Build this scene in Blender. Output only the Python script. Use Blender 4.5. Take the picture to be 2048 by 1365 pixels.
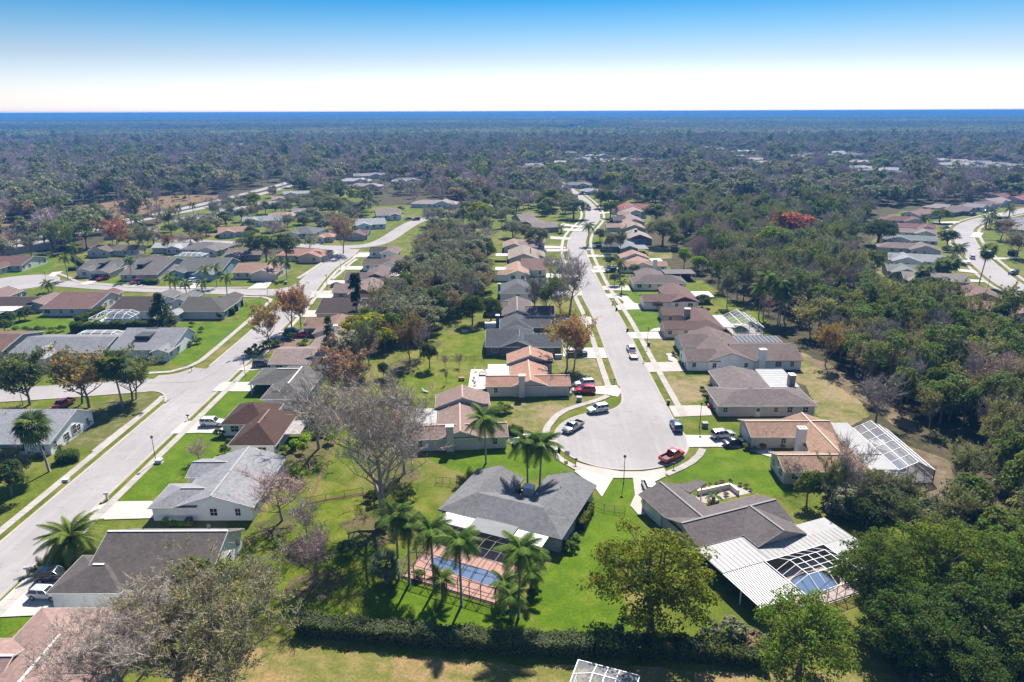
import bpy, math, random
import numpy as np
from mathutils import Matrix, Vector
R = math.radians
for o in list(bpy.data.objects): bpy.data.objects.remove(o)
SC = bpy.context.scene
COL = SC.collection
# ------------------------------------------------------------------ camera
CAM_H, FPX, PITCH, ROLL = 62.0, 1400.0, R(18.15), R(0.2)
cd = bpy.data.cameras.new('camera'); cam = bpy.data.objects.new('camera', cd); COL.objects.link(cam)
cd.sensor_width = 36.0; cd.lens = FPX / 2048 * 36.0; cd.clip_start = 0.5; cd.clip_end = 60000
cam.matrix_world = Matrix.Translation((0, 0, CAM_H)) @ Matrix.Rotation(R(90) - PITCH, 4, 'X') @ Matrix.Rotation(-ROLL, 4, 'Z')
SC.camera = cam
# ------------------------------------------------------------------ sun, sky, exposure
SUN_EL, SUN_AZ = R(48), R(13)          # azimuth measured from +y towards +x
sd = bpy.data.lights.new('sun', 'SUN'); sun = bpy.data.objects.new('sun', sd); COL.objects.link(sun)
sd.energy = 5.0; sd.angle = R(0.5); sd.color = (1.0, 0.94, 0.855)
sdir = Vector((math.sin(SUN_AZ) * math.cos(SUN_EL), math.cos(SUN_AZ) * math.cos(SUN_EL), math.sin(SUN_EL)))
sun.rotation_euler = sdir.to_track_quat('Z', 'Y').to_euler(); sun.location = (0, 0, 300)
W = bpy.data.worlds.new('World'); SC.world = W; W.use_nodes = True
nt = W.node_tree; nt.nodes.clear()
sky = nt.nodes.new('ShaderNodeTexSky'); sky.sky_type = 'NISHITA'; sky.sun_disc = False
sky.sun_elevation = SUN_EL; sky.sun_rotation = SUN_AZ; sky.altitude = 50; sky.air_density = 1.0; sky.dust_density = 0.4; sky.ozone_density = 3.0
# deepen the clear-air gradient: white at the horizon, saturated blue above it; higher up made paler and redder for neutral fill light
geo = nt.nodes.new('ShaderNodeTexCoord'); sep = nt.nodes.new('ShaderNodeSeparateXYZ'); nt.links.new(geo.outputs['Generated'], sep.inputs[0])
ramp = nt.nodes.new('ShaderNodeValToRGB'); nt.links.new(sep.outputs['Z'], ramp.inputs[0])
els = ramp.color_ramp.elements
els[0].position = 0.0; els[0].color = (0.50, 0.49, 0.64, 1)
els[1].position = 1.0; els[1].color = (0.50, 0.52, 0.52, 1)
for p_, c_ in ((0.031, (0.42, 0.41, 0.50, 1)), (0.0666, (0.28, 0.295, 0.36, 1)), (0.101, (0.15, 0.245, 0.325, 1)), (0.137, (0.036, 0.185, 0.30, 1)), (0.40, (0.30, 0.38, 0.43, 1))):
    e_ = els.new(p_); e_.color = c_
mul = nt.nodes.new('ShaderNodeMix'); mul.data_type = 'RGBA'; mul.blend_type = 'MULTIPLY'; mul.inputs[0].default_value = 1.0
nt.links.new(sky.outputs[0], mul.inputs[6]); nt.links.new(ramp.outputs[0], mul.inputs[7])
bg = nt.nodes.new('ShaderNodeBackground'); bg.inputs[1].default_value = 0.14
nt.links.new(mul.outputs[2], bg.inputs[0])
wo = nt.nodes.new('ShaderNodeOutputWorld'); nt.links.new(bg.outputs[0], wo.inputs[0])
vs = SC.view_settings; vs.view_transform = 'Standard'; vs.look = 'None'; vs.exposure = 1.2; vs.gamma = 1.0
SC.display_settings.display_device = 'sRGB'
SC.render.engine = 'CYCLES'
cy = SC.cycles
cy.use_denoising = True
try: cy.denoiser = 'OPENIMAGEDENOISE'
except Exception: pass
cy.max_bounces = 6; cy.diffuse_bounces = 3; cy.glossy_bounces = 2; cy.transmission_bounces = 3; cy.transparent_max_bounces = 8; cy.volume_bounces = 1
cy.caustics_reflective = False; cy.caustics_refractive = False

# ------------------------------------------------------------------ reading positions off the photograph: pixel + height -> point in the place
CROP = {0:(0,200,2.926),1:(700,200,2.926),2:(1348,200,2.926),3:(0,550,3.4133),4:(500,550,3.4133),5:(1000,550,3.4133),6:(1448,550,3.4133),7:(0,800,2.4167),8:(500,850,2.65),9:(1000,850,2.65),10:(1448,800,2.4167),11:(1260,820,3.2),12:(820,480,5.12),13:(820,680,5.12),14:(1220,480,5.12),15:(430,560,5.12),16:(0,470,4.096),17:(1000,380,5.851),18:(1740,370,5.055),19:(200,370,6.4),20:(500,370,5.851),21:(1000,280,5.851),22:(1400,270,5.851),23:(1700,290,5.885),24:(820,900,3.4125)}
def G(X, Y, z=0.0):
    u = (X - 1024) / FPX; v = (Y - 682.5) / FPX
    c, s = math.cos(ROLL), math.sin(ROLL)
    u, v = u * c - v * s, u * s + v * c
    cp, sp = math.cos(PITCH), math.sin(PITCH)
    t = (z - CAM_H) / -(sp + v * cp)
    return (u * t, (cp - v * sp) * t)
def g(k, x, y, z=0.0):
    a, b, s = CROP[k]
    return G(a + x / s, b + y / s, z)

# ------------------------------------------------------------------ colours and materials
def lin(c):
    return tuple(((x / 255) / 12.92) if x / 255 <= 0.04045 else (((x / 255) + 0.055) / 1.055) ** 2.4 for x in c)
def sr(r, g_, b, k=1.0):                       # sRGB colour as seen in sun -> base colour
    return tuple(min(0.95, x * k) for x in lin((r, g_, b)))
MATS = {}
class N:
    def __init__(s, name):
        s.m = bpy.data.materials.new(name); s.m.use_nodes = True; s.t = s.m.node_tree; s.t.nodes.clear()
        s.out = s.t.nodes.new('ShaderNodeOutputMaterial')
    def n(s, typ, **kw):
        x = s.t.nodes.new('ShaderNode' + typ)
        for k, v in kw.items(): setattr(x, k, v)
        return x
    def l(s, a, b): s.t.links.new(a, b)
    def noise(s, scale, detail=4, rough=0.6, vec=None, dist=0):
        x = s.n('TexNoise'); x.inputs['Scale'].default_value = scale; x.inputs['Detail'].default_value = detail; x.inputs['Roughness'].default_value = rough; x.inputs['Distortion'].default_value = dist
        if vec: s.l(vec, x.inputs['Vector'])
        return x.outputs['Fac']
    def ramp(s, fac, stops):
        x = s.n('ValToRGB'); s.l(fac, x.inputs[0]); e = x.color_ramp.elements
        while len(e) < len(stops): e.new(0.5)
        for i, (p, c) in enumerate(stops):
            e[i].position = p; e[i].color = (*c, 1) if len(c) == 3 else c
        return x.outputs[0]
    def mix(s, fac, a, b, mode='MIX'):
        x = s.n('Mix', data_type='RGBA', blend_type=mode)
        for sock, v in ((x.inputs[0], fac), (x.inputs[6], a), (x.inputs[7], b)):
            if isinstance(v, (int, float)): sock.default_value = v
            elif isinstance(v, tuple): sock.default_value = (*v, 1) if len(v) == 3 else v
            else: s.l(v, sock)
        return x.outputs[2]
    def math(s, op, a, b=0.0, clamp=False):
        x = s.n('Math', operation=op); x.use_clamp = clamp
        for sock, v in ((x.inputs[0], a), (x.inputs[1], b)):
            if isinstance(v, (int, float)): sock.default_value = v
            else: s.l(v, sock)
        return x.outputs[0]
    def bsdf(s, col, rough=0.8, metal=0.0, bump=None, bstr=0.3, bdist=0.05, spec=0.3, coat=0.0):
        b = s.n('BsdfPrincipled')
        if isinstance(col, tuple): b.inputs['Base Color'].default_value = (*col[:3], 1)
        else: s.l(col, b.inputs['Base Color'])
        if isinstance(rough, (int, float)): b.inputs['Roughness'].default_value = rough
        else: s.l(rough, b.inputs['Roughness'])
        b.inputs['Metallic'].default_value = metal
        b.inputs['Specular IOR Level'].default_value = spec
        b.inputs['Coat Weight'].default_value = coat
        if bump is not None:
            x = s.n('Bump'); x.inputs['Strength'].default_value = bstr; x.inputs['Distance'].default_value = bdist
            s.l(bump, x.inputs['Height']); s.l(x.outputs[0], b.inputs['Normal'])
        s.l(b.outputs[0], s.out.inputs[0]); return b
    def objco(s): return s.n('TexCoord').outputs['Object']
    def pos(s): return s.n('NewGeometry').outputs['Position']
def key(*a): return '_'.join(str(x) for x in a)
def sc3(c, k): return tuple(min(1, x * k) for x in c)
def m_plain(name, col, rough=0.7, metal=0.0, spec=0.3, coat=0.0, var=0.12, scale=1.2):
    k = key(name, *[round(x, 3) for x in col], rough)
    if k not in MATS:
        n = N(name); f = n.noise(scale, 5, 0.65, n.pos())
        c = n.ramp(f, [(0.3, sc3(col, 1 - var)), (0.7, sc3(col, 1 + var))])
        n.bsdf(c, rough, metal, spec=spec, coat=coat); MATS[k] = n.m
    return MATS[k]
def m_roof(col):
    k = key('roof', *[round(x, 3) for x in col])
    if k not in MATS:
        n = N('shingle_roof'); co = n.objco(); p = n.pos()
        sx = n.n('SeparateXYZ'); n.l(co, sx.inputs[0])
        course = n.n('TexWave', wave_type='BANDS', bands_direction='Z'); course.inputs['Scale'].default_value = 5.5; course.inputs['Distortion'].default_value = 1.2; course.inputs['Detail'].default_value = 2; course.inputs['Detail Scale'].default_value = 3; n.l(co, course.inputs['Vector'])
        fine = n.noise(3.2, 3, 0.7, co); big = n.noise(0.25, 5, 0.6, co, 0.6); tab = n.n('TexVoronoi'); tab.inputs['Scale'].default_value = 2.6; n.l(co, tab.inputs['Vector'])
        mp = n.n('Mapping'); mp.inputs['Scale'].default_value = (1.3, 0.9, 0.10); n.l(co, mp.inputs['Vector']); streak = n.noise(1.0, 4, 0.6, mp.outputs[0])
        c = n.ramp(big, [(0.3, sc3(col, 0.78)), (0.72, sc3(col, 1.2))])
        c = n.mix(n.math('MULTIPLY', n.ramp(fine, [(0.35, (0, 0, 0)), (0.7, (1, 1, 1))]), 0.6), c, sc3(col, 0.55))
        tabv = n.n('SeparateColor'); n.l(tab.outputs['Color'], tabv.inputs[0])
        c = n.mix(n.math('MULTIPLY', tabv.outputs[0], 0.42), c, sc3(col, 1.6))
        c = n.mix(n.math('MULTIPLY', n.ramp(streak, [(0.50, (0, 0, 0)), (0.72, (1, 1, 1))]), 0.45), c, tuple(x * 0.55 + 0.008 for x in col))
        c = n.mix(n.math('MULTIPLY', course.outputs['Fac'], 0.34), c, sc3(col, 0.5))
        n.bsdf(c, 0.9, bump=course.outputs['Fac'], bstr=0.25, bdist=0.03, spec=0.15); MATS[k] = n.m
    return MATS[k]
def m_wall(col):
    col = tuple(min(0.78, x * 1.3) for x in col)
    k = key('wall', *[round(x, 3) for x in col])
    if k not in MATS:
        n = N('stucco_wall'); co = n.objco(); f = n.noise(9, 4, 0.7, co); b = n.noise(0.5, 4, 0.6, co)
        mp = n.n('Mapping'); mp.inputs['Scale'].default_value = (1.6, 1.6, 0.25); n.l(co, mp.inputs['Vector']); st = n.noise(1.2, 3, 0.6, mp.outputs[0])
        c = n.ramp(b, [(0.3, sc3(col, 0.88)), (0.7, sc3(col, 1.06))])
        c = n.mix(n.math('MULTIPLY', n.ramp(st, [(0.55, (0, 0, 0)), (0.8, (1, 1, 1))]), 0.35), c, sc3(col, 0.66))
        n.bsdf(c, 0.85, bump=f, bstr=0.15, bdist=0.02, spec=0.2); MATS[k] = n.m
    return MATS[k]
def m_glass():
    if 'glass' not in MATS:
        n = N('window_glass'); n.bsdf((0.02, 0.025, 0.03), 0.06, spec=0.6); MATS['glass'] = n.m
    return MATS['glass']
def m_leaf(forest=False):
    k = 'leaf_forest' if forest else 'leaf'
    if k not in MATS:
        n = N(k)
        if forest:
            a = n.n('Attribute', attribute_type='INSTANCER', attribute_name='tint'); base = a.outputs['Color']
        else:
            a = n.n('ObjectInfo'); base = a.outputs['Color']
        v = n.n('Attribute', attribute_type='GEOMETRY', attribute_name='var')
        sv = n.n('SeparateColor'); n.l(v.outputs['Color'], sv.inputs[0])
        hs = n.n('HueSaturation'); n.l(base, hs.inputs['Color'])
        n.l(n.math('ADD', n.math('MULTIPLY', sv.outputs[1], 0.07), 0.465), hs.inputs['Hue'])
        hs.inputs['Saturation'].default_value = 1.12
        n.l(n.math('ADD', n.math('MULTIPLY', sv.outputs[0], 0.95), 0.5), hs.inputs['Value'])
        d = n.n('BsdfPrincipled'); n.l(hs.outputs[0], d.inputs['Base Color']); d.inputs['Roughness'].default_value = 0.75; d.inputs['Specular IOR Level'].default_value = 0.12
        t = n.n('BsdfTranslucent'); n.l(n.mix(0.5, hs.outputs[0], (0.25, 0.32, 0.02), 'MIX'), t.inputs['Color'])
        mx = n.n('MixShader'); mx.inputs[0].default_value = 0.33
        n.l(d.outputs[0], mx.inputs[1]); n.l(t.outputs[0], mx.inputs[2]); n.l(mx.outputs[0], n.out.inputs[0]); MATS[k] = n.m
    return MATS[k]
def m_bark(forest=False):
    return m_plain('bark', (0.16, 0.13, 0.11), 0.9, var=0.3, scale=3)
def m_twig():
    if 'twig' not in MATS:
        n = N('twig'); a = n.n('ObjectInfo'); v = n.n('Attribute', attribute_type='GEOMETRY', attribute_name='var'); sv = n.n('SeparateColor'); n.l(v.outputs['Color'], sv.inputs[0])
        hs = n.n('HueSaturation'); n.l(a.outputs['Color'], hs.inputs['Color']); n.l(n.math('ADD', n.math('MULTIPLY', sv.outputs[0], 0.8), 0.6), hs.inputs['Value'])
        n.bsdf(hs.outputs[0], 0.85, spec=0.2); MATS['twig'] = n.m
    return MATS['twig']
def m_twig_forest():
    if 'twigf' not in MATS:
        n = N('twig_forest'); a = n.n('Attribute', attribute_type='INSTANCER', attribute_name='tint'); n.bsdf(a.outputs['Color'], 0.85, spec=0.2); MATS['twigf'] = n.m
    return MATS['twigf']
def m_screen(col=(0.03, 0.03, 0.03), op=0.4):
    k = key('screen', op, *col)
    if k not in MATS:
        n = N('insect_screen'); d = n.n('BsdfDiffuse'); d.inputs[0].default_value = (*col, 1); t = n.n('BsdfTransparent'); mx = n.n('MixShader'); mx.inputs[0].default_value = op
        n.l(t.outputs[0], mx.inputs[1]); n.l(d.outputs[0], mx.inputs[2]); n.l(mx.outputs[0], n.out.inputs[0]); MATS[k] = n.m
    return MATS[k]
def m_water(col):
    k = key('water', *col)
    if k not in MATS:
        n = N('pool_water'); p = n.pos(); w = n.noise(2.5, 3, 0.5, p, 0.5); b = n.n('Bump'); b.inputs['Strength'].default_value = 0.15; b.inputs['Distance'].default_value = 0.05; n.l(w, b.inputs['Height'])
        t = n.n('BsdfTransparent'); t.inputs[0].default_value = (*col, 1); gl = n.n('BsdfGlossy'); gl.inputs['Roughness'].default_value = 0.05; n.l(b.outputs[0], gl.inputs['Normal'])
        fr = n.n('Fresnel'); fr.inputs[0].default_value = 1.33; n.l(b.outputs[0], fr.inputs['Normal']); mx = n.n('MixShader'); n.l(fr.outputs[0], mx.inputs[0]); n.l(t.outputs[0], mx.inputs[1]); n.l(gl.outputs[0], mx.inputs[2]); n.l(mx.outputs[0], n.out.inputs[0]); MATS[k] = n.m
    return MATS[k]
def m_grass(name, c1, c2, c3, s=1.0, dry=0.5):
    k = key('grass', name)
    if k not in MATS:
        n = N(name); p = n.pos()
        big = n.noise(0.035 * s, 5, 0.6, p, 0.4); med = n.noise(0.22 * s, 5, 0.65, p, 0.3); fine = n.noise(2.6, 4, 0.75, p); tuft = n.n('TexVoronoi'); tuft.inputs['Scale'].default_value = 1.7; n.l(p, tuft.inputs['Vector'])
        c = n.ramp(med, [(0.34, c1), (0.62, c2)])
        c = n.mix(n.ramp(n.math('MULTIPLY_ADD', big, 0.65, ) if False else n.math('ADD', n.math('MULTIPLY', big, 0.6), n.math('MULTIPLY', med, 0.4)), [(dry, (0, 0, 0)), (dry + 0.16, (1, 1, 1))]), c, c3)
        c = n.mix(n.math('MULTIPLY', n.ramp(fine, [(0.4, (1, 1, 1)), (0.62, (0, 0, 0))]), 0.42), c, sc3(c1, 0.45))
        c = n.mix(n.math('MULTIPLY', n.ramp(tuft.outputs['Distance'], [(0.1, (1, 1, 1)), (0.45, (0, 0, 0))]), 0.16), c, sc3(c2, 1.25))
        n.bsdf(c, 0.95, bump=fine, bstr=0.8, bdist=0.12, spec=0.1); MATS[k] = n.m
    return MATS[k]
def m_ground(name, stops, s=1.0, bstr=0.5):
    k = key('ground', name)
    if k not in MATS:
        n = N(name); p = n.pos(); med = n.noise(0.3 * s, 6, 0.7, p, 0.4); fine = n.noise(3.0, 4, 0.75, p)
        c = n.ramp(med, stops); c = n.mix(n.math('MULTIPLY', n.ramp(fine, [(0.42, (1, 1, 1)), (0.65, (0, 0, 0))]), 0.4), c, sc3(stops[0][1], 0.5))
        n.bsdf(c, 0.95, bump=fine, bstr=bstr, bdist=0.1, spec=0.1); MATS[k] = n.m
    return MATS[k]
def m_asphalt():
    if 'asphalt' not in MATS:
        n = N('weathered_asphalt'); p = n.pos(); big = n.noise(0.06, 5, 0.6, p, 0.5); med = n.noise(0.6, 5, 0.7, p); fine = n.noise(6, 3, 0.8, p)
        mp = n.n('Mapping'); mp.inputs['Scale'].default_value = (0.9, 0.04, 1); n.l(p, mp.inputs['Vector']); tr = n.noise(1.0, 3, 0.5, mp.outputs[0])
        c = n.ramp(big, [(0.3, (0.25, 0.232, 0.231)), (0.7, (0.325, 0.303, 0.30))])
        c = n.mix(n.math('MULTIPLY', n.ramp(med, [(0.45, (0, 0, 0)), (0.75, (1, 1, 1))]), 0.35), c, (0.205, 0.191, 0.19))
        c = n.mix(n.math('MULTIPLY', n.ramp(tr, [(0.5, (0, 0, 0)), (0.7, (1, 1, 1))]), 0.3), c, (0.37, 0.345, 0.34))
        c = n.mix(n.math('MULTIPLY', fine, 0.22), c, (0.16, 0.155, 0.16))
        vo = n.n('TexVoronoi', feature='DISTANCE_TO_EDGE'); vo.inputs['Scale'].default_value = 0.13; nn = n.n('TexNoise'); nn.inputs['Scale'].default_value = 0.5; n.l(p, nn.inputs['Vector'])
        va = n.n('VectorMath', operation='MULTIPLY_ADD'); n.l(nn.outputs['Color'], va.inputs[0]); va.inputs[1].default_value = (4, 4, 4); n.l(p, va.inputs[2]); n.l(va.outputs[0], vo.inputs['Vector'])
        c = n.mix(n.math('MULTIPLY', n.ramp(vo.outputs['Distance'], [(0.0, (1, 1, 1)), (0.012, (0, 0, 0))]), 0.45), c, (0.13, 0.125, 0.13))
        n.bsdf(c, 0.92, bump=fine, bstr=0.2, bdist=0.02, spec=0.15); MATS['asphalt'] = n.m
    return MATS['asphalt']
def m_concrete(col=(0.35, 0.32, 0.295), name='concrete', stain=0.5):
    k = key('conc', name)
    if k not in MATS:
        n = N(name); p = n.pos(); big = n.noise(0.25, 5, 0.65, p, 0.6); med = n.noise(1.4, 5, 0.7, p); fine = n.noise(8, 3, 0.7, p); oi = n.n('ObjectInfo')
        c = n.ramp(big, [(0.3, sc3(col, 0.86)), (0.7, sc3(col, 1.1))])
        c = n.mix(n.math('MULTIPLY', n.ramp(med, [(0.5, (0, 0, 0)), (0.78, (1, 1, 1))]), stain), c, sc3(col, 0.6))
        c = n.mix(n.math('MULTIPLY', n.ramp(oi.outputs['Random'], [(0.55, (0, 0, 0)), (1.0, (1, 1, 1))]), 0.35), c, sc3(col, 0.55))
        c = n.mix(n.math('MULTIPLY', fine, 0.15), c, sc3(col, 0.6))
        n.bsdf(c, 0.9, bump=fine, bstr=0.15, bdist=0.01, spec=0.2); MATS[k] = n.m
    return MATS[k]

# ------------------------------------------------------------------ mesh building
class MB:
    def __init__(s): s.v = []; s.f = []
    def add(s, vs, fs):
        b = len(s.v); s.v += [tuple(p) for p in vs]; s.f += [tuple(i + b for i in f) for f in fs]; return s
    def box(s, x0, x1, y0, y1, z0, z1):
        return s.add([(x0,y0,z0),(x1,y0,z0),(x1,y1,z0),(x0,y1,z0),(x0,y0,z1),(x1,y0,z1),(x1,y1,z1),(x0,y1,z1)], [(3,2,1,0),(4,5,6,7),(0,1,5,4),(1,2,6,5),(2,3,7,6),(3,0,4,7)])
    def bar(s, a, b, w, h=None, up=(0, 0, 1)):
        h = h or w; a = Vector(a); b = Vector(b); d = (b - a).normalized(); u = Vector(up)
        if abs(d.dot(u)) > 0.95: u = Vector((1, 0, 0))
        x = d.cross(u).normalized() * (w / 2); y = x.cross(d).normalized() * (h / 2)
        vs = [a - x - y, a + x - y, a + x + y, a - x + y, b - x - y, b + x - y, b + x + y, b - x + y]
        return s.add(vs, [(0,1,2,3),(7,6,5,4),(0,4,5,1),(1,5,6,2),(2,6,7,3),(3,7,4,0)])
    def tube(s, pts, rad, n=6, cap=True):
        pts = [Vector(p) for p in pts]; rings = []
        for i, p in enumerate(pts):
            d = (pts[min(i + 1, len(pts) - 1)] - pts[max(i - 1, 0)]).normalized()
            u = Vector((1, 0, 0)) if abs(d.x) < 0.8 else Vector((0, 1, 0))
            x = d.cross(u).normalized(); y = d.cross(x)
            r = rad[i] if hasattr(rad, '__len__') else rad
            rings.append([p + x * (r * math.cos(6.28318 * j / n)) + y * (r * math.sin(6.28318 * j / n)) for j in range(n)])
        vs = [q for r_ in rings for q in r_]; fs = []
        for i in range(len(pts) - 1):
            for j in range(n): fs.append((i * n + j, i * n + (j + 1) % n, (i + 1) * n + (j + 1) % n, (i + 1) * n + j))
        if cap: fs += [tuple(range(n)), tuple(range((len(pts) - 1) * n + n - 1, (len(pts) - 1) * n - 1, -1))]
        return s.add(vs, fs)
    def prism(s, poly, z0, z1):
        n = len(poly)
        a = sum(poly[i][0] * poly[(i + 1) % n][1] - poly[(i + 1) % n][0] * poly[i][1] for i in range(n))
        if a < 0: poly = poly[::-1]
        vs = [(x, y, z0) for x, y in poly] + [(x, y, z1) for x, y in poly]
        return s.add(vs, [tuple(range(n - 1, -1, -1)), tuple(range(n, 2 * n))] + [(i, (i + 1) % n, n + (i + 1) % n, n + i) for i in range(n)])
    def mesh(s, name, mat=None, smooth=False):
        me = bpy.data.meshes.new(name); me.from_pydata(s.v, [], s.f); me.update()
        if mat: me.materials.append(mat)
        if smooth: me.polygons.foreach_set('use_smooth', [True] * len(me.polygons))
        return me
    def build(s, name, mat, parent=None, smooth=False):
        return link(name, s.mesh(name, mat, smooth), parent)
def link(name, me, parent=None, loc=None, rot=None, scl=None):
    o = bpy.data.objects.new(name, me); COL.objects.link(o)
    if parent is not None: o.parent = parent
    if loc is not None: o.location = loc
    if rot is not None: o.rotation_euler = rot
    if scl is not None: o.scale = scl if hasattr(scl, '__len__') else (scl,) * 3
    return o
def tag(o, label=None, cat=None, group=None, kind=None):
    if label: o['label'] = label
    if cat: o['category'] = cat
    if group: o['group'] = group
    if kind: o['kind'] = kind
    return o
def thing(name, label, cat, loc=(0, 0, 0), rz=0.0, group=None):
    o = link(name, None, None, loc, (0, 0, rz)); o.empty_display_size = 0.5
    return tag(o, label, cat, group)
def struct(o): o['kind'] = 'structure'; return o
def np_mesh(name, verts, quads, mat, var=None, tris=None):
    me = bpy.data.meshes.new(name); nv = len(verts); nq = len(quads)
    k = quads.shape[1]
    me.vertices.add(nv); me.vertices.foreach_set('co', np.ascontiguousarray(verts, dtype=np.float32).ravel())
    me.loops.add(nq * k); me.loops.foreach_set('vertex_index', np.ascontiguousarray(quads, dtype=np.int32).ravel())
    me.polygons.add(nq); me.polygons.foreach_set('loop_start', np.arange(0, nq * k, k, dtype=np.int32)); me.polygons.foreach_set('loop_total', np.full(nq, k, dtype=np.int32))
    me.update(calc_edges=True); me.validate()
    if var is not None and len(me.polygons) == nq:
        at = me.attributes.new('var', 'FLOAT_COLOR', 'FACE'); at.data.foreach_set('color', np.ascontiguousarray(var, dtype=np.float32).ravel())
    if mat: me.materials.append(mat)
    return me
KEEP = []     # (x0,x1,y0,y1) no wild trees here
def keep(x0, x1, y0, y1): KEEP.append((min(x0, x1), max(x0, x1), min(y0, y1), max(y0, y1)))
# ------------------------------------------------------------------ ground
rnd = random.Random(7)
GY = m_grass('yard_grass', (0.066, 0.095, 0.008), (0.118, 0.145, 0.014), (0.21, 0.165, 0.065), 1.0, 0.48)
GL = m_grass('lush_lawn', (0.055, 0.108, 0.003), (0.10, 0.158, 0.006), (0.16, 0.165, 0.025), 1.0, 0.53)
GM = m_grass('mown_backyard_grass', (0.070, 0.108, 0.004), (0.118, 0.15, 0.008), (0.20, 0.165, 0.05), 1.6, 0.475)
GD = m_grass('dry_grass', (0.095, 0.115, 0.022), (0.155, 0.145, 0.042), (0.27, 0.20, 0.12), 2.4, 0.43)
GS = m_grass('straw_field', (0.11, 0.125, 0.025), (0.19, 0.165, 0.055), (0.33, 0.20, 0.11), 1.8, 0.465)
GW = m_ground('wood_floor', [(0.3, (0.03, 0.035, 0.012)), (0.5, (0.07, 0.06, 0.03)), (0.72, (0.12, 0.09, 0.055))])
GP = m_ground('leaf_litter', [(0.3, (0.10, 0.075, 0.045)), (0.5, (0.15, 0.115, 0.07)), (0.72, (0.26, 0.185, 0.14))], 1.5)
GB = m_ground('brush_field', [(0.3, (0.13, 0.085, 0.045)), (0.55, (0.20, 0.13, 0.07)), (0.75, (0.15, 0.15, 0.05))], 0.4)
xs = [-22000, -9000, -4000, -1800, -900, -450, -220, -100, 0, 100, 220, 450, 900, 1800, 4000, 9000, 22000]
ys = [-300, 0, 60, 120, 200, 300, 420, 600, 900, 1400, 2400, 4200, 8000, 14000, 22000]
mb = MB()
mb.add([(x, y, 0) for y in ys for x in xs], [(j * len(xs) + i, j * len(xs) + i + 1, (j + 1) * len(xs) + i + 1, (j + 1) * len(xs) + i) for j in range(len(ys) - 1) for i in range(len(xs) - 1)])
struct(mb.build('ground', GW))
LZ = [0.012]
def sheet(name, poly, mat, z=None, kind='structure', wob=0.0, th=None):
    if z is None:
        LZ[0] += 0.0012; z = LZ[0]
    if wob:
        r2 = random.Random(len(poly) * 131 + int(poly[0][0])); out = []
        for i in range(len(poly)):
            a, b = poly[i], poly[(i + 1) % len(poly)]; L = math.hypot(b[0] - a[0], b[1] - a[1]); n = max(1, int(L / (wob * 3)))
            for j in range(n):
                t = j / n; out.append((a[0] + (b[0] - a[0]) * t + r2.uniform(-wob, wob), a[1] + (b[1] - a[1]) * t + r2.uniform(-wob, wob)))
        poly = out
    if th: o = MB().prism(poly, z - th, z).build(name, mat)
    else:
        n = len(poly); a = sum(poly[i][0] * poly[(i + 1) % n][1] - poly[(i + 1) % n][0] * poly[i][1] for i in range(n))
        if a < 0: poly = poly[::-1]
        o = MB().add([(x, y, z) for x, y in poly], [tuple(range(n))]).build(name, mat)
    o['kind'] = kind; return o
def rect(x0, x1, y0, y1): return [(x0, y0), (x1, y0), (x1, y1), (x0, y1)]
def gp(k, *pts): return [g(k, x, y) for x, y in pts]
sheet('ground', rect(-92, 66, 34, 350), GY, wob=1.2)
sheet('ground', rect(-235, -88, 95, 312), GY, wob=2)
sheet('ground', [(140, 205), (230, 205), (250, 300), (330, 400), (360, 470), (300, 480), (250, 452), (226, 428), (200, 385), (180, 345), (156, 300), (142, 262)], GY, wob=2)
sheet('ground', [(-62, 340), (62, 340), (95, 480), (60, 620), (20, 640), (-20, 520), (-60, 500), (-130, 480), (-150, 350)], GY, wob=3)
sheet('ground', [(-205, 312), (-120, 312), (-110, 560), (-190, 640), (-212, 480)], GY, wob=3)
sheet('lawn', gp(14, (760, 450), (930, 410), (1100, 520), (1250, 640), (1500, 700), (1600, 800), (1600, 980), (1000, 980), (800, 700)), GM, wob=0.6)
sheet('lawn', gp(14, (400, 75), (620, 80), (640, 190), (500, 200), (400, 130)), GD, wob=0.4)
# back gardens between the two streets, and front lawns
sheet('lawn', [(-16, 196), (-7, 201), (-7.5, 160), (-8, 146), (-30, 146), (-30, 160), (-27, 180), (-22, 196)], GM, wob=0.4)
sheet('lawn', [(-40, 137), (-13, 140), (-12, 156), (-30, 158), (-38, 150)], GM, wob=0.5)
sheet('lawn', [(-40, 72), (-18, 70.5), (-11, 92), (-14, 104), (-28, 108), (-40, 112)], GM, wob=0.5)
sheet('lawn', gp(9, (535, 385), (600, 285), (700, 290), (715, 375), (690, 430), (735, 480), (700, 600), (640, 800), (700, 1150), (250, 1130), (160, 1000), (200, 800), (330, 700), (420, 560), (500, 440)), GL, wob=0.25)
sheet('lawn', gp(8, (850, 830), (1340, 1000), (1450, 1000), (1590, 1120), (1100, 1090), (640, 1050), (640, 900)), GL, wob=0.3)
sheet('lawn', [(12.5, 123), (9, 118.5), (10.5, 112.5), (1, 109.5), (-8, 112), (-16, 118), (-12, 121.5), (4, 122)], GL, wob=0.3)
sheet('lawn', gp(11, (385, 360), (480, 265), (600, 245), (770, 270), (900, 305), (925, 420), (1010, 500), (1040, 560), (920, 545), (740, 520), (640, 460), (440, 490), (330, 455), (240, 430)), GL, wob=0.2)
sheet('lawn', gp(5, (860, 245), (960, 240), (1000, 260), (1090, 265), (1090, 360), (1020, 388), (930, 388)), GL, wob=0.15)
sheet('lawn', gp(5, (785, 110), (1050, 115), (1070, 130), (960, 195), (915, 190), (870, 150), (800, 130)), GL, wob=0.15)
sheet('lawn', gp(5, (1100, 655), (1225, 648), (1270, 700), (1430, 690), (1380, 860), (1240, 892)), GD, wob=0.2)
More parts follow.
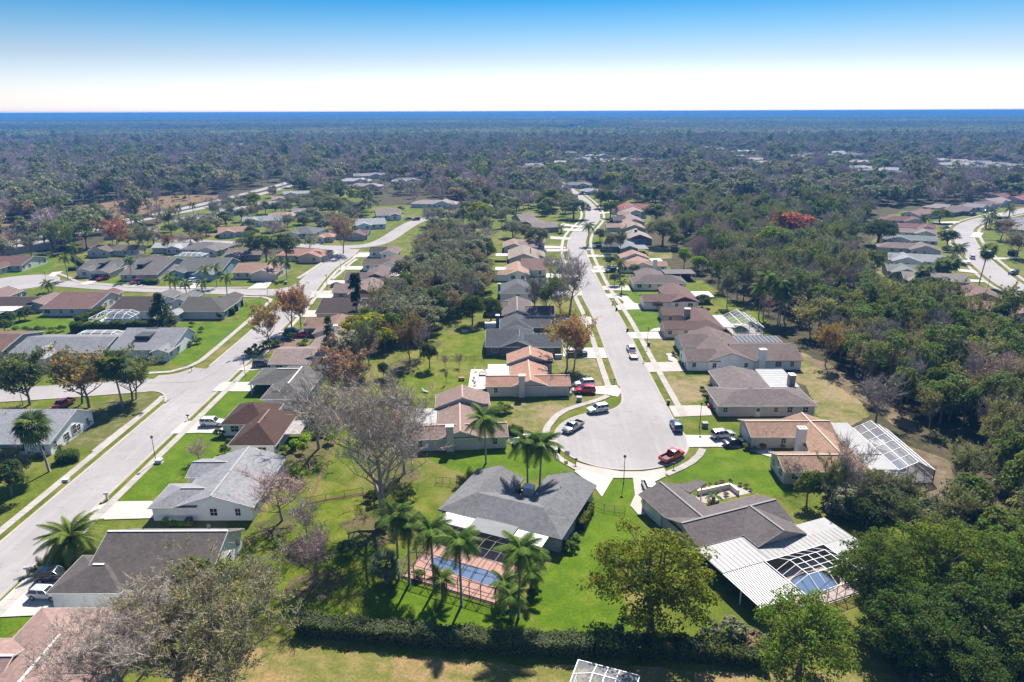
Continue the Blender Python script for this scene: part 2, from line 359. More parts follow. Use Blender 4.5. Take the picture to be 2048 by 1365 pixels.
sheet('lawn', gp(5, (975, 440), (1060, 440), (1190, 450), (1180, 520), (1225, 590), (1060, 600)), GD, wob=0.2)
sheet('lawn', gp(5, (385, 580), (650, 570), (700, 755), (500, 760), (400, 650)), GD, wob=0.2)
sheet('lawn', gp(13, (1030, 660), (1640, 590), (1980, 575), (1900, 650), (1600, 740), (1420, 860), (1350, 1000), (1180, 960), (1050, 880)), GD, wob=0.2)
sheet('lawn', gp(6, (500, 520), (600, 560), (760, 700), (900, 830), (1000, 960), (880, 1030), (720, 1035), (620, 940), (640, 890), (550, 760), (400, 690), (520, 650)), GD, wob=0.4)
sheet('lawn', gp(7, (570, 495), (880, 165), (960, 162), (1090, 168), (1140, 180), (1100, 230), (1130, 275), (960, 320), (915, 380), (740, 470), (700, 492)), GL, wob=0.12)
sheet('lawn', gp(3, (1335, 1000), (1530, 800), (1690, 798), (1800, 870), (1660, 880), (1520, 985)), GL, wob=0.12)
sheet('lawn', gp(3, (1590, 732), (1660, 655), (1770, 655), (1710, 730)), GL, wob=0.1)
sheet('lawn', gp(3, (1170, 340), (1640, 320), (1640, 190), (1830, 160), (1840, 190), (1620, 400), (1330, 610), (1190, 620), (1180, 560), (1330, 430)), GL, wob=0.2)
sheet('lawn', gp(16, (820, 390), (980, 345), (1090, 380), (1085, 412), (900, 408)), GL, wob=0.15)
sheet('lawn', gp(16, (90, 760), (380, 640), (420, 690), (620, 700), (560, 800), (300, 830), (100, 800)), GL, wob=0.2)
sheet('lawn', gp(16, (200, 170), (420, 150), (440, 250), (380, 300), (100, 345), (30, 345), (60, 300), (280, 270)), GL, wob=0.3)
sheet('lawn', gp(7, (0, 590), (200, 440), (150, 350), (290, 270), (430, 130), (470, 110), (620, 120), (330, 370), (0, 640)), GY, wob=0.2)
sheet('lawn', gp(7, (0, 1060), (250, 1045), (100, 1100), (0, 1160)), GL, wob=0.1)
sheet('field', [(-40, 40), (60, 40), (60, 65), (30, 65.5), (5, 66.3), (-12, 67.6), (-30, 69.5), (-40, 66)], GS, wob=0.5)
sheet('ground', gp(6, (600, 560), (760, 620), (900, 720), (1050, 830), (1250, 960), (1300, 1100), (1150, 1020), (1000, 900), (760, 740), (640, 650)), GP, wob=1.6)
sheet('ground', gp(10, (780, 200), (900, 230), (1080, 290), (1130, 430), (1000, 480), (760, 480), (780, 420), (1010, 420), (1000, 330)), GP, wob=1.2)
MULCH = m_ground('red_mulch', [(0.3, (0.12, 0.07, 0.04)), (0.7, (0.19, 0.12, 0.075))])
LATE = [(gp(8, (290, 420), (450, 390), (640, 362)), 0.7), (gp(8, (472, 0), (440, 110), (380, 250), (345, 350), (300, 415)), 0.5)]
SHADE_GRASS = m_grass('painted_shade_grass', (0.05, 0.07, 0.012), (0.085, 0.095, 0.022), (0.15, 0.105, 0.06), 2.6, 0.44)  # darker olive grass: tree shade put into the colour of the lawn patches
for cx_, cy_, rx_, ry_ in ((-20.5, 96, 7.5, 6), (-37, 96.5, 3.6, 4.2), (-27, 81.5, 4.2, 3.6), (-31, 90, 3.5, 4), (-40, 122, 4.5, 8), (-33, 141, 6, 5), (-21, 113, 5, 4), (-28, 168, 4.5, 7), (-37, 152, 4, 6), (-24, 186, 5, 4)): sheet('ground', [(cx_ + rx_ * math.cos(a_ * 0.524) * rnd.uniform(.75, 1.15), cy_ + ry_ * math.sin(a_ * 0.524) * rnd.uniform(.75, 1.15)) for a_ in range(12)], SHADE_GRASS, wob=0.5)
sheet('ground', gp(3, (980, 830), (1110, 820), (1120, 860), (640, 1190), (420, 1195), (620, 1000), (640, 880)), m_ground('mottled_yard', [(0.3, (0.12, 0.10, 0.04)), (0.5, (0.09, 0.11, 0.02)), (0.7, (0.25, 0.20, 0.15))], 1.2), wob=0.4)  # brown, green and tan ground, mottled at random
sheet('ground', gp(4, (100, 480), (330, 400), (420, 440), (330, 500), (150, 520)), m_ground('mottled_yard2', [(0.3, (0.14, 0.10, 0.07)), (0.7, (0.22, 0.16, 0.11))], 1.2), wob=0.3)  # bare ground in two browns, mottled at random
sheet('field', gp(0, (470, 620), (620, 600), (900, 570), (1150, 555), (1340, 560), (1200, 590), (900, 655), (700, 690), (500, 720), (0, 830), (0, 700), (300, 690)), GB, wob=2.5)
# ------------------------------------------------------------------ roads
ROADS = []      # (pts, half)
DISCS = []
def dense(pts, step):
    out = []
    for a, b in zip(pts, pts[1:]):
        L = math.hypot(b[0] - a[0], b[1] - a[1]); n = max(1, int(L / step))
        out += [(a[0] + (b[0] - a[0]) * i / n, a[1] + (b[1] - a[1]) * i / n) for i in range(n)]
    return out + [pts[-1]]
def smooth(pts, it=2):
    for _ in range(it):
        q = [pts[0]]
        for a, b in zip(pts, pts[1:]):
            q += [(a[0] * .75 + b[0] * .25, a[1] * .75 + b[1] * .25), (a[0] * .25 + b[0] * .75, a[1] * .25 + b[1] * .75)]
        pts = q + [pts[-1]]
    return pts
def normals(pts):
    out = []
    for i in range(len(pts)):
        a = pts[max(i - 1, 0)]; b = pts[min(i + 1, len(pts) - 1)]; L = math.hypot(b[0] - a[0], b[1] - a[1]) or 1
        out.append(((b[1] - a[1]) / L, -(b[0] - a[0]) / L))
    return out
def offset(pts, d): return [(p[0] + n[0] * d, p[1] + n[1] * d) for p, n in zip(pts, normals(pts))]
def ribbon(name, pts, w, z, mat, th=None):
    l = offset(pts, -w / 2); r = offset(pts, w / 2); mb = MB(); n = len(pts)
    mb.add([(x, y, z) for x, y in l] + [(x, y, z) for x, y in r], [(i, n + i, n + i + 1, i + 1) for i in range(n - 1)])
    return mb.build(name, mat)
for i_, (p_, w_) in enumerate(LATE): struct(ribbon('ground', dense(p_, 1.0), w_, 0.085 + 0.002 * i_, MULCH))
AS = m_asphalt(); CO = m_concrete(); CW = m_concrete((0.43, 0.395, 0.36), 'pale_driveway_concrete', 0.3); CK = m_concrete((0.36, 0.315, 0.28), 'kerb_concrete', 0.35)
main = smooth([(29.75, 128.5), (29.7, 160), (30.0, 190), (30.1, 215), (29.0, 240), (29.1, 281), (30.2, 326), (34.2, 364), (42.6, 398), (49.1, 424), (52.9, 462), (53, 508), (50.7, 551), (46, 620), (38, 720)])
lroad = smooth([(-73.4, 20), (-73.5, 100), (-73.4, 160), (-73.6, 210), (-75.5, 240), (-78.6, 282), (-77.4, 301), (-76.4, 316), (-77, 330)])
lcross = smooth([(-210, 372), (-160, 352), (-126, 346), (-103, 340), (-86, 334), (-70, 338), (-64, 352), (-61, 390), (-57, 420), (-46, 441), (-34, 465), (-10, 500)])
wst = smooth([(-74.6, 244), (-97, 247.2), (-116, 250.2), (-135, 251.8), (-156, 257), (-173, 262), (-190, 263)])
w2 = smooth([(-73.4, 158.5), (-90, 155.4), (-106, 152), (-119, 150), (-160, 143), (-230, 132)])
frs = smooth([(420, 520), (332, 457), (281, 419), (250, 389), (227, 349), (209, 313), (196, 282), (186, 256), (181.5, 238), (176, 205), (174, 170)])
hwy = smooth([(-270, 260), (-252, 350), (-241, 411), (-230, 450), (-221, 495), (-214, 560), (-205, 690), (-214, 905), (-240, 1200)])
hwy2 = smooth([(-258, 260), (-240, 352), (-229, 412), (-218, 450), (-208, 497), (-201, 560), (-191, 690), (-200, 905)])
for i, (nm, p, w) in enumerate([('road', main, 8.6), ('road', lroad, 8.7), ('road', lcross, 8.0), ('road', wst, 8.4), ('road', w2, 8.6), ('road', frs, 9.0), ('road', hwy, 8.0), ('road', hwy2, 7.0)]):
    p = dense(p, 3.0); ROADS.append((p, w / 2)); struct(ribbon(nm, p, w, 0.05 + 0.004 * i, AS))
def disc(cx, cy, r, z):
    DISCS.append((cx, cy, r)); struct(MB().add([(cx + r * math.cos(a * math.pi / 36), cy + r * math.sin(a * math.pi / 36), z) for a in range(72)], [tuple(range(72))]).build('road', AS))
disc(21.6, 126.6, 13.1, 0.083); disc(-190, 263, 13.6, 0.087)
# rounded corners where streets meet: kerb arc first, then the road side of the corner
FILLETS = [(gp(3, (1128, 870), (1133, 840), (1120, 815), (1085, 800), (1030, 795), (975, 803)), [(-86, 156), (-76, 156)]), (gp(3, (1080, 692), (1180, 686), (1260, 666), (1330, 636)), [(-74, 166), (-76, 158), (-88, 157)]),
           ([(-77.6, 232), (-78.4, 236.5), (-80.6, 240.2), (-85, 242.2), (-90, 242.6)], [(-88, 247), (-75, 247), (-74, 236)]), ([(-91, 250.6), (-87, 251.2), (-84, 253), (-82.3, 256), (-81.6, 261)], [(-76, 258), (-76, 246), (-88, 247)]),
           ([(25.45, 153), (25.3, 148), (24.6, 144.2), (22.8, 141.2), (20.2, 139.4), (17, 138.9)], [(20, 132), (27, 134), (30, 146)]), ([(-81.2, 318), (-82.4, 323), (-85.5, 327), (-92, 330.6)], [(-90, 335), (-78, 334), (-75, 322)])]
for i, (arc, rest) in enumerate(FILLETS): struct(sheet('road', arc + rest, AS, 0.092 + 0.003 * i))
def _inp(x, y, P):
    c = False; j = len(P) - 1
    for i in range(len(P)):
        if (P[i][1] > y) != (P[j][1] > y) and x < (P[j][0] - P[i][0]) * (y - P[i][1]) / (P[j][1] - P[i][1] + 1e-12) + P[i][0]: c = not c
        j = i
    return c
def onroad(x, y, skip=-1, pad=0.0):
    for i, (p, h) in enumerate(ROADS):
        if i == skip: continue
        for q in p:
            if (q[0] - x) ** 2 + (q[1] - y) ** 2 < (h + pad) ** 2: return True
    return any((cx - x) ** 2 + (cy - y) ** 2 < (r + pad) ** 2 for cx, cy, r in DISCS)
def kerb_run(pts, skip=-1, raw=False):
    run = []
    for p in pts + [None]:
        if p is None or onroad(p[0], p[1], skip, -0.1) or (not raw and any(_inp(p[0] + dx, p[1] + dy, a_ + r_) for a_, r_ in FILLETS for dx, dy in ((0, 0), (0.5, 0), (-0.5, 0), (0, 0.5), (0, -0.5)))):
            if len(run) > 2:
                mb = MB(); n = len(run); a = offset(run, -0.2); b = offset(run, 0.22); c = offset(run, 0.32)
                mb.add([(x, y, 0.09) for x, y in a] + [(x, y, 0.145) for x, y in b] + [(x, y, 0.0) for x, y in c] + [(x, y, 0.0) for x, y in a],
                       [f for i in range(n - 1) for f in ((i, n + i, n + i + 1, i + 1), (n + i, 2 * n + i, 2 * n + i + 1, n + i + 1), (3 * n + i, i, i + 1, 3 * n + i + 1))])
                struct(mb.build('kerb', CK))
            run = []
        else: run.append(p)
for i in (0, 1, 3, 4, 5, 2):
    p, h = ROADS[i]; p2 = dense(p, 1.5)
    for s in (1, -1): kerb_run((offset(p2, h) if s > 0 else offset(p2, -h)[::-1]), i)
for arc, rest in FILLETS:
    c_ = (sum(p[0] for p in rest) / len(rest), sum(p[1] for p in rest) / len(rest)); q = smooth(arc, 2); n_ = normals(q)[len(q) // 2]; m_ = q[len(q) // 2]
    if (c_[0] - m_[0]) * n_[0] + (c_[1] - m_[1]) * n_[1] > 0: q = q[::-1]
    ROADS.append(([], 0)); sv = ROADS[:], DISCS[:]; ROADS[:] = []; DISCS[:] = []; kerb_run(dense(q, 1.0), -1, True); ROADS[:] = sv[0][:-1]; DISCS[:] = sv[1]
for cx, cy, r in DISCS:
    arc = [(cx + (r) * math.cos(a * math.pi / 60), cy + r * math.sin(a * math.pi / 60)) for a in range(121)]
    st = next(i for i, q in enumerate(arc) if any((w_[0] - q[0]) ** 2 + (w_[1] - q[1]) ** 2 < 25 for w_ in (main if cx > 0 else wst)))
    arc = arc[:-1]; arc = arc[st:] + arc[:st + 1]
    run_ok = []
    for q in arc + [None]:
        bad = q is None or any((w_[0] - q[0]) ** 2 + (w_[1] - q[1]) ** 2 < (4.2) ** 2 for p_, h_ in ROADS for w_ in p_) or any(_inp(q[0], q[1], a_ + r_) for a_, r_ in FILLETS)
        if bad:
            if len(run_ok) > 3:
                mb = MB(); n = len(run_ok); rr = run_ok[::-1]
                a = offset(rr, -0.25); b = offset(rr, 0.2); c = offset(rr, 0.3)
                if (a[0][0] - cx) ** 2 + (a[0][1] - cy) ** 2 > (b[0][0] - cx) ** 2 + (b[0][1] - cy) ** 2:
                    rr = rr[::-1]; a = offset(rr, -0.25); b = offset(rr, 0.2); c = offset(rr, 0.3)
                mb.add([(x, y, 0.1) for x, y in a] + [(x, y, 0.15) for x, y in b] + [(x, y, 0.0) for x, y in c], [f for i in range(n - 1) for f in ((i, n + i, n + i + 1, i + 1), (n + i, 2 * n + i, 2 * n + i + 1, n + i + 1))])
                struct(mb.build('kerb', CK))
            run_ok = []
        else: run_ok.append(q)
# ------------------------------------------------------------------ driveways
DZ = [0.115]
def drive(poly, mat=None):
    DZ[0] += 0.0015; return sheet('driveway', poly, mat or CW, DZ[0])
drive(gp(5, (1150, 897), (1360, 893), (1430, 905), (1447, 962), (1190, 973)))
drive(gp(5, (972, 602), (1215, 596), (1265, 660), (1012, 667))); drive(gp(5, (1130, 540), (1190, 537), (1200, 555), (1180, 560), (1222, 595), (1180, 597)))
drive(gp(5, (862, 395), (1090, 390), (1135, 440), (895, 437))); drive(gp(5, (1020, 388), (1050, 368), (1100, 362), (1110, 385)))
drive(gp(5, (718, 132), (790, 128), (870, 148), (915, 193), (965, 205), (970, 238), (808, 242), (790, 213), (838, 205), (846, 186), (812, 163), (735, 160)))
drive(gp(5, (690, 80), (760, 74), (880, 74), (892, 110), (710, 106)))
drive(gp(5, (478, 812), (480, 775), (640, 765), (797, 757), (830, 800), (806, 836), (735, 822), (650, 815)))
drive(gp(5, (430, 500), (708, 500), (735, 570), (590, 572), (430, 560))); drive(gp(5, (365, 290), (618, 288), (650, 340), (380, 345)))
drive(gp(13, (1005, 1060), (1010, 960), (1110, 1010), (1330, 1010), (1480, 1005), (1500, 1090), (1540, 1130), (1450, 1135), (1320, 1110), (1200, 1110)))
drive(gp(9, (395, 250), (425, 213), (520, 238), (640, 262), (705, 266), (600, 285), (540, 385), (500, 332)))
drive(gp(9, (392, 232), (405, 200), (450, 214), (520, 228), (640, 250), (760, 250), (870, 232), (885, 262), (760, 280), (690, 285), (600, 285), (520, 262)))
drive(gp(9, (690, 262), (760, 262), (870, 246), (880, 275), (800, 315), (765, 365), (745, 410), (770, 480), (735, 482), (690, 430), (715, 375), (705, 290)))
drive(gp(5, (1268, 1097), (1450, 1100), (1600, 1120), (1640, 1150), (1640, 1185), (1480, 1178), (1288, 1180)))
drive(gp(11, (760, 262), (870, 245), (960, 285), (960, 320), (880, 300)))
drive(gp(7, (0, 982), (130, 858), (215, 862), (345, 865), (305, 995), (247, 1042), (0, 1054)))
drive(gp(7, (455, 522), (530, 495), (738, 492), (742, 575), (510, 582), (410, 578)))
drive(gp(7, (822, 167), (890, 105), (1010, 104), (1085, 110), (1095, 165), (960, 162)))
drive(gp(3, (1445, 798), (1520, 735), (1720, 735), (1740, 800))); drive(gp(3, (1615, 655), (1740, 600), (1860, 635), (1730, 656)))
for y0, y1 in ((192, 199), (214, 222), (238, 246), (258, 265), (284, 291), (310, 317)): drive(rect(-69.3 - (2.2 if y0 > 230 else 0), -61, y0, y1))
for y0, y1 in ((240, 247), (268, 276), (296, 302), (322, 328)): drive(rect(13, 25.2 if y0 < 300 else 26, y0, y1))
for y0, y1 in ((284, 290), (309, 314)): drive(rect(33.8, 46, y0, y1))
for k, pts in [(16, [(730, 375), (790, 370), (830, 350), (880, 360), (700, 415), (640, 412)]), (16, [(1080, 395), (1180, 380), (1200, 425), (1060, 425)]), (16, [(1500, 400), (1640, 385), (1680, 400), (1600, 440), (1440, 440)]), (16, [(430, 310), (520, 300), (440, 350), (390, 340)]),
               (15, [(440, 30), (600, 5), (530, 95), (330, 95)]), (15, [(980, 120), (1255, 112), (1255, 150), (990, 160)]), (17, [(735, 395), (960, 430), (950, 445), (700, 420)]), (17, [(720, 450), (960, 465), (945, 490), (700, 480)]), (17, [(590, 545), (840, 565), (820, 590), (590, 580)]), (17, [(440, 655), (760, 665), (770, 690), (440, 690)]),
               (17, [(1000, 680), (1110, 670), (1120, 700), (1010, 712)]), (17, [(1060, 935), (1260, 938), (1260, 965), (1080, 975)]), (17, [(1170, 470), (1330, 465), (1330, 485), (1150, 490)]), (17, [(1165, 345), (1240, 350), (1240, 365), (1170, 362)]), (17, [(1150, 270), (1280, 260), (1290, 275), (1160, 285)]),
               (18, [(880, 765), (1010, 765), (1010, 785), (900, 790)]), (18, [(880, 850), (1060, 870), (1100, 900), (900, 880)]), (18, [(995, 960), (1120, 965), (1160, 990), (1000, 985)]), (18, [(640, 380), (870, 370), (920, 385), (660, 395)]), (18, [(1200, 280), (1340, 290), (1330, 320), (1180, 300)]), (18, [(1050, 480), (1150, 490), (1110, 540), (1010, 530)]), (18, [(1240, 740), (1500, 740), (1480, 755), (1250, 760)]),
               (20, [(720, 690), (800, 660), (860, 680), (800, 705)]), (20, [(1290, 800), (1500, 790), (1480, 830), (1270, 850)]), (14, [(1840, 1150), (1930, 1120), (2048, 1240), (1900, 1290)] if False else [(590, 1170), (680, 1165), (640, 1250), (600, 1240)])]:
    drive(gp(k, *pts))
# ------------------------------------------------------------------ pavements: slabs laid one by one near the camera, plain strips further off
slab_cache = {}
def pavement(pts, w=1.5, near=300, name='pavement'):
    pts = dense(pts, 1.52); run = []
    par = struct(ribbon(name, pts, w - 0.12, 0.128 + 0.0007 * (len(slab_cache)), m_concrete((0.28, 0.26, 0.24), 'joint', 0.3))); slab_cache[len(slab_cache)] = 1
    me = bpy.data.meshes.get('slab_%.2f' % w)
    if me is None:
        mb = MB(); mb.box(-w / 2, w / 2, -0.735, 0.735, 0.03, 0.158); me = mb.mesh('slab_%.2f' % w, CO)
    far = []
    for a, b in zip(pts, pts[1:]):
        L = math.hypot(b[0] - a[0], b[1] - a[1]); c = ((a[0] + b[0]) / 2, (a[1] + b[1]) / 2)
        if L < 0.5: continue
        if math.hypot(*c) < near:
            s_ = link('slab', me, par, (c[0], c[1], rnd.uniform(-0.006, 0.006)), (0, 0, math.atan2(b[1] - a[1], b[0] - a[0]) - math.pi / 2)); s_.scale = (1, L / 1.5, 1)
        else: far.append(a); far.append(b)
    if far:
        f2 = [far[0]] + far[1::2]
        l = offset(f2, -w / 2); r = offset(f2, w / 2); n = len(f2)
        MB().add([(x, y, 0.155) for x, y in l] + [(x, y, 0.155) for x, y in r], [(i, n + i, n + i + 1, i + 1) for i in range(n - 1)]).build('strip', CO, par)
    return par
def sub(pts, y0, y1): return [p for p in pts if y0 <= p[1] <= y1]
pavement(sub(offset(dense(main, 2), 6.95), 137, 560), 1.45, 240); pavement(sub(offset(dense(main, 2), -6.95), 151, 540), 1.45, 240)
lr = dense(lroad, 2)
pavement(sub(offset(lr, 6.4), 40, 325), 1.4, 215); pavement(sub(offset(lr, -6.4), 40, 148), 1.4, 215)
pavement(gp(3, (900, 680), (1160, 665), (1290, 630), (1370, 590), (1480, 500), (1620, 380), (1760, 260), (1840, 185), (1850, 170), (1800, 155), (1640, 150)), 1.4, 235)
pavement(gp(5, (737, 828), (690, 850), (620, 872), (540, 895), (450, 925), (380, 970), (325, 1040), (300, 1112)), 1.45)
pavement(gp(9, (285, 150), (310, 175), (345, 200), (385, 222), (420, 240)), 1.3); pavement(gp(9, (1075, 130), (1055, 165), (1015, 200), (960, 230), (880, 265)), 1.4)
pavement(gp(3, (1110, 830), (1090, 850), (1010, 920), (920, 990), (840, 1050), (700, 1160), (640, 1210)), 1.0)
fr = dense(frs, 2)
pavement(sub(offset(fr, 7.2), 200, 450), 1.5, 0); pavement(sub(offset(fr, -7.2), 200, 450), 1.5, 0)
ws = dense(wst, 2)
pavement([p for p in offset(ws, -6.8) if p[0] > -172], 1.4, 0) if False else None
pavement(gp(16, (2040, 432), (1620, 438), (1300, 440), (1000, 425), (760, 405), (640, 390), (560, 350), (480, 320)), 1.4, 0)
pavement(gp(20, (760, 768), (960, 768), (1025, 785), (980, 830), (860, 900), (740, 985), (560, 1100)), 1.5, 0)
pavement(gp(20, (960, 1112), (1060, 1030), (1180, 920), (1250, 870)), 1.5, 0)
# ------------------------------------------------------------------ houses
WHITE = (0.72, 0.71, 0.69); TRIM = m_plain('trim_paint', (0.68, 0.66, 0.63), 0.6, var=0.05)
DARKM = m_plain('bronze_metal', (0.03, 0.028, 0.026), 0.5, var=0.1); WHM = m_plain('white_metal', (0.74, 0.74, 0.75), 0.45, var=0.06)
STONE = m_plain('chimney_stone', (0.30, 0.26, 0.24), 0.9, var=0.35, scale=3.5)
OFF = 0.5
def in_rect(x, y, r, pad=0.0): return r[0] - pad < x < r[1] + pad and r[2] - pad < y < r[3] + pad
def roof_geo(w, dz):
    x0, x1, y0, y1, typ = w[:5]; o = w[5] if len(w) > 5 else {}
    ze = o.get('z', 2.6) + dz; sl = o.get('sl', 0.36); rf = o.get('rf', 0.5); ax = typ[0]; e0, e1 = typ[1], typ[2]
    if ax == 'x': a0, a1, b0, b1 = x0, x1, y0, y1; P = lambda a, b, z: (a, b, z)
    else: a0, a1, b0, b1 = y0, y1, x0, x1; P = lambda a, b, z: (b, a, z)
    br = b0 + rf * (b1 - b0); hw = max(br - b0, b1 - br); zr = ze + sl * hw
    h0 = (b1 - b0) / 2 if e0 == 'h' else 0; h1 = (b1 - b0) / 2 if e1 == 'h' else 0
    if h0 + h1 > (a1 - a0) - 0.2:
        k = ((a1 - a0) - 0.2) / (h0 + h1); h0 *= k; h1 *= k
    return ax, P, a0, a1, b0, b1, br, ze, zr, h0, h1, e0, e1
def roof_h(w, dz, x, y):
    ax, P, a0, a1, b0, b1, br, ze, zr, h0, h1, e0, e1 = roof_geo(w, dz)
    a, b = (x, y) if ax == 'x' else (y, x)
    t = (b - b0) / (br - b0) if b < br else (b1 - b) / (b1 - br)
    if h0: t = min(t, (a - a0) / h0)
    if h1: t = min(t, (a1 - a) / h1)
    return ze + (zr - ze) * max(0, t)
def window(parent, cx, cy, z, w, h, ang, frame=None, arch=False, mull=1):
    # ang: outward direction of the wall; local x along wall
    fr = MB(); d = 0.05; t = 0.07
    for (a, b, c, e) in ((-w/2, w/2, -h/2 - t, -h/2), (-w/2, w/2, h/2, h/2 + t), (-w/2 - t, -w/2, -h/2 - t, h/2 + t), (w/2, w/2 + t, -h/2 - t, h/2 + t)): fr.box(a, b, -d, 0.03, c, e)
    fr.box(-0.025, 0.025, -d + 0.01, 0.02, -h/2, h/2)
    if mull: fr.box(-w/2, w/2, -d + 0.012, 0.018, -0.025, 0.025)
    fo = fr.build('window', frame or TRIM, parent); fo.location = (cx, cy, z); fo.rotation_euler = (0, 0, ang)
    MB().box(-w/2, w/2, -0.022, 0.012, -h/2, h/2).build('pane', m_glass(), fo)
    return fo
def slab_door(parent, cx, cy, w, h, ang, col, name='door', panels=False):
    mb = MB()
    if panels:
        n = 4
        for i in range(n): mb.box(-w/2, w/2, -0.04, 0.02, i * h / n + 0.015, (i + 1) * h / n - 0.015)
        mb.box(-w/2, w/2, -0.02, 0.015, 0, h)
    else:
        mb.box(-w/2, w/2, -0.05, 0.02, 0, h)
    o = mb.build(name, m_plain(name + '_paint', col, 0.5, var=0.04), parent); o.location = (cx, cy, 0.02); o.rotation_euler = (0, 0, ang)
    if not panels:
        MB().box(-w/2 + 0.15, w/2 - 0.15, -0.062, 0.01, h * 0.55, h * 0.9).build('pane', m_glass(), o)
        MB().box(w/2 - 0.16, w/2 - 0.08, -0.1, 0.0, 0.95, 1.05).build('handle', DARKM, o)
    return o
ORIGINLESS = []
def house(label, org, rot, rc, wc, wings, cat='house', doors=(), garages=(), chim=(), fascia=None, win=True, seed=None, vents=2, far=False, ridge=None, gablec=None, name='house', reveal=None):
    r = random.Random(seed if seed is not None else int(org[0] * 13 + org[1] * 7)); rz = R(rot)
    root = thing(name, label, cat, (org[0], org[1], 0), rz)
    ca, sa = math.cos(rz), math.sin(rz)
    rm, wm = m_roof(rc), m_wall(wc); fm = TRIM if fascia is None else m_plain('fascia_paint', fascia, 0.6, var=0.05)
    for wi, w in enumerate(wings):
        o = w[5] if len(w) > 5 else {}; dz = 0.026 * wi
        ax, P, a0, a1, b0, b1, br, ze, zr, h0, h1, e0, e1 = roof_geo(w, dz)
        ov = min(OFF, (b1 - b0) * 0.1)
        # walls
        if not o.get('open'):
            mb = MB(); sl0 = (zr - ze) / (br - b0); sl1 = (zr - ze) / (b1 - br); zt0 = ze + sl0 * ov - 0.17; zt1 = ze + sl1 * ov - 0.17; zb = 0.0
            A0, A1, B0, B1 = a0 + ov * (0.75), a1 - ov * 0.75, b0 + ov, b1 - ov
            mb.add([P(A0, B0, zb), P(A1, B0, zb), P(A1, B0, zt0), P(A0, B0, zt0)], [(0, 1, 2, 3)]); mb.add([P(A0, B1, zb), P(A1, B1, zb), P(A1, B1, zt1), P(A0, B1, zt1)], [(0, 3, 2, 1)])
            for A, e in ((A0, e0), (A1, e1)):
                if e == 'g': mb.add([P(A, B0, zb), P(A, B1, zb), P(A, B1, zt1), P(A, br, zr - 0.17), P(A, B0, zt0)], [(0, 1, 2, 3, 4)])
                else: mb.add([P(A, B0, zb), P(A, B1, zb), P(A, B1, ze - 0.05), P(A, B0, ze - 0.05)], [(0, 1, 2, 3)])
            mb.build('wall', wm, root)
            if gablec and gablec[0] == wi:      # painted gable infill
                A = A0 if gablec[1] == 0 else A1; s_ = -1 if gablec[1] == 0 else 1; A += 0.012 * s_
                zz = ze + 0.0
                MB().add([P(A, B0 + 0.2, zz + 0.05), P(A, B1 - 0.2, zz + 0.05), P(A, br, zr - 0.25)], [(0, 1, 2)]).build('gable_board', m_plain('gable_paint', gablec[2], 0.7, var=0.1), root)
        else:
            zt = ze - 0.16
            for A in (a0 + ov, a1 - ov):
                for B in (b0 + ov, b1 - ov): MB().box(*( (P(A, B, 0)[0] - 0.1, P(A, B, 0)[0] + 0.1, P(A, B, 0)[1] - 0.1, P(A, B, 0)[1] + 0.1)), 0, zt + 0.1).build('post', TRIM, root)
        # roof shell
        th = 0.13; mb = MB(); tp = [P(a0, b0, ze), P(a1, b0, ze), P(a1, b1, ze), P(a0, b1, ze), P(a0 + h0, br, zr), P(a1 - h1, br, zr)]
        up = [(0, 1, 5, 4), (2, 3, 4, 5)]
        if e0 == 'h': up.append((3, 0, 4))
        if e1 == 'h': up.append((1, 2, 5))
        if ax == 'y': up = [f[::-1] for f in up]
        mb.add(tp, up); bt = [(x, y, z - th) for x, y, z in tp]; mb.add(bt, [f[::-1] for f in up])
        ring = [0, 1] + ([5] if e1 == 'g' else []) + [2, 3] + ([4] if e0 == 'g' else [])
        nb = len(mb.v) - 12
        for i in range(len(ring)):
            p, q = ring[i], ring[(i + 1) % len(ring)]; mb.f.append((p, q, q + 6, p + 6) if ax == 'x' else (q, p, p + 6, q + 6))
        ro = mb.build('roof', rm if not o.get('rc') else m_roof(o['rc']), root)
        # fascia boards round the edge
        fb = MB(); cx = (a0 + a1) / 2; cyy = (b0 + b1) / 2
        for i in range(len(ring)):
            p, q = Vector(tp[ring[i]]), Vector(tp[ring[(i + 1) % len(ring)]]); c = Vector(P(cx, cyy, 0)); mid = (p + q) / 2; d = (q - p); nrm = Vector((d.y, -d.x, 0)).normalized()
            if nrm.dot(mid - c) < 0: nrm = -nrm
            off = nrm * 0.03; e = d.normalized() * 0.03
            vs_ = [p - e, q + e]; lo = Vector((0, 0, -th - 0.05)); hi = Vector((0, 0, 0.018))
            fb.add([p - e + lo, q + e + lo, q + e + hi, p - e + hi, p - e + lo + off, q + e + lo + off, q + e + hi + off, p - e + hi + off], [(0,1,2,3),(7,6,5,4),(0,4,5,1),(1,5,6,2),(2,6,7,3),(3,7,4,0)])
        fb.build('fascia', fm, ro)
        if ridge is not None and not far:
            rp = MB(); rp.bar(Vector(tp[4]) + Vector((0, 0, 0.03)), Vector(tp[5]) + Vector((0, 0, 0.03)), 0.34, 0.07); rp.build('ridge_cap', m_plain('ridge_cap', ridge, 0.7), ro)
        for v in range(vents if not far else 0):
            a = r.uniform(a0 + 1 + h0, a1 - 1 - h1) if a1 - a0 - h0 - h1 > 2.5 else (a0 + a1) / 2; b = r.uniform(b0 + 0.8, b1 - 0.8); x, y, _ = P(a, b, 0)
            if any(in_rect(x, y, w2, -0.2) for j, w2 in enumerate(wings) if j != wi): continue
            z = roof_h(w, dz, x, y); MB().tube([(x, y, z - 0.1), (x, y, z + 0.3)], 0.06, 6).build('vent_pipe', TRIM if r.random() < 0.6 else DARKM, ro)
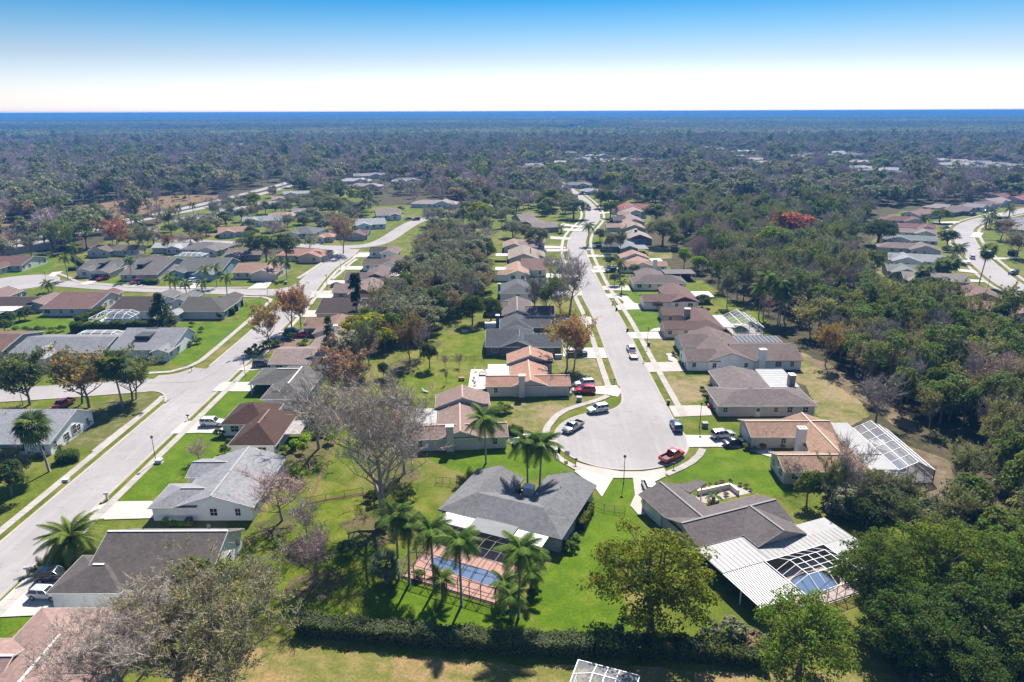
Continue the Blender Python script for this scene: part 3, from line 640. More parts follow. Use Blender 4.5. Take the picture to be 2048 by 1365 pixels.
        # windows on the sides one can see
        if win and not o.get('open') and not o.get('nowin'):
            X0, X1, Y0, Y1 = (a0 + ov * .75, a1 - ov * .75, b0 + ov, b1 - ov) if ax == 'x' else (b0 + ov, b1 - ov, a0 + ov * .75, a1 - ov * .75)
            sides = [('n', X0, X1, Y0, 0.0)] + ([('l', Y0, Y1, X0, -math.pi / 2), ('r', Y0, Y1, X1, math.pi / 2)])
            for sd_, s0, s1, c, ang in sides:
                L = s1 - s0; n = max(1, int(L / 3.3))
                for i in range(n):
                    s = s0 + L * (i + 0.5) / n + r.uniform(-0.35, 0.35); x, y = (s, c) if sd_ == 'n' else (c, s)
                    ox, oy = {'n': (0, -0.6), 'l': (-0.6, 0), 'r': (0.6, 0)}[sd_]
                    if any(in_rect(x + ox, y + oy, w2, 0.3) for j, w2 in enumerate(wings) if j != wi): continue
                    if any(abs(dx - x) < 1.7 + dw / 2 and abs(dy - y) < 1.7 + dw / 2 for dx, dy, dw in [(d[0], d[1], d[2]) for d in list(doors) + list(garages)]): continue
                    if any(abs(c_[0] - x) < 1.5 and abs(c_[1] - y) < 1.5 for c_ in chim): continue
                    if r.random() < 0.22: continue
                    ww = r.choice((0.8, 0.9, 1.5, 1.1)); hh = r.choice((1.2, 1.25, 1.05))
                    window(root, x + ox * 0.01, y + oy * 0.01, 1.55, ww, hh, ang)
    for d in doors: slab_door(root, d[0], d[1], d[2], 2.1, R(d[3]), d[4] if len(d) > 4 else WHITE)
    for d in garages: slab_door(root, d[0], d[1], d[2], 2.15, R(d[3]), d[4] if len(d) > 4 else (0.6, 0.58, 0.55), 'garage_door', True)
    for c in chim:
        x, y, sx, sy, zt = c[:5]; cm = c[5] if len(c) > 5 else wm; z0 = c[6] if len(c) > 6 else 0.0
        co = MB().box(x - sx / 2, x + sx / 2, y - sy / 2, y + sy / 2, z0, zt).build('chimney', cm, root)
        cap = MB(); cap.box(x - sx / 2 - 0.07, x + sx / 2 + 0.07, y - sy / 2 - 0.07, y + sy / 2 + 0.07, zt, zt + 0.12)
        for q in (-0.2, 0.2): cap.box(x + q * sx - 0.12, x + q * sx + 0.12, y - 0.12, y + 0.12, zt + 0.12, zt + 0.4)
        cap.build('chimney_cap', cm if far else TRIM, co)
    if org == (0, 0): ORIGINLESS.append(root)
    # footprint for keeping wild trees off
    pts = [(org[0] + ca * x - sa * y, org[1] + sa * x + ca * y) for w in wings for x in (w[0], w[1]) for y in (w[2], w[3])]
    keep(min(p[0] for p in pts) - 1.5, max(p[0] for p in pts) + 1.5, min(p[1] for p in pts) - 3, max(p[1] for p in pts) + 2)
    return root
def flat_roof(root, poly, z, mat, th=0.12, posts=(), name='patio_roof', slope=None):
    mb = MB().prism(poly, z - th, z)
    if slope:   # tilt: dz per metre in y from first vertex
        mb.v = [(x, y, zz + (y - poly[0][1]) * slope) for x, y, zz in mb.v]
    o = mb.build(name, mat, root)
    for x, y in posts: MB().box(x - 0.07, x + 0.07, y - 0.07, y + 0.07, 0, z - th - 0.02 + (0 if not slope else (y - poly[0][1]) * slope)).build('post', TRIM, root)
    return o
def ribs(parent, x0, x1, y0, y1, z, n, mat, along='y', slope=0.0, h=0.05, w=0.06, name='rib'):
    for i in range(n + 1):
        t = i / n; mb = MB()
        if along == 'y':
            x = x0 + (x1 - x0) * t; mb.bar((x, y0, z), (x, y1, z + slope * (y1 - y0)), w, h)
        else:
            y = y0 + (y1 - y0) * t; mb.bar((x0, y, z + slope * (y - y0)), (x1, y, z + slope * (y - y0)), w, h)
        mb.build(name, mat, parent)
PANEL = m_concrete((0.58, 0.57, 0.56), 'white_roof_panel', 0.08); STRIP = m_plain('roof_strip_white', (0.46, 0.455, 0.45), 0.5, var=0.06); PANEL2 = m_concrete((0.38, 0.37, 0.365), 'weathered_white_roof', 0.5); PANELG = m_concrete((0.20, 0.205, 0.21), 'grey_roof_panel', 0.3)
WARM = sr
K = 0.47
def rc(r, g_, b):
    m = (r + g_ + b) / 3; return sr(*(m + (q - m) * 0.78 for q in (r, g_, b)), K)
# --- near the bottom of the picture
h = house('grey shingled U-shaped house with pool in the middle foreground', (-11.7, 96.3), -23.8, rc(150, 150, 155), (0.30, 0.29, 0.28), [(0, 20.6, 0, 9.2, 'xhh'), (11.9, 20.6, 0.02, 17, 'yhg'), (0, 8.7, 0.02, 14.3, 'yhg')], chim=[(11.2, 10.2, 1.7, 1.2, 3.9, m_plain('pale_stone', (0.46, 0.42, 0.39), 0.9, var=0.3, scale=3))], fascia=(0.12, 0.12, 0.12), vents=2)
MB().box(8.9, 11.8, 12.4, 12.6, 0, 1.5).build('garden_wall', m_wall((0.4, 0.37, 0.35)), h)
flat_roof(h, [(1.6, -2.9), (6.6, -2.9), (6.6, 0.35), (1.6, 0.35)], 2.62, PANEL, name='patio_roof'); flat_roof(h, [(6.7, -3.1), (13.6, -3.1), (13.6, 0.6), (6.7, 0.6)], 2.75, PANELG, name='patio_roof'); flat_roof(h, [(13.7, -2.9), (18.6, -2.9), (18.6, 0.35), (13.7, 0.35)], 2.62, PANEL, name='patio_roof')
L1 = h
h = house('grey-brown house with walled courtyard and white metal pool roofs', (23.2, 94.2), 22, rc(134, 122, 122), (0.34, 0.30, 0.29), [(0, 17.6, -8.9, -0.4, 'xgg'), (0, 8, -4.6, 7, 'ygg'), (8, 16.9, -12.1, -4.6, 'ygg')], garages=[(0.37, 3.2, 4.6, -90)], vents=2, fascia=(0.3, 0.27, 0.26), ridge=rc(160, 150, 150))
o = flat_roof(h, [(-0.4, -14.9), (7.6, -14.9), (7.6, -8.7), (-0.4, -8.7)], 2.5, PANEL2); ribs(o, -0.3, 7.5, -14.8, -8.8, 2.52, 10, PANEL2)
o = flat_roof(h, [(7.7, -14.9), (22.9, -14.9), (22.9, -9.5), (17.2, -9.5), (17.2, -8.6), (7.7, -8.6)], 2.44, PANEL2); ribs(o, 7.9, 22.8, -14.8, -12.3, 2.46, 18, PANEL2)
for x0, x1 in ((-0.4, 6.6), (17.4, 23.0)):
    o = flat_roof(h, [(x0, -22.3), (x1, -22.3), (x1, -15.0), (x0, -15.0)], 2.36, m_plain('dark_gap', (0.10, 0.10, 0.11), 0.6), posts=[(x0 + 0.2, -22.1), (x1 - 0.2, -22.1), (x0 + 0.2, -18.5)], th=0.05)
    n = 20
    for i in range(n): MB().box(x0 + (x1 - x0) * i / n, x0 + (x1 - x0) * (i + 0.55) / n, -22.4, -14.95, 2.361, 2.44).build('roof_strip', STRIP, o)
flat_roof(h, [(7.6, 3.8), (12.2, 5.4), (11.6, 7.0), (7.2, 6.6)], 2.9, m_roof(rc(134, 122, 122)), posts=[(11.4, 5.6)], name='porch_roof')
R1 = h
h = house('tan-roofed house with cream chimney beside the cul-de-sac', (0, 0), 0, rc(205, 158, 128), (0.42, 0.36, 0.32), [(45.7, 62.4, 121.6, 129.8, 'xgg'), (54.3, 62.5, 107.8, 129.7, 'ygh' if False else 'yhg'), (46.9, 62.4, 107.8, 115.4, 'xgh')], chim=[(54.2, 119.2, 1.5, 1.3, 5.6, m_wall((0.62, 0.58, 0.54)))], garages=[(46.08, 125.7, 4.8, -90)], seed=4, ridge=rc(235, 205, 180))
o = flat_roof(h, [(62.6, 114.6), (67.2, 114.6), (67.2, 128.2), (62.6, 128.2)], 2.5, PANEL2); ribs(o, 62.8, 67.1, 114.7, 128.1, 2.52, 9, PANEL2, 'y')
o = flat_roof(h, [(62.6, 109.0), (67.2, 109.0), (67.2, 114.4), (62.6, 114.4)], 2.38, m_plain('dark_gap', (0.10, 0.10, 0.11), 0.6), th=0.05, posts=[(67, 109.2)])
for i in range(16): MB().box(62.6, 67.2, 109.0 + 5.4 * i / 16, 109.0 + 5.4 * (i + 0.55) / 16, 2.381, 2.45).build('roof_strip', STRIP, o)
h = house('low grey-brown hip-roofed house with white slatted patio roof', (0, 0), 0, rc(150, 134, 132), (0.40, 0.35, 0.32), [(43.6, 64.7, 136.4, 147.3, 'xhh', {'sl': .3}), (47.1, 58.4, 144, 157.6, 'ygg', {'sl': .22})], chim=[(63.4, 148.2, 1.3, 1.6, 5.2, STONE)], doors=[(52.3, 136.85, 1.0, 0)], seed=5)
o = flat_roof(h, [(58.5, 147.5), (65.2, 147.5), (65.2, 158), (58.5, 158)], 2.5, PANEL2, slope=0.03, posts=[(65, 147.7), (65, 157.8)]); ribs(o, 58.5, 65.2, 147.6, 157.9, 2.53, 9, WHM, 'x', 0.03, 0.09, 0.12)
h = house('white gabled house with long brown roof and white chimney', (0, 0), 0, rc(148, 126, 120), (0.66, 0.66, 0.67), [(48.4, 60.9, 164.0, 187.2, 'ygg'), (43.6, 52, 164.2, 173.8, 'xgg'), (45, 53, 175, 186.2, 'xgg'), (56, 72.9, 164.5, 178.4, 'xgg', {'sl': .31})], chim=[(62.4, 164.6, 1.6, 1.2, 5.6, m_wall((0.72, 0.72, 0.73)))], seed=11, fascia=(0.28, 0.24, 0.23))
o = flat_roof(h, [(61, 178.8), (73, 178.8), (73.2, 185), (61, 185)], 2.65, m_plain('grey_lanai_roof', (0.10, 0.105, 0.115), 0.95, spec=0.03)); ribs(o, 61.2, 72.9, 178.9, 184.9, 2.68, 10, WHM, 'y', 0, 0.04, 0.05)
MB().box(49.2, 53.4, 161.0, 161.15, 0, 1.2).build('fence_panel', TRIM, h)
h = house('brown-roofed house with pink stucco walls and stone porch', (0, 0), 0, rc(140, 106, 98), (0.50, 0.37, 0.33), [(52.2, 61.2, 191.6, 213.6, 'yhh'), (43.6, 61.0, 191.3, 199.2, 'xgh'), (46.2, 58, 205.6, 214.4, 'xgg')], chim=[(53.0, 203.6, 1.6, 1.3, 5.3, STONE)], doors=[(50, 191.7, 1.0, 0, (0.2, 0.12, 0.1))], seed=12, fascia=(0.2, 0.15, 0.13))
flat_roof(h, [(61.3, 206.5), (64.5, 206.5), (64.5, 193.6), (61.3, 193.6)], 2.5, PANEL2)
h = house('white house with brown roof and maroon gable', (0, 0), 0, rc(150, 112, 105), (0.66, 0.65, 0.64), [(51.4, 61.6, 221.2, 241.5, 'ygg'), (43, 55, 221.6, 230.2, 'xgg')], garages=[(43.4, 226, 4.6, -90)], seed=13, gablec=(0, 0, (0.12, 0.035, 0.03)), fascia=(0.2, 0.12, 0.1))
o = flat_roof(h, [(61.9, 228.5), (68.2, 228.5), (68.2, 236), (61.9, 236)], 2.55, PANEL, posts=[(68, 228.7), (68, 235.8)])
h = house('cream house with wide grey-brown hip roof', (0, 0), 0, rc(140, 122, 118), (0.55, 0.50, 0.38), [(44, 63.7, 247.6, 258.6, 'xhh'), (47.5, 58, 255, 268, 'ygg', {'sl': .3})], seed=14)
h = house('orange-roofed house with tall white chimney on the right of the street', (0, 0), 0, rc(212, 162, 138), (0.62, 0.58, 0.54), [(48, 57.3, 276.8, 291, 'ygg'), (43.6, 62.8, 277.0, 284.5, 'xgg'), (46, 58, 291, 299.6, 'ygg', {'z': 3.0})], chim=[(57.6, 276.9, 1.6, 1.2, 5.4, m_wall((0.68, 0.66, 0.64)))], seed=15)
flat_roof(h, [(58.2, 285), (63, 285), (63, 293), (58.2, 293)], 2.6, PANEL)
# --- left of the main street
def plan_a(label, org, rot, rcol, wcol, seed, chimm):
    h = house(label, org, rot, rcol, wcol, [(-4.5, 4.5, -0.1, 14.2, 'ygg'), (-10.3, 9.2, 0, 7.2, 'xgg'), (-5.2, 6.4, 14.2, 21.2, 'ygg', {'z': 3.05})], chim=[(-2.0, 0.2, 1.4, 1.1, 5.2, chimm)], doors=[(2.6, 0.45, 1.0, 0)], seed=seed, ridge=sc3(rcol, 1.5))
    MB().box(0.5, 6.0, 14.0, 14.1, 3.0, 3.6).build('clerestory', m_glass(), h)
    o = flat_roof(h, [(-9.9, 7.4), (-4.7, 7.4), (-4.7, 15), (-9.9, 15)], 2.6, PANEL if seed == 21 else PANEL2, posts=[(-9.8, 7.6), (-9.8, 14.8)])
    return h
plan_a('tan-roofed house with pale chimney behind the palms, left of the cul-de-sac', (-9.9, 121.4), 4.5, rc(182, 148, 136), (0.44, 0.41, 0.37), 22, m_wall((0.42, 0.4, 0.37)))
plan_a('orange-roofed house with beige walls and white patio roof', (4.2, 148.0), 1, rc(222, 162, 134), (0.42, 0.375, 0.35), 21, m_wall((0.46, 0.42, 0.40)))
h = house('dark slate-grey house with matching grey walls', (0, 0), 0, rc(92, 98, 108), (0.085, 0.095, 0.115), [(-3.6, 6.2, 176.0, 190, 'ygg'), (-7.2, 2, 176.2, 192.4, 'xgg', {'sl': .30}), (3, 13.4, 175.7, 188.0, 'xgg', {'sl': .27})], seed=23, vents=2)
h = house('grey gabled house with blue-grey chimney behind the dark slate house', (0, 0), 0, rc(104, 106, 110), (0.10, 0.11, 0.13), [(-3.6, 6.1, 191.5, 202.5, 'yhg'), (2, 11.5, 193.5, 201.5, 'xgg')], chim=[(-4.2, 198.5, 1.1, 1.1, 4.9, m_plain('chimney_paint', (0.10, 0.13, 0.18), 0.8))], seed=24)
h = house('brown-grey gabled house with bare trees in front', (0, 0), 0, rc(140, 122, 118), (0.26, 0.25, 0.25), [(-3.1, 6.4, 206.3, 223.5, 'ygg'), (4, 13.1, 205.9, 215.5, 'xgg'), (-8.5, -1, 214, 222, 'xgg')], seed=25, ridge=rc(170, 155, 148))
h = house('grey hip-roofed house with white walls and blue-grey chimney', (0, 0), 0, rc(122, 122, 128), (0.60, 0.60, 0.58), [(-4.5, 8.2, 233.6, 246.5, 'yhg'), (5, 13.0, 242.4, 253.5, 'xgg')], chim=[(-4.4, 238.5, 0.9, 0.9, 4.8, m_plain('chimney_paint', (0.16, 0.2, 0.27), 0.8))], seed=26)
h = house('orange-roofed house with white walls on the left of the street', (0, 0), 0, rc(218, 170, 142), (0.64, 0.63, 0.58), [(-2.3, 7.0, 262.4, 281, 'ygg'), (-7.3, 1.5, 262.6, 269.6, 'xgg'), (4, 13.9, 270.6, 287.5, 'xgg', {'rc': rc(170, 130, 118)})], seed=27)
flat_roof(h, [(-6.5, 270), (-2.5, 270), (-2.5, 277), (-6.5, 277)], 2.6, PANEL)
h = house('tan gabled house with dark clerestory strip on the left of the street', (0, 0), 0, rc(190, 168, 152), (0.30, 0.27, 0.24), [(-1.6, 11.8, 292.4, 313.5, 'ygg'), (10, 14.5, 297.4, 310, 'ygg', {'z': 2.4})], seed=28)
MB().box(8.2, 8.4, 298, 309, 3.9, 4.5).build('clerestory', m_glass(), h); flat_roof(h, [(-7, 300), (-1.8, 300), (-1.8, 305), (-7, 305)], 2.6, PANEL)
house('pinkish-tan roof among oaks left of the street bend', (0, 0), 0, rc(196, 160, 146), (0.4, 0.36, 0.33), [(-4, 6, 319.5, 334, 'ygg'), (3, 12, 320, 330, 'xgg')], seed=29)
house('pale brown house with brown gable at the inner street bend', (17, 378), 20, rc(176, 156, 150), (0.30, 0.26, 0.22), [(-6, 9, -2, 9, 'xgg'), (-1, 8, 4, 34, 'ygg'), (-4, 6, 22, 40, 'xgg')], gablec=(0, 0, (0.16, 0.05, 0.04)), seed=30)
# --- right, further up
h = house('blue-grey house with light grey roof beyond the orange roof', (0, 0), 0, rc(160, 166, 174), (0.12, 0.14, 0.16), [(49.4, 57.8, 314.5, 331, 'ygg'), (42, 52, 321, 329, 'xgg', {'rc': rc(120, 120, 122)})], seed=31)
flat_roof(h, [(57.9, 314.5), (62.3, 314.5), (62.3, 325), (57.9, 325)], 2.6, PANELG, posts=[(62, 315)])
house('pale-roofed house with red gable and blue-grey wall', (0, 0), 0, rc(196, 178, 170), (0.18, 0.22, 0.27), [(55.7, 69, 339.6, 357, 'ygg'), (49, 58, 346, 355, 'xgg')], gablec=(0, 0, (0.2, 0.06, 0.045)), chim=[(62, 349, 1.2, 1.2, 6, m_plain('brick_chimney', (0.22, 0.08, 0.06), 0.8), 3)], seed=32)
h = house('orange-tan roof with dark clerestory, third from the far street bend', (0, 0), 0, rc(205, 165, 146), (0.36, 0.32, 0.29), [(58.2, 71.6, 370, 388, 'ygg'), (51, 60, 376, 385, 'xgg')], seed=33); MB().box(66.5, 66.7, 372, 386, 4.0, 4.6).build('clerestory', m_glass(), h)
house('brown gabled roof with flat dark garage by the street bend', (0, 0), 0, rc(186, 158, 152), (0.30, 0.26, 0.25), [(63, 75, 393, 414, 'ygg'), (58.5, 66, 402, 412, 'xgg', {'rc': rc(120, 104, 100)})], seed=34)
house('orange-tan long roof just before the red-roofed house', (0, 0), 0, rc(206, 168, 152), (0.5, 0.46, 0.44), [(69, 82.5, 428, 443, 'ygg'), (64, 72, 424, 433, 'xgg')], seed=35)
house('red-roofed white house at the far end of the street', (0, 0), 0, rc(196, 104, 100), (0.66, 0.67, 0.68), [(69.8, 83, 449, 468, 'ygg'), (64, 72, 446, 456, 'xgg'), (80, 90, 455, 466, 'xgg')], seed=36)
# --- east side of the left-hand road
house('pink-brown roofed house in the bottom left corner', (0, 0), 0, rc(200, 158, 146), (0.62, 0.61, 0.6), [(-59.6, -45, 47, 73.6, 'yhh', {'sl': .3}), (-64.5, -56, 59, 68.2, 'xgg'), (-62, -54, 48, 57, 'xgg')], seed=41, ridge=(0.62, 0.58, 0.56))
house('white house with weathered grey-brown roof and two cars outside', (0, 0), 0, rc(128, 116, 110), (0.62, 0.62, 0.63), [(-57.3, -40.3, 77, 91.2, 'xgg', {'rf': .62}), (-60.8, -51, 76.3, 84.6, 'xhh', {'rc': rc(124, 114, 110)})], seed=42, ridge=(0.62, 0.6, 0.58), garages=[(-60.3, 80.4, 4.6, -90)])
h = house('pale grey house with light grey shingles and arched window', (0, 0), 0, rc(178, 178, 184), (0.56, 0.57, 0.60), [(-54, -41.0, 97.1, 114.2, 'ygg', {'sl': .32}), (-57.7, -50, 97.0, 104.6, 'xhg'), (-56, -49, 106.6, 113.4, 'xgg')], doors=[(-52.0, 97.6, 0.95, 0)], garages=[(-57.3, 100.8, 4.6, -90)], seed=43, vents=3, ridge=rc(200, 200, 206))
h = house('house with steep dark brown pyramid roofs', (0, 0), 0, rc(112, 80, 68), (0.60, 0.58, 0.54), [(-53.5, -44.4, 118.7, 134.5, 'yhh', {'sl': .55}), (-58.6, -49, 127.9, 138.6, 'xhh', {'sl': .5})], seed=44, ridge=rc(176, 130, 112), garages=[(-58.0, 132.5, 4.4, -90)])
flat_roof(h, [(-45.0, 123.6), (-41.3, 123.6), (-41.3, 130), (-45.0, 130)], 2.6, m_plain('mottled_patio_roof', (0.24, 0.22, 0.21), 0.8, var=0.4), posts=[(-41.5, 123.8), (-41.5, 129.8)])
house('dark grey house with deep carport and white trim', (0, 0), 0, rc(128, 124, 120), (0.32, 0.32, 0.32), [(-55, -45.2, 141, 162, 'yhh'), (-60.8, -50, 149.9, 160.6, 'xhg', {'open': True, 'sl': .34})], seed=45, ridge=(0.5, 0.49, 0.48))
house('pinkish roofed house with white garage wall left of the tall conifer', (0, 0), 0, rc(184, 156, 148), (0.44, 0.43, 0.42), [(-54.2, -45.6, 165.6, 184.5, 'ygg'), (-60.6, -50, 163.2, 176.8, 'xgg', {'sl': .27})], seed=46)
h = house('red-brown roofed house with white chimney behind rust-coloured trees', (0, 0), 0, rc(176, 138, 118), (0.38, 0.33, 0.30), [(-56.4, -45.5, 188.2, 203.6, 'ygg'), (-60.9, -52, 193.8, 204.8, 'xgg', {'sl': .3})], chim=[(-49.6, 188.4, 1.3, 1.0, 5.0, m_wall((0.66, 0.65, 0.64)))], seed=47)
flat_roof(h, [(-45.3, 190), (-40, 190), (-40, 199), (-45.3, 199)], 2.6, PANEL2)
house('long dark brown roof beside the ivy-clad column tree', (0, 0), 0, rc(96, 76, 74), (0.46, 0.38, 0.31), [(-61.2, -48.4, 209.3, 228.2, 'xgg', {'sl': .26})], seed=48)
house('brown-pink roof with maroon gable beyond the dark brown roof', (0, 0), 0, rc(172, 142, 134), (0.36, 0.28, 0.25), [(-56.5, -45.6, 233, 251, 'ygg'), (-62.4, -52, 235.5, 246.5, 'xgg')], gablec=(0, 0, (0.14, 0.06, 0.05)), seed=49)
h = house('brown house with white patio roof by the left-hand road', (0, 0), 0, rc(150, 124, 118), (0.58, 0.56, 0.55), [(-56.5, -46.2, 257.5, 273.5, 'ygg'), (-62.9, -52, 255.4, 265, 'xgg')], gablec=(0, 0, (0.14, 0.06, 0.05)), seed=50); flat_roof(h, [(-46, 262), (-40.4, 262), (-40.4, 268), (-46, 268)], 2.6, PANEL)
house('white-walled house with brown cross gables', (0, 0), 0, rc(138, 114, 106), (0.64, 0.63, 0.63), [(-54, -45.6, 280.5, 297.5, 'ygg'), (-61.5, -50, 282.2, 291, 'xgg')], seed=51)
house('small white gabled house with dark garage roof', (0, 0), 0, rc(160, 132, 122), (0.66, 0.66, 0.68), [(-58.3, -50.3, 305, 318, 'ygg'), (-64, -56, 309.5, 318, 'xgg', {'rc': rc(96, 86, 84)})], seed=52)
# --- west side
h = house('white house with pale grey roof at the left edge, red car behind', (0, 0), 0, rc(186, 187, 194), (0.64, 0.65, 0.68), [(-114, -87.5, 119.7, 135, 'xgg', {'rf': .64, 'sl': .3})], seed=61)
MB().box(-101, -93.3, 119.0, 119.12, 0.2, 2.3).build('porch_screen', m_glass(), h); window(h, -87.83, 128, 1.8, 1.2, 1.9, math.pi / 2)
h = house('grey corner house with dark skylight well and brick front', (0, 0), 0, rc(168, 168, 176), (0.50, 0.52, 0.56), [(-106.5, -89.8, 174.7, 190.3, 'xgg', {'rf': .7, 'sl': .26}), (-94.6, -89.6, 172.4, 181, 'ygg')], seed=62)
MB().box(-101.6, -97.6, 179.5, 185.2, 4.0, 4.9).build('skylight_well', m_plain('dark_shingle_well', (0.035, 0.04, 0.05), 0.8), h); MB().box(-101.4, -97.8, 185.2, 185.3, 4.95, 5.45).build('clerestory', m_glass(), h)
MB().box(-94.2, -90.0, 172.82, 172.9, 0, 2.4).build('brick_face', m_plain('brick_front', (0.16, 0.07, 0.05), 0.85, var=0.3, scale=5), h); window(h, -92, 172.8, 1.35, 1.6, 1.9, 0)
house('long pale grey roof half hidden by roadside oaks', (0, 0), 0, rc(158, 160, 168), (0.5, 0.5, 0.5), [(-131, -107, 172.5, 188.5, 'xgg', {'sl': .24}), (-126, -119, 168, 180, 'yhg', {'rc': rc(190, 190, 196)})], seed=63)
house('brown-roofed house with plain grey gable at the left edge', (0, 0), 0, rc(150, 112, 98), (0.36, 0.32, 0.31), [(-156, -134, 174, 192, 'xgg', {'sl': .22})], seed=64)
house('red-brown roofed house with shaded back patio', (0, 0), 0, rc(150, 108, 102), (0.46, 0.40, 0.38), [(-151, -134.6, 216, 234, 'xgg', {'rf': .7, 'sl': .19}), (-143, -136, 226, 239, 'ygg')], seed=65, vents=3)
h = house('dark brown roofed house with white-framed pool enclosure', (0, 0), 0, rc(98, 84, 80), (0.60, 0.60, 0.60), [(-127.6, -113, 212.2, 228.4, 'xgg', {'rf': .62, 'sl': .24}), (-122, -114.2, 222, 236.5, 'ygg', {'rc': rc(140, 136, 134)}), (-112.8, -106.4, 223, 235, 'ygg', {'rc': rc(140, 138, 138)})], seed=66)
h = house('grey-brown roofed corner house with clipped hedges', (0, 0), 0, rc(112, 106, 102), (0.42, 0.43, 0.44), [(-105.6, -90.5, 212, 227.6, 'xgh', {'rf': .6, 'sl': .26}), (-98, -91.4, 222, 233, 'ygg'), (-107.6, -103.2, 207.6, 213.5, 'yhg', {'rc': rc(190, 190, 188)})], seed=67)
h = house('low brown house with white patio roofs at the left edge', (0, 0), 0, rc(96, 78, 74), (0.36, 0.34, 0.32), [(-178, -156.2, 219.5, 232, 'xgg', {'sl': .22}), (-160, -153, 221, 233, 'ygg', {'rc': rc(170, 138, 132)}), (-182, -172, 224, 240, 'ygg', {'rc': rc(168, 136, 130)})], seed=68)
flat_roof(h, [(-178, 213.5), (-158, 213.5), (-158, 219), (-178, 219)], 2.6, PANEL, posts=[(-158.2, 213.7), (-165, 213.7)]); flat_roof(h, [(-176, 208.5), (-160, 208.5), (-160, 213.2), (-176, 213.2)], 2.5, PANELG, posts=[(-160.2, 208.7), (-168, 208.7)])
h = house('grey roofed house with twin front gables and two parked cars', (0, 0), 0, rc(136, 130, 128), (0.46, 0.44, 0.42), [(-173.6, -157.6, 275, 293, 'xgg', {'sl': .26}), (-172.4, -166.2, 271.4, 281, 'ygg'), (-164.6, -157.4, 268.4, 281, 'ygg')], seed=69, garages=[(-161, 268.8, 4.4, 0, (0.12, 0.14, 0.16))]); MB().box(-166, -164, 277, 283, 4.2, 4.7).build('skylight_well', m_plain('dark_shingle_well', (0.035, 0.04, 0.05), 0.8), h)
h = house('grey house with wide beige gable end beside round hedge', (0, 0), 0, rc(132, 124, 120), (0.40, 0.36, 0.33), [(-152, -137.2, 265.2, 292.5, 'xgg', {'rf': .66, 'sl': .17})], seed=70, garages=[(-141.5, 267.9, 5, 0, (0.3, 0.28, 0.26))]); MB().box(-148, -145.4, 272, 281, 4.2, 5.2).build('skylight_well', m_plain('dark_shingle_well', (0.035, 0.04, 0.05), 0.8), h)
h = house('blue-walled house with grey roof and arched window', (0, 0), 0, rc(128, 126, 126), (0.20, 0.29, 0.34), [(-133.4, -114.4, 271, 291, 'xgg', {'rf': .62, 'sl': .24}), (-134.6, -128, 267.8, 279, 'ygg'), (-123.6, -115.4, 264.4, 277, 'ygg', {'rc': rc(150, 148, 148)})], seed=71, garages=[(-119.5, 264.9, 4.8, 0, (0.22, 0.30, 0.36))])
house('tan-orange roofed house with garage facing the camera', (0, 0), 0, rc(196, 150, 130), (0.50, 0.42, 0.36), [(-109.4, -91.2, 268, 285, 'xgg', {'sl': .26}), (-101.4, -91.3, 264.4, 276, 'ygg', {'rc': rc(206, 162, 142)})], seed=72, garages=[(-96.4, 264.9, 5.0, 0, (0.26, 0.25, 0.25))])
house('brown-roofed house at the left cul-de-sac with arched porch', (0, 0), 0, rc(146, 104, 98), (0.46, 0.42, 0.38), [(-226, -201.4, 283, 300.5, 'xgg', {'sl': .26}), (-213, -206, 274, 285, 'ygg')], seed=73)
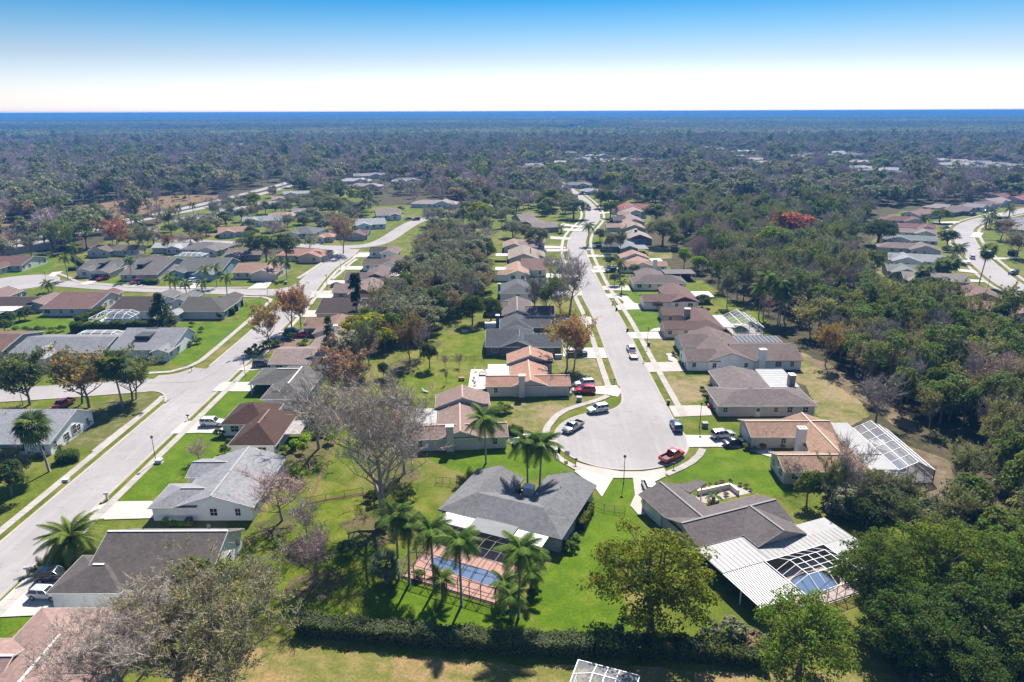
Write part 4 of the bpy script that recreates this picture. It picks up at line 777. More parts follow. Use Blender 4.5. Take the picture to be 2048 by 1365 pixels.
# --- further rows: one roof or two each, placed by the roof's middle
def far_house(k, x, y, w, d, rot, rcol, wcol, label, wing=True, typ=None, gab=None, z=3.4):
    cx, cy = g(k, x, y, z); r = random.Random(int(x * 7 + y)); t = typ or r.choice(('xgg', 'xgg', 'xhh'))
    ws = [(-w / 2, w / 2, -d / 2, d / 2, t, {'sl': .30})]
    if wing:
        s = r.choice((-1, 1)); a = s * w * 0.22; ws.append((a - w * 0.24, a + w * 0.24, -d / 2 - 3.0, d * 0.2, 'ygg', {'sl': .34}))
    h = house(label, (cx, cy), rot, rcol, wcol, ws, far=math.hypot(cx, cy) > 520, seed=int(x + y * 3), gablec=gab, vents=1)
    return h
FW = (0.6, 0.6, 0.6)
for a in [(19, 430, 575, 24, 12, 28, rc(150, 138, 134), (0.4, 0.38, 0.36), 'long grey-brown roof beside the highway, behind the rust tree'), (19, 1120, 430, 15, 12, 30, rc(186, 190, 196), FW, 'pale grey roof by the highway left of two dark palms'), (19, 1310, 395, 13, 12, 30, rc(150, 146, 150), (0.42, 0.48, 0.54), 'blue-walled grey-roofed house by the highway'), (19, 1730, 300, 20, 11, 30, rc(226, 226, 230), FW, 'bright white flat-looking roof near the highway'),
          (19, 1730, 560, 17, 13, 20, rc(206, 152, 128), (0.4, 0.36, 0.33), 'orange roof with shaded gable in the second row back'), (19, 1380, 770, 20, 15, -4, rc(150, 140, 138), (0.44, 0.42, 0.42), 'big grey-brown roof with arched pool cage'), (19, 930, 760, 16, 10, 0, rc(210, 210, 214), (0.4, 0.38, 0.36), 'white roof below the parked red car'), (19, 1880, 840, 16, 12, 0, rc(160, 136, 126), (0.2, 0.18, 0.16), 'brown roof with dark gable beside the spreading pine'),
          (19, 230, 790, 22, 11, 0, rc(140, 122, 112), (0.46, 0.40, 0.34), 'tan house with row of windows behind the rust tree'), (19, 560, 915, 18, 9, 0, rc(112, 104, 102), (0.3, 0.28, 0.27), 'low dark roof between the rust tree and the grey houses'),
          (20, 150, 390, 22, 13, 15, rc(178, 186, 194), (0.55, 0.6, 0.66), 'long blue-grey roof with white gable wall'), (20, 370, 335, 16, 12, 15, rc(204, 166, 146), (0.6, 0.56, 0.5), 'orange-tan roof beside the blue-grey roof'), (20, 650, 295, 16, 13, 10, rc(170, 158, 158), FW, 'grey-pink roof left of the large olive tree'), (20, 420, 145, 20, 12, 20, rc(196, 162, 158), (0.5, 0.46, 0.44), 'pink roof near the highway bushes'), (20, 220, 205, 16, 10, 20, rc(190, 184, 182), FW, 'small white-grey roof near the highway'), (20, 540, 85, 20, 11, 20, rc(190, 192, 200), FW, 'pale bluish roof furthest up the highway row'),
          (20, 660, 520, 15, 17, -8, rc(130, 128, 130), (0.5, 0.56, 0.64), 'dark grey roof over pale blue walls'), (20, 1170, 545, 20, 10, 0, rc(150, 112, 104), (0.4, 0.34, 0.3), 'long brown roof beside the small orange gable'), (20, 905, 575, 8.5, 9, 0, rc(214, 160, 134), (0.5, 0.44, 0.38), 'small orange gabled garage facing the street'), (20, 1400, 425, 17, 16, 15, rc(190, 194, 198), (0.5, 0.56, 0.62), 'white-grey roof with light blue walls by the park trees'), (20, 1610, 320, 15, 18, 15, rc(166, 154, 150), (0.6, 0.6, 0.6), 'grey roof with red gable by the park trees'),
          (20, 640, 775, 22, 13, -3, rc(212, 150, 130), (0.5, 0.4, 0.32), 'orange-roofed corner house behind two dark oaks'), (17, 190, 45, 26, 14, 0, rc(150, 124, 122), (0.36, 0.32, 0.3), 'long brown roof behind the oaks left of the far street'), (17, 330, 590, 16, 10, 0, rc(200, 160, 146), (0.4, 0.36, 0.33), 'pinkish roof under two spreading grey oaks'),
          (21, 910, 510, 24, 13, -10, rc(150, 148, 150), (0.4, 0.4, 0.4), 'grey roof left of the bright green tree, far up the street'), (21, 1060, 580, 16, 12, -10, rc(190, 194, 198), FW, 'two-tone white roof beside the dark street tree'), (21, 745, 255, 24, 13, 0, rc(226, 222, 196), FW, 'pale yellow roof of the far school'), (21, 1040, 225, 42, 22, 0, rc(176, 184, 198), (0.5, 0.52, 0.56), 'large blue-grey flat roof of the far school'), (21, 1240, 245, 46, 16, 0, rc(216, 210, 208), (0.5, 0.5, 0.5), 'long white roof of the far school'), (21, 1560, 228, 40, 12, 0, rc(206, 190, 186), (0.4, 0.4, 0.4), 'far white roof below the umbrella-shaped tree'), (21, 440, 290, 34, 16, 25, rc(176, 174, 184), FW, 'long far grey roof left of the school'), (21, 1930, 250, 30, 14, 0, rc(196, 180, 176), FW, 'far pinkish roof right of the umbrella-shaped tree'), (21, 1150, 180, 36, 14, 0, rc(214, 206, 200), FW, 'far pale roof behind the school')]:
    far_house(*a, gab=(1, 0, (0.2, 0.08, 0.06)) if 'red gable' in a[8] else None)
# far-right street
for a in [(18, 335, 335, 22, 12, -20, rc(150, 96, 100), (0.4, 0.36, 0.34), 'maroon roof at the wood edge, far-right street'), (18, 470, 405, 18, 10, -20, rc(160, 104, 108), (0.4, 0.36, 0.34), 'second maroon roof beside a dark palm, far-right street'), (18, 440, 455, 20, 10, -20, rc(176, 150, 148), (0.44, 0.42, 0.4), 'mauve-grey roof below the maroon roofs'), (18, 390, 525, 24, 11, -18, rc(150, 164, 164), (0.5, 0.46, 0.4), 'green-grey roof beside the big dark oak'), (18, 380, 605, 26, 11, -18, rc(160, 136, 130), (0.4, 0.36, 0.34), 'brown roof above the white chimney house'), (18, 480, 725, 24, 13, -18, rc(182, 184, 192), (0.46, 0.48, 0.5), 'light grey roof with white chimney, far-right street'), (18, 460, 835, 22, 12, -16, rc(150, 156, 152), (0.3, 0.32, 0.32), 'grey-green roof with white patio, far-right street'), (18, 640, 915, 22, 12, -16, rc(172, 160, 152), (0.3, 0.28, 0.26), 'tan gabled roof behind three round palms'), (18, 870, 1045, 24, 13, -14, rc(166, 126, 122), (0.14, 0.10, 0.09), 'brown-pink roof with dark brown gable, far-right street'), (18, 1310, 1215, 26, 13, -12, rc(176, 132, 120), (0.4, 0.34, 0.3), 'brown-orange roof at the right edge'),
          (18, 500, 270, 24, 11, 35, rc(178, 134, 126), (0.5, 0.46, 0.42), 'tan-pink roof at the far-right street bend'), (18, 660, 205, 18, 10, 38, rc(186, 168, 164), (0.5, 0.46, 0.42), 'pale roof with two chimneys at the far-right bend'), (18, 835, 240, 26, 13, 35, rc(150, 130, 126), (0.2, 0.16, 0.14), 'broad brown roof with dark brick wall at the far-right bend'), (18, 990, 205, 20, 12, 35, rc(176, 166, 164), (0.5, 0.5, 0.48), 'grey-beige roof right of the broad brown roof'), (18, 1130, 185, 24, 12, 35, rc(146, 126, 124), (0.4, 0.38, 0.36), 'dark brown roof beyond the grey-beige roof'), (18, 1250, 150, 24, 13, 35, rc(190, 172, 168), (0.5, 0.48, 0.46), 'pale roof near the end of the far-right row'), (18, 1300, 100, 16, 11, 35, rc(160, 100, 104), (0.4, 0.36, 0.34), 'maroon roof at the end of the far-right row'), (18, 1500, 125, 18, 12, 35, rc(200, 116, 116), (0.4, 0.36, 0.34), 'red roof at the end of the far-right row'),
          (18, 1500, 345, 16, 12, 30, rc(176, 176, 186), (0.5, 0.54, 0.6), 'blue-grey roofed house at the right edge behind palms'), (18, 1490, 410, 20, 12, 28, rc(196, 180, 174), (0.6, 0.6, 0.62), 'white-walled house with brown trim at the right edge')]:
    far_house(*a)
# houses among the trees far away on the right and ahead
fr_ = random.Random(5)
FAR_R = [(22, 80, 150), (22, 210, 165), (22, 535, 190), (22, 460, 250), (22, 740, 320), (22, 640, 285), (22, 1265, 228), (22, 1520, 235), (22, 1600, 205), (22, 1745, 230), (22, 1850, 312), (22, 400, 402), (22, 1010, 365), (22, 1300, 420), (22, 1870, 385), (22, 2000, 420), (22, 290, 205), (22, 1120, 250),
         (23, 1075, 172), (23, 1270, 188), (23, 1095, 228), (23, 1285, 218), (23, 1130, 275), (23, 1505, 205), (23, 1515, 258), (23, 1770, 225), (23, 1990, 242), (23, 480, 328), (23, 450, 288), (23, 90, 262), (23, 60, 118), (23, 1400, 230), (23, 1660, 245), (23, 1990, 285)]
for i, (k, x, y) in enumerate(FAR_R):
    c = fr_.choice((rc(214, 206, 206), rc(196, 196, 206), rc(180, 172, 178), rc(210, 190, 186), rc(160, 150, 156)))
    h = far_house(k, x, y, fr_.uniform(18, 28), fr_.uniform(13, 17), fr_.uniform(-25, 25), c, (0.55, 0.55, 0.56), 'small far pale-roofed house among the trees on the right', wing=True, z=3.0); h['group'] = 'far houses among the trees on the right'
for k, x, y in [(0, 920, 322), (0, 1110, 312), (0, 1390, 262), (1, 380, 370), (1, 1060, 395), (1, 60, 150), (1, 200, 152), (1, 560, 320), (1, 1290, 310), (1, 500, 600), (1, 110, 440), (1, 30, 470), (1, 330, 470), (1, 90, 500)]:
    h = far_house(k, x, y, fr_.uniform(20, 34), 14, fr_.uniform(-15, 15), fr_.choice((rc(206, 206, 214), rc(180, 176, 182), rc(196, 176, 170))), (0.5, 0.5, 0.52), 'small far pale roof among the trees ahead', z=3.0); h['group'] = 'far roofs among the trees ahead'
for k, x, y, w_ in [(2, 630, 87, 260), (2, 1830, 131, 240), (2, 1690, 131, 60), (1, 330, 150, 120)]:
    cx, cy = g(k, x, y, 4); h = house('long white roof of a very distant building', (cx, cy), 0, (0.8, 0.8, 0.8), (0.6, 0.6, 0.6), [(-w_ / 2, w_ / 2, -30, 30, 'xgg', {'z': 7, 'sl': .2})], cat='building', name='warehouse', far=True, win=False); h['group'] = 'very distant white roofs'

for root in ORIGINLESS:      # put each house's own origin at the middle of its footprint
    vs_ = [v.co for ch in root.children if ch.type == 'MESH' and ch.name.startswith('roof') for v in ch.data.vertices]
    cx = sum(v.x for v in vs_) / len(vs_); cy = sum(v.y for v in vs_) / len(vs_)
    root.location = (cx, cy, 0)
    for ch in root.children: ch.location = (ch.location.x - cx, ch.location.y - cy, ch.location.z)
# ------------------------------------------------------------------ pools and screen enclosures
def local(org, rot):
    ca, sa = math.cos(R(rot)), math.sin(R(rot)); return lambda x, y: (org[0] + ca * x - sa * y, org[1] + sa * x + ca * y)
def pool(label, org, rot, shape, deck, deckcol, watercol=(0.72, 0.93, 0.97), floor=(0.33, 0.66, 0.80)):
    t = thing('swimming_pool', label, 'pool', (org[0], org[1], 0), R(rot))
    # deck with a hole: ring of quads between deck outline and pool outline is replaced by deck slab under a raised basin
    MB().prism(deck, 0.02, 0.165).build('deck', m_plain('pool_deck', deckcol, 0.85, var=0.18, scale=2.5), t)
    sp = smooth(shape + [shape[0]], 2)[:-1]
    MB().prism(sp, 0.166, 0.19).build('basin', m_plain('pool_plaster', floor, 0.6, var=0.1), t)
    cx = sum(p[0] for p in sp) / len(sp); cy_ = sum(p[1] for p in sp) / len(sp)
    ou = [((p[0] - cx) * 1.07 + cx, (p[1] - cy_) * 1.09 + cy_) for p in sp]; n = len(sp); mb = MB()
    mb.add([(x, y, 0.24) for x, y in sp] + [(x, y, 0.24) for x, y in ou] + [(x, y, 0.16) for x, y in ou] + [(x, y, 0.16) for x, y in sp], [f for i in range(n) for j in [(i + 1) % n] for f in ((i, n + i, n + j, j), (n + i, 2 * n + i, 2 * n + j, n + j), (j, 3 * n + j, 3 * n + i, i))])
    mb.build('coping', m_plain('coping', sc3(deckcol, 1.15), 0.8), t)
    MB().add([(x, y, 0.215) for x, y in sp], [tuple(range(n))]).build('water', m_water(watercol), t)
    return t
def cage(label, org, rot, x0, x1, y0, y1, zs, zr, nx, ny, mat, kind='gable', ax='y', scr=None, braces=True, walls=('n', 'l', 'r'), bw=0.09, op=0.3):
    t = thing('screen_enclosure', label, 'screen enclosure', (org[0], org[1], 0), R(rot)); scr = scr or m_screen((0.05, 0.05, 0.05), op)
    xm = (x0 + x1) / 2; ym = (y0 + y1) / 2
    def zz(x, y):
        if kind == 'flat': return zs
        if kind == 'gable': return zs + (zr - zs) * (1 - abs((x - xm) / (xm - x0))) if ax == 'y' else zs + (zr - zs) * (1 - abs((y - ym) / (ym - y0)))
        if kind == 'mansard':
            d = min(x - x0, x1 - x, y - y0, y1 - y); return zs + (zr - zs) * min(1, d / 2.2)
        if kind == 'shed': return zs + (zr - zs) * (y - y0) / (y1 - y0)
    xs = [x0 + (x1 - x0) * i / nx for i in range(nx + 1)]; ys = [y0 + (y1 - y0) * j / ny for j in range(ny + 1)]
    if kind == 'mansard': xs = [x0] + [x0 + 2.2 + (x1 - x0 - 4.4) * i / (nx - 2) for i in range(nx - 1)] + [x1]; ys = [y0] + [y0 + 2.2 + (y1 - y0 - 4.4) * i / (ny - 2) for i in range(ny - 1)] + [y1]
    for x in xs:
        for a, b in zip(ys, ys[1:]): MB().bar((x, a, zz(x, a)), (x, b, zz(x, b)), bw, bw).build('beam', mat, t)
    for y in ys:
        for a, b in zip(xs, xs[1:]): MB().bar((a, y, zz(a, y) + 0.01), (b, y, zz(b, y) + 0.01), bw * 0.8, bw * 0.8).build('beam', mat, t)
    for a, b in zip(xs, xs[1:]):
        for c, d in zip(ys, ys[1:]): MB().add([(a, c, zz(a, c) - 0.02), (b, c, zz(b, c) - 0.02), (b, d, zz(b, d) - 0.02), (a, d, zz(a, d) - 0.02)], [(0, 1, 2, 3)]).build('screen_panel', scr, t)
    per = []
    if 'n' in walls: per += [((a, y0), (b, y0)) for a, b in zip(xs, xs[1:])]
    if 'f' in walls: per += [((a, y1), (b, y1)) for a, b in zip(xs, xs[1:])]
    if 'l' in walls: per += [((x0, a), (x0, b)) for a, b in zip(ys, ys[1:])]
    if 'r' in walls: per += [((x1, a), (x1, b)) for a, b in zip(ys, ys[1:])]
    done = set()
    for i, (p, q) in enumerate(per):
        for w_ in (p, q):
            if w_ not in done:
                done.add(w_); MB().bar((w_[0], w_[1], 0.0), (w_[0], w_[1], zz(*w_)), bw, bw).build('post', mat, t)
        MB().bar((p[0], p[1], 0.95), (q[0], q[1], 0.95), bw * 0.7, bw * 0.7).build('rail', mat, t)
        MB().bar((p[0], p[1], 0.06), (q[0], q[1], 0.06), bw * 0.7, bw * 0.9).build('rail', mat, t)
        if braces and i % 2 == 0: MB().bar((p[0], p[1], 0.1), (q[0], q[1], zz(*q) - 0.1), bw * 0.6, bw * 0.6).build('brace', mat, t)
        MB().add([(p[0], p[1], 0.05), (q[0], q[1], 0.05), (q[0], q[1], zz(*q)), (p[0], p[1], zz(*p))], [(0, 1, 2, 3)]).build('screen_panel', scr, t)
    return t
O1, A1 = (-11.7, 96.3), -23.8
pool('blue pool with pink paved deck behind the grey U-shaped house', O1, A1, [(3.4, -8.6), (5.0, -7.6), (9, -8.2), (13.4, -7.6), (15.6, -9.2), (14.8, -10.9), (11, -10.6), (7.5, -10.2), (4.4, -10)], [(1.9, -13.6), (16.2, -13.6), (16.2, -3.0), (1.9, -3.0)], (0.40, 0.23, 0.19))
cage('black-framed screen enclosure over the pool behind the palms', O1, A1, 1.7, 16.4, -13.8, -3.05, 2.55, 3.3, 8, 5, DARKM, 'mansard', op=0.12)
O2, A2 = (23.2, 94.2), 22
pool('deep blue pool between the striped white roofs', O2, A2, [(8.3, -20.5), (8.8, -17.3), (12, -16.6), (15.8, -17.2), (16.4, -20), (13, -21.2)], [(6.8, -22.6), (17.2, -22.6), (17.2, -15), (6.8, -15)], (0.42, 0.33, 0.29), (0.5, 0.75, 0.93), (0.10, 0.32, 0.60))
cage('white-framed screen enclosure between the striped white roofs', O2, A2, 6.7, 17.3, -22.8, -15.0, 2.5, 3.6, 6, 5, WHM, 'mansard', walls=('n',), braces=False, bw=0.08, op=0.16)
pool('pool inside the gabled enclosure of the tan-roofed house', (69.8, 117), 0, [(-1.8, -5), (-1.6, 4), (1.8, 4.5), (2, -5)], [(-3.0, -8.2), (3.5, -8.2), (3.5, 8.4), (-3.0, 8.4)], (0.4, 0.36, 0.33), (0.7, 0.9, 0.95))
cage('long gabled screen enclosure with white ribs beside the tan-roofed house', (69.8, 117), 0, -2.6, 3.7, -8.4, 8.6, 2.5, 4.1, 4, 6, WHM, 'gable', 'y', m_screen((0.30, 0.30, 0.32), 0.5), walls=('n', 'r'), braces=False, bw=0.12)
pool('pale blue pool in the enclosure behind the brown-roofed pink house', (68, 199), 0, [(-2.4, -4.6), (-2.2, 4), (2, 4), (2.2, -4.6)], [(-3.8, -6), (4.6, -6), (4.6, 6), (-3.8, 6)], (0.42, 0.38, 0.36), (0.75, 0.93, 0.97), (0.5, 0.78, 0.84))
cage('gabled grey screen enclosure behind the brown-roofed pink house', (68, 199), 0, -3.9, 4.7, -6.2, 6.4, 2.6, 4.6, 4, 5, WHM, 'gable', 'y', m_screen((0.30, 0.31, 0.34), 0.26), walls=('n', 'r'), braces=False, bw=0.12)
c_ = g(16, 950, 650, 2.5); cage('white-framed pool cage behind the dark brown roof', c_, 0, -6.2, 6.2, -4.2, 4.4, 2.3, 3.3, 5, 4, WHM, 'mansard', None, m_screen((0.4, 0.4, 0.4), 0.1), braces=False, bw=0.14)
pool('small pool inside the white-framed cage by the long hedge', c_, 0, [(-4, -2), (-4, 2), (4, 2), (4, -2)], [(-6, -4), (6, -4), (6, 4.2), (-6, 4.2)], (0.5, 0.48, 0.46))
c_ = g(16, 815, 810, 2.6); cage('white pool cage behind the grey corner house', c_, 0, -6.5, 6.5, -3.2, 3.6, 2.3, 3.2, 5, 3, WHM, 'mansard', None, m_screen((0.45, 0.45, 0.46), 0.35), braces=False, bw=0.16)
c_ = g(19, 1170, 890, 2.5); cage('arched white pool cage beside the big grey-brown roof', c_, -4, -6, 6, -3.5, 3.5, 2.3, 3.2, 5, 3, WHM, 'mansard', None, m_screen((0.5, 0.5, 0.52), 0.35), braces=False, bw=0.18)
cage('corner of a white-framed screen enclosure at the bottom edge', g(9, 545, 1365, 2.6), -20, -3.4, 3.6, -6, 2.4, 2.5, 3.3, 4, 4, WHM, 'mansard', None, m_screen((0.35, 0.35, 0.38), 0.35), braces=False)
# open pavilion by the cream hip-roofed house
pv = thing('pavilion', 'dark open pavilion with grey metal roof beside the lawn', 'pavilion', (64.5, 266, 0)); flat_roof(pv, [(-6, -4), (6, -4), (6, 4), (-6, 4)], 2.9, m_plain('grey_metal_roof', (0.14, 0.135, 0.135), 0.95, var=0.2, spec=0.03), name='roof', posts=[(-5.8, -3.8), (5.8, -3.8), (0, -3.8), (-5.8, 3.8), (5.8, 3.8)])
MB().box(-5.9, 5.9, 3.4, 3.6, 0, 2.7).build('back_wall', m_wall((0.10, 0.09, 0.09)), pv)
# courtyard planter wall of the grey-brown house
f = local(O2, A2); pts = [g(11, *p) for p in ((430, 545), (636, 500), (692, 545))]
cw = thing('garden_wall', 'low cream courtyard wall in front of the grey-brown house', 'wall', (*pts[1], 0)); mb = MB()
for a, b in zip(pts, pts[1:]): mb.bar((a[0] - pts[1][0], a[1] - pts[1][1], 0.45), (b[0] - pts[1][0], b[1] - pts[1][1], 0.45), 0.4, 0.9)
mb.build('wall', m_wall((0.58, 0.50, 0.42)), cw)
sheet('ground', gp(11, (430, 540), (440, 500), (640, 470), (760, 510), (790, 530), (480, 600), (420, 570)), m_ground('gravel_bed', [(0.3, (0.30, 0.26, 0.22)), (0.7, (0.48, 0.43, 0.37))], 2), 0.05)
# concrete barrier wall along the highway
a, b = (-243, 300), (-221, 333.5); wl = thing('barrier_wall', 'long grey concrete wall below the highway at the left edge', 'wall', (a[0], a[1], 0)); MB().bar((0, 0, 1.6), (b[0] - a[0], b[1] - a[1], 1.6), 0.3, 3.2).build('wall', m_wall((0.30, 0.29, 0.29)), wl)
# ------------------------------------------------------------------ fences
def fence(label, pts, h=1.2, step=2.4, mat=None, rails=2):
    mat = mat or DARKM; t = thing('fence', label, 'fence', (*pts[0], 0)); o = pts[0]; q = dense(pts, step)
    for p in q: MB().bar((p[0] - o[0], p[1] - o[1], 0), (p[0] - o[0], p[1] - o[1], h), 0.06).build('post', mat, t)
    for a, b in zip(pts, pts[1:]):
        for i in range(rails):
            z = h * (1 - i * 0.85 / max(1, rails - 1)) - 0.04; MB().bar((a[0] - o[0], a[1] - o[1], z), (b[0] - o[0], b[1] - o[1], z), 0.04).build('rail', mat, t)
        MB().add([(a[0] - o[0], a[1] - o[1], 0.05), (b[0] - o[0], b[1] - o[1], 0.05), (b[0] - o[0], b[1] - o[1], h), (a[0] - o[0], a[1] - o[1], h)], [(0, 1, 2, 3)]).build('chain_link', m_screen((0.06, 0.06, 0.06), 0.14), t)
    return t
fence('wire fence across the lawn behind the orange-roofed house', gp(13, (280, 210), (760, 210))); fence('wire fence along the back lawn of the tan-roofed house', gp(13, (-150, 660), (280, 650)))
fence('wire fence at the far side of the back lawn by the dark oaks', gp(12, (200, 925), (560, 920), (780, 925))); fence('wire fence beside the red mulch path', gp(8, (300, 420), (600, 365)))
fence('side fence of the back lawn along the tree row', gp(12, (110, 1230), (200, 930))); fence('dark metal gate fence right of the grey U-shaped house', gp(9, (490, 425), (552, 455), (662, 470)), 1.3, 1.3); fence('black metal fence left of the grey U-shaped house', gp(8, (985, 310), (1060, 315), (1130, 330)), 1.3, 1.2)
# ------------------------------------------------------------------ street furniture
BLK = m_plain('black_paint', (0.02, 0.02, 0.02), 0.5)
lampg = m_plain('lamp_glass', (0.5, 0.5, 0.48), 0.3)
lamp_meshes = [MB().tube([(0, 0, 0), (0, 0, 0.5), (0, 0, 4.9)], [0.11, 0.07, 0.05], 8).mesh('lamp_pole', BLK), MB().tube([(0, 0, 4.9), (0, 0, 5.0), (0, 0, 5.32)], [0.06, 0.17, 0.24], 8).mesh('lantern', lampg), MB().tube([(0, 0, 5.32), (0, 0, 5.36), (0, 0, 5.6)], [0.3, 0.28, 0.04], 8).mesh('lantern_cap', BLK)]
def lamp(k, x, y, label):
    p = g(k, x, y); t = thing('street_lamp', label, 'street lamp', (*p, 0), group='black post-top street lamps')
    for nm, me in zip(('pole', 'lantern', 'cap'), lamp_meshes): link(nm, me, t)
lamp(9, 655, 312, 'black street lamp at the near rim of the cul-de-sac'); lamp(5, 1362, 1045, 'black street lamp by the driveway of the tan-roofed house'); lamp(5, 1005, 490, 'black street lamp on the dry lawn right of the street'); lamp(7, 755, 305, 'black street lamp beside the lush lawn left'); lamp(3, 1675, 690, 'black street lamp near the dark grey carport house'); lamp(3, 155, 885, 'black street lamp under the oaks left'); lamp(16, 388, 420, 'black street lamp by the left cul-de-sac'); lamp(15, 540, 150, 'black street lamp at the left street corner'); lamp(15, 1150, 100, 'black street lamp beside the dark sedan'); lamp(18, 1185, 1075, 'black street lamp on the far-right street'); lamp(17, 820, 440, 'black street lamp at the inner street bend'); lamp(17, 1255, 1020, 'black street lamp near the small palm right of street'); lamp(20, 1060, 980, 'black street lamp left, beside the far corner lawn')
def mailbox(k, x, y, label, kind=0):
    p = g(k, x, y); t = thing('mailbox', label, 'mailbox', (*p, 0), rz=0.2 * kind, group='kerbside mailboxes')
    if kind == 0:
        MB().box(-0.05, 0.05, -0.05, 0.05, 0, 1.05).build('post', BLK, t); mb = MB(); mb.tube([(-0.3, 0, 1.2), (0.3, 0, 1.2)], 0.15, 8); mb.build('box', BLK, t)
    else:
        m = m_plain('mailbox_pale', (0.55, 0.52, 0.48), 0.7); MB().box(-0.16, 0.16, -0.16, 0.16, 0, 1.1).build('post', m, t); mb = MB(); mb.tube([(-0.4, 0, 1.3), (0.35, 0, 1.3)], 0.22, 8); mb.build('box', m, t)
mailbox(9, 402, 212, 'black mailbox beside the near-left driveway of the cul-de-sac'); mailbox(9, 920, 235, 'wooden mailbox behind the red pickup'); mailbox(5, 980, 600, 'mailbox at the corner of the white house driveway'); mailbox(5, 780, 745, 'mailbox by the silver and red cars'); mailbox(5, 770, 205, 'mailbox inside the loop driveway', 1); mailbox(7, 140, 850, 'pale pillar mailbox by the bottom left driveway', 1); mailbox(7, 520, 485, 'white mailbox at the pale grey house driveway', 1); mailbox(7, 910, 100, 'mailbox at the white jeep driveway'); mailbox(3, 1310, 660, 'brown signpost-like mailbox at the left corner'); mailbox(12, 1575, 95, 'black mailbox at the street bend'); mailbox(12, 1870, 300, 'mailbox across from the parked silver car'); mailbox(5, 590, 275, 'black mailbox under the bare street trees'); mailbox(17, 1085, 930, 'mailbox left of the small dark car'); mailbox(18, 915, 660, 'mailbox on the far-right street')
def bin_(k, x, y, label, col=(0.02, 0.02, 0.02)):
    p = g(k, x, y); t = thing('wheelie_bin', label, 'bin', (*p, 0)); m = m_plain('bin_plastic', col, 0.5)
    mb = MB(); mb.add([(-.24, -.24, .06), (.24, -.24, .06), (.24, .24, .06), (-.24, .24, .06), (-.32, -.32, 1), (.32, -.32, 1), (.32, .32, 1), (-.32, .32, 1)], [(3,2,1,0),(4,5,6,7),(0,1,5,4),(1,2,6,5),(2,3,7,6),(3,0,4,7)]); mb.build('body', m, t)
    MB().box(-.36, .36, -.36, .38, 1.0, 1.08).build('lid', m, t); MB().tube([(-.3, .3, .1), (.3, .3, .1)], 0.1, 8).build('wheel', BLK, t)
bin_(9, 313, 140, 'black bin at the left rim of the cul-de-sac'); bin_(5, 1148, 885, 'dark bin on the grass strip by the right kerb', (0.06, 0.05, 0.045)); bin_(5, 350, 1105, 'dark bin on the curved verge left of the cul-de-sac'); bin_(5, 795, 245, 'dark bin by the loop driveway'); bin_(5, 870, 388, 'black bin beside the grass strip, right of street'); bin_(5, 1015, 487, 'dark bin at the foot of the lawn lamp')
def ubox(k, x, y, label, s=(1.1, 1.0, 1.0), col=(0.16, 0.20, 0.15)):
    p = g(k, x, y); t = thing('utility_box', label, 'utility box', (*p, 0)); m = m_plain('utility_paint', col, 0.6)
    MB().box(-s[0] / 2 - .1, s[0] / 2 + .1, -s[1] / 2 - .1, s[1] / 2 + .1, 0, 0.1).build('base', CO, t); MB().box(-s[0] / 2, s[0] / 2, -s[1] / 2, s[1] / 2, 0.1, s[2]).build('cabinet', m, t); MB().box(-s[0] / 2 - .04, s[0] / 2 + .04, -s[1] / 2 - .04, s[1] / 2 + .04, s[2], s[2] + .08).build('lid', m, t)
ubox(5, 540, 862, 'grey utility box on the lawn near the red car', col=(0.25, 0.24, 0.24)); ubox(5, 1398, 1040, 'green utility box by the grey-brown hip house'); ubox(7, 770, 305, 'white utility box beside the street lamp left', (1.2, 0.9, 0.7), (0.6, 0.6, 0.6)); ubox(7, 320, 395, 'white utility box on the verge left', (1.0, 0.6, 0.5), (0.6, 0.62, 0.6)); ubox(15, 728, 45, 'green utility box on the corner lawn far left'); ubox(12, 845, 900, 'white curved shed panel beside the grey gabled house', (4.5, 1.6, 1.6), (0.7, 0.68, 0.7)); ubox(12, 1520, 1215, 'grey air conditioner by the dark slate house', (1.8, 1.0, 1.1), (0.3, 0.31, 0.33)); ubox(5, 1525, 655, 'dark air conditioner by the white gabled house', (0.9, .9, .9), (0.1, 0.1, 0.1)); ubox(7, 915, 600, 'black air conditioner by the pale grey house', (0.9, .9, .9), (0.05, 0.05, 0.05)); ubox(5, 1430, 905, 'red planter by the grey-brown hip house', (0.8, .8, .6), (0.4, 0.05, 0.08))
# trampoline
p = g(4, 880, 1085); t = thing('trampoline', 'round trampoline with pale blue rim among bare branches', 'trampoline', (*p, 0)); n = 24
MB().add([(2.1 * math.cos(6.2832 * i / n), 2.1 * math.sin(6.2832 * i / n), 0.8) for i in range(n)], [tuple(range(n))]).build('mat', BLK, t)
mb = MB(); mb.add([(r_ * math.cos(6.2832 * i / n), r_ * math.sin(6.2832 * i / n), z_) for r_, z_ in ((2.05, 0.83), (2.4, 0.83), (2.42, 0.76), (2.05, .76)) for i in range(n)], [(k_ * n + i, ((k_ + 1) % 4) * n + i, ((k_ + 1) % 4) * n + (i + 1) % n, k_ * n + (i + 1) % n) for k_ in range(4) for i in range(n)]); mb.build('rim_pad', m_plain('pad_blue', (0.35, 0.45, 0.52), 0.6), t)
for i in range(6): a = i * math.pi / 3; MB().bar((2.2 * math.cos(a), 2.2 * math.sin(a), 0), (2.2 * math.cos(a), 2.2 * math.sin(a), 0.8), 0.06).build('leg', WHM, t)
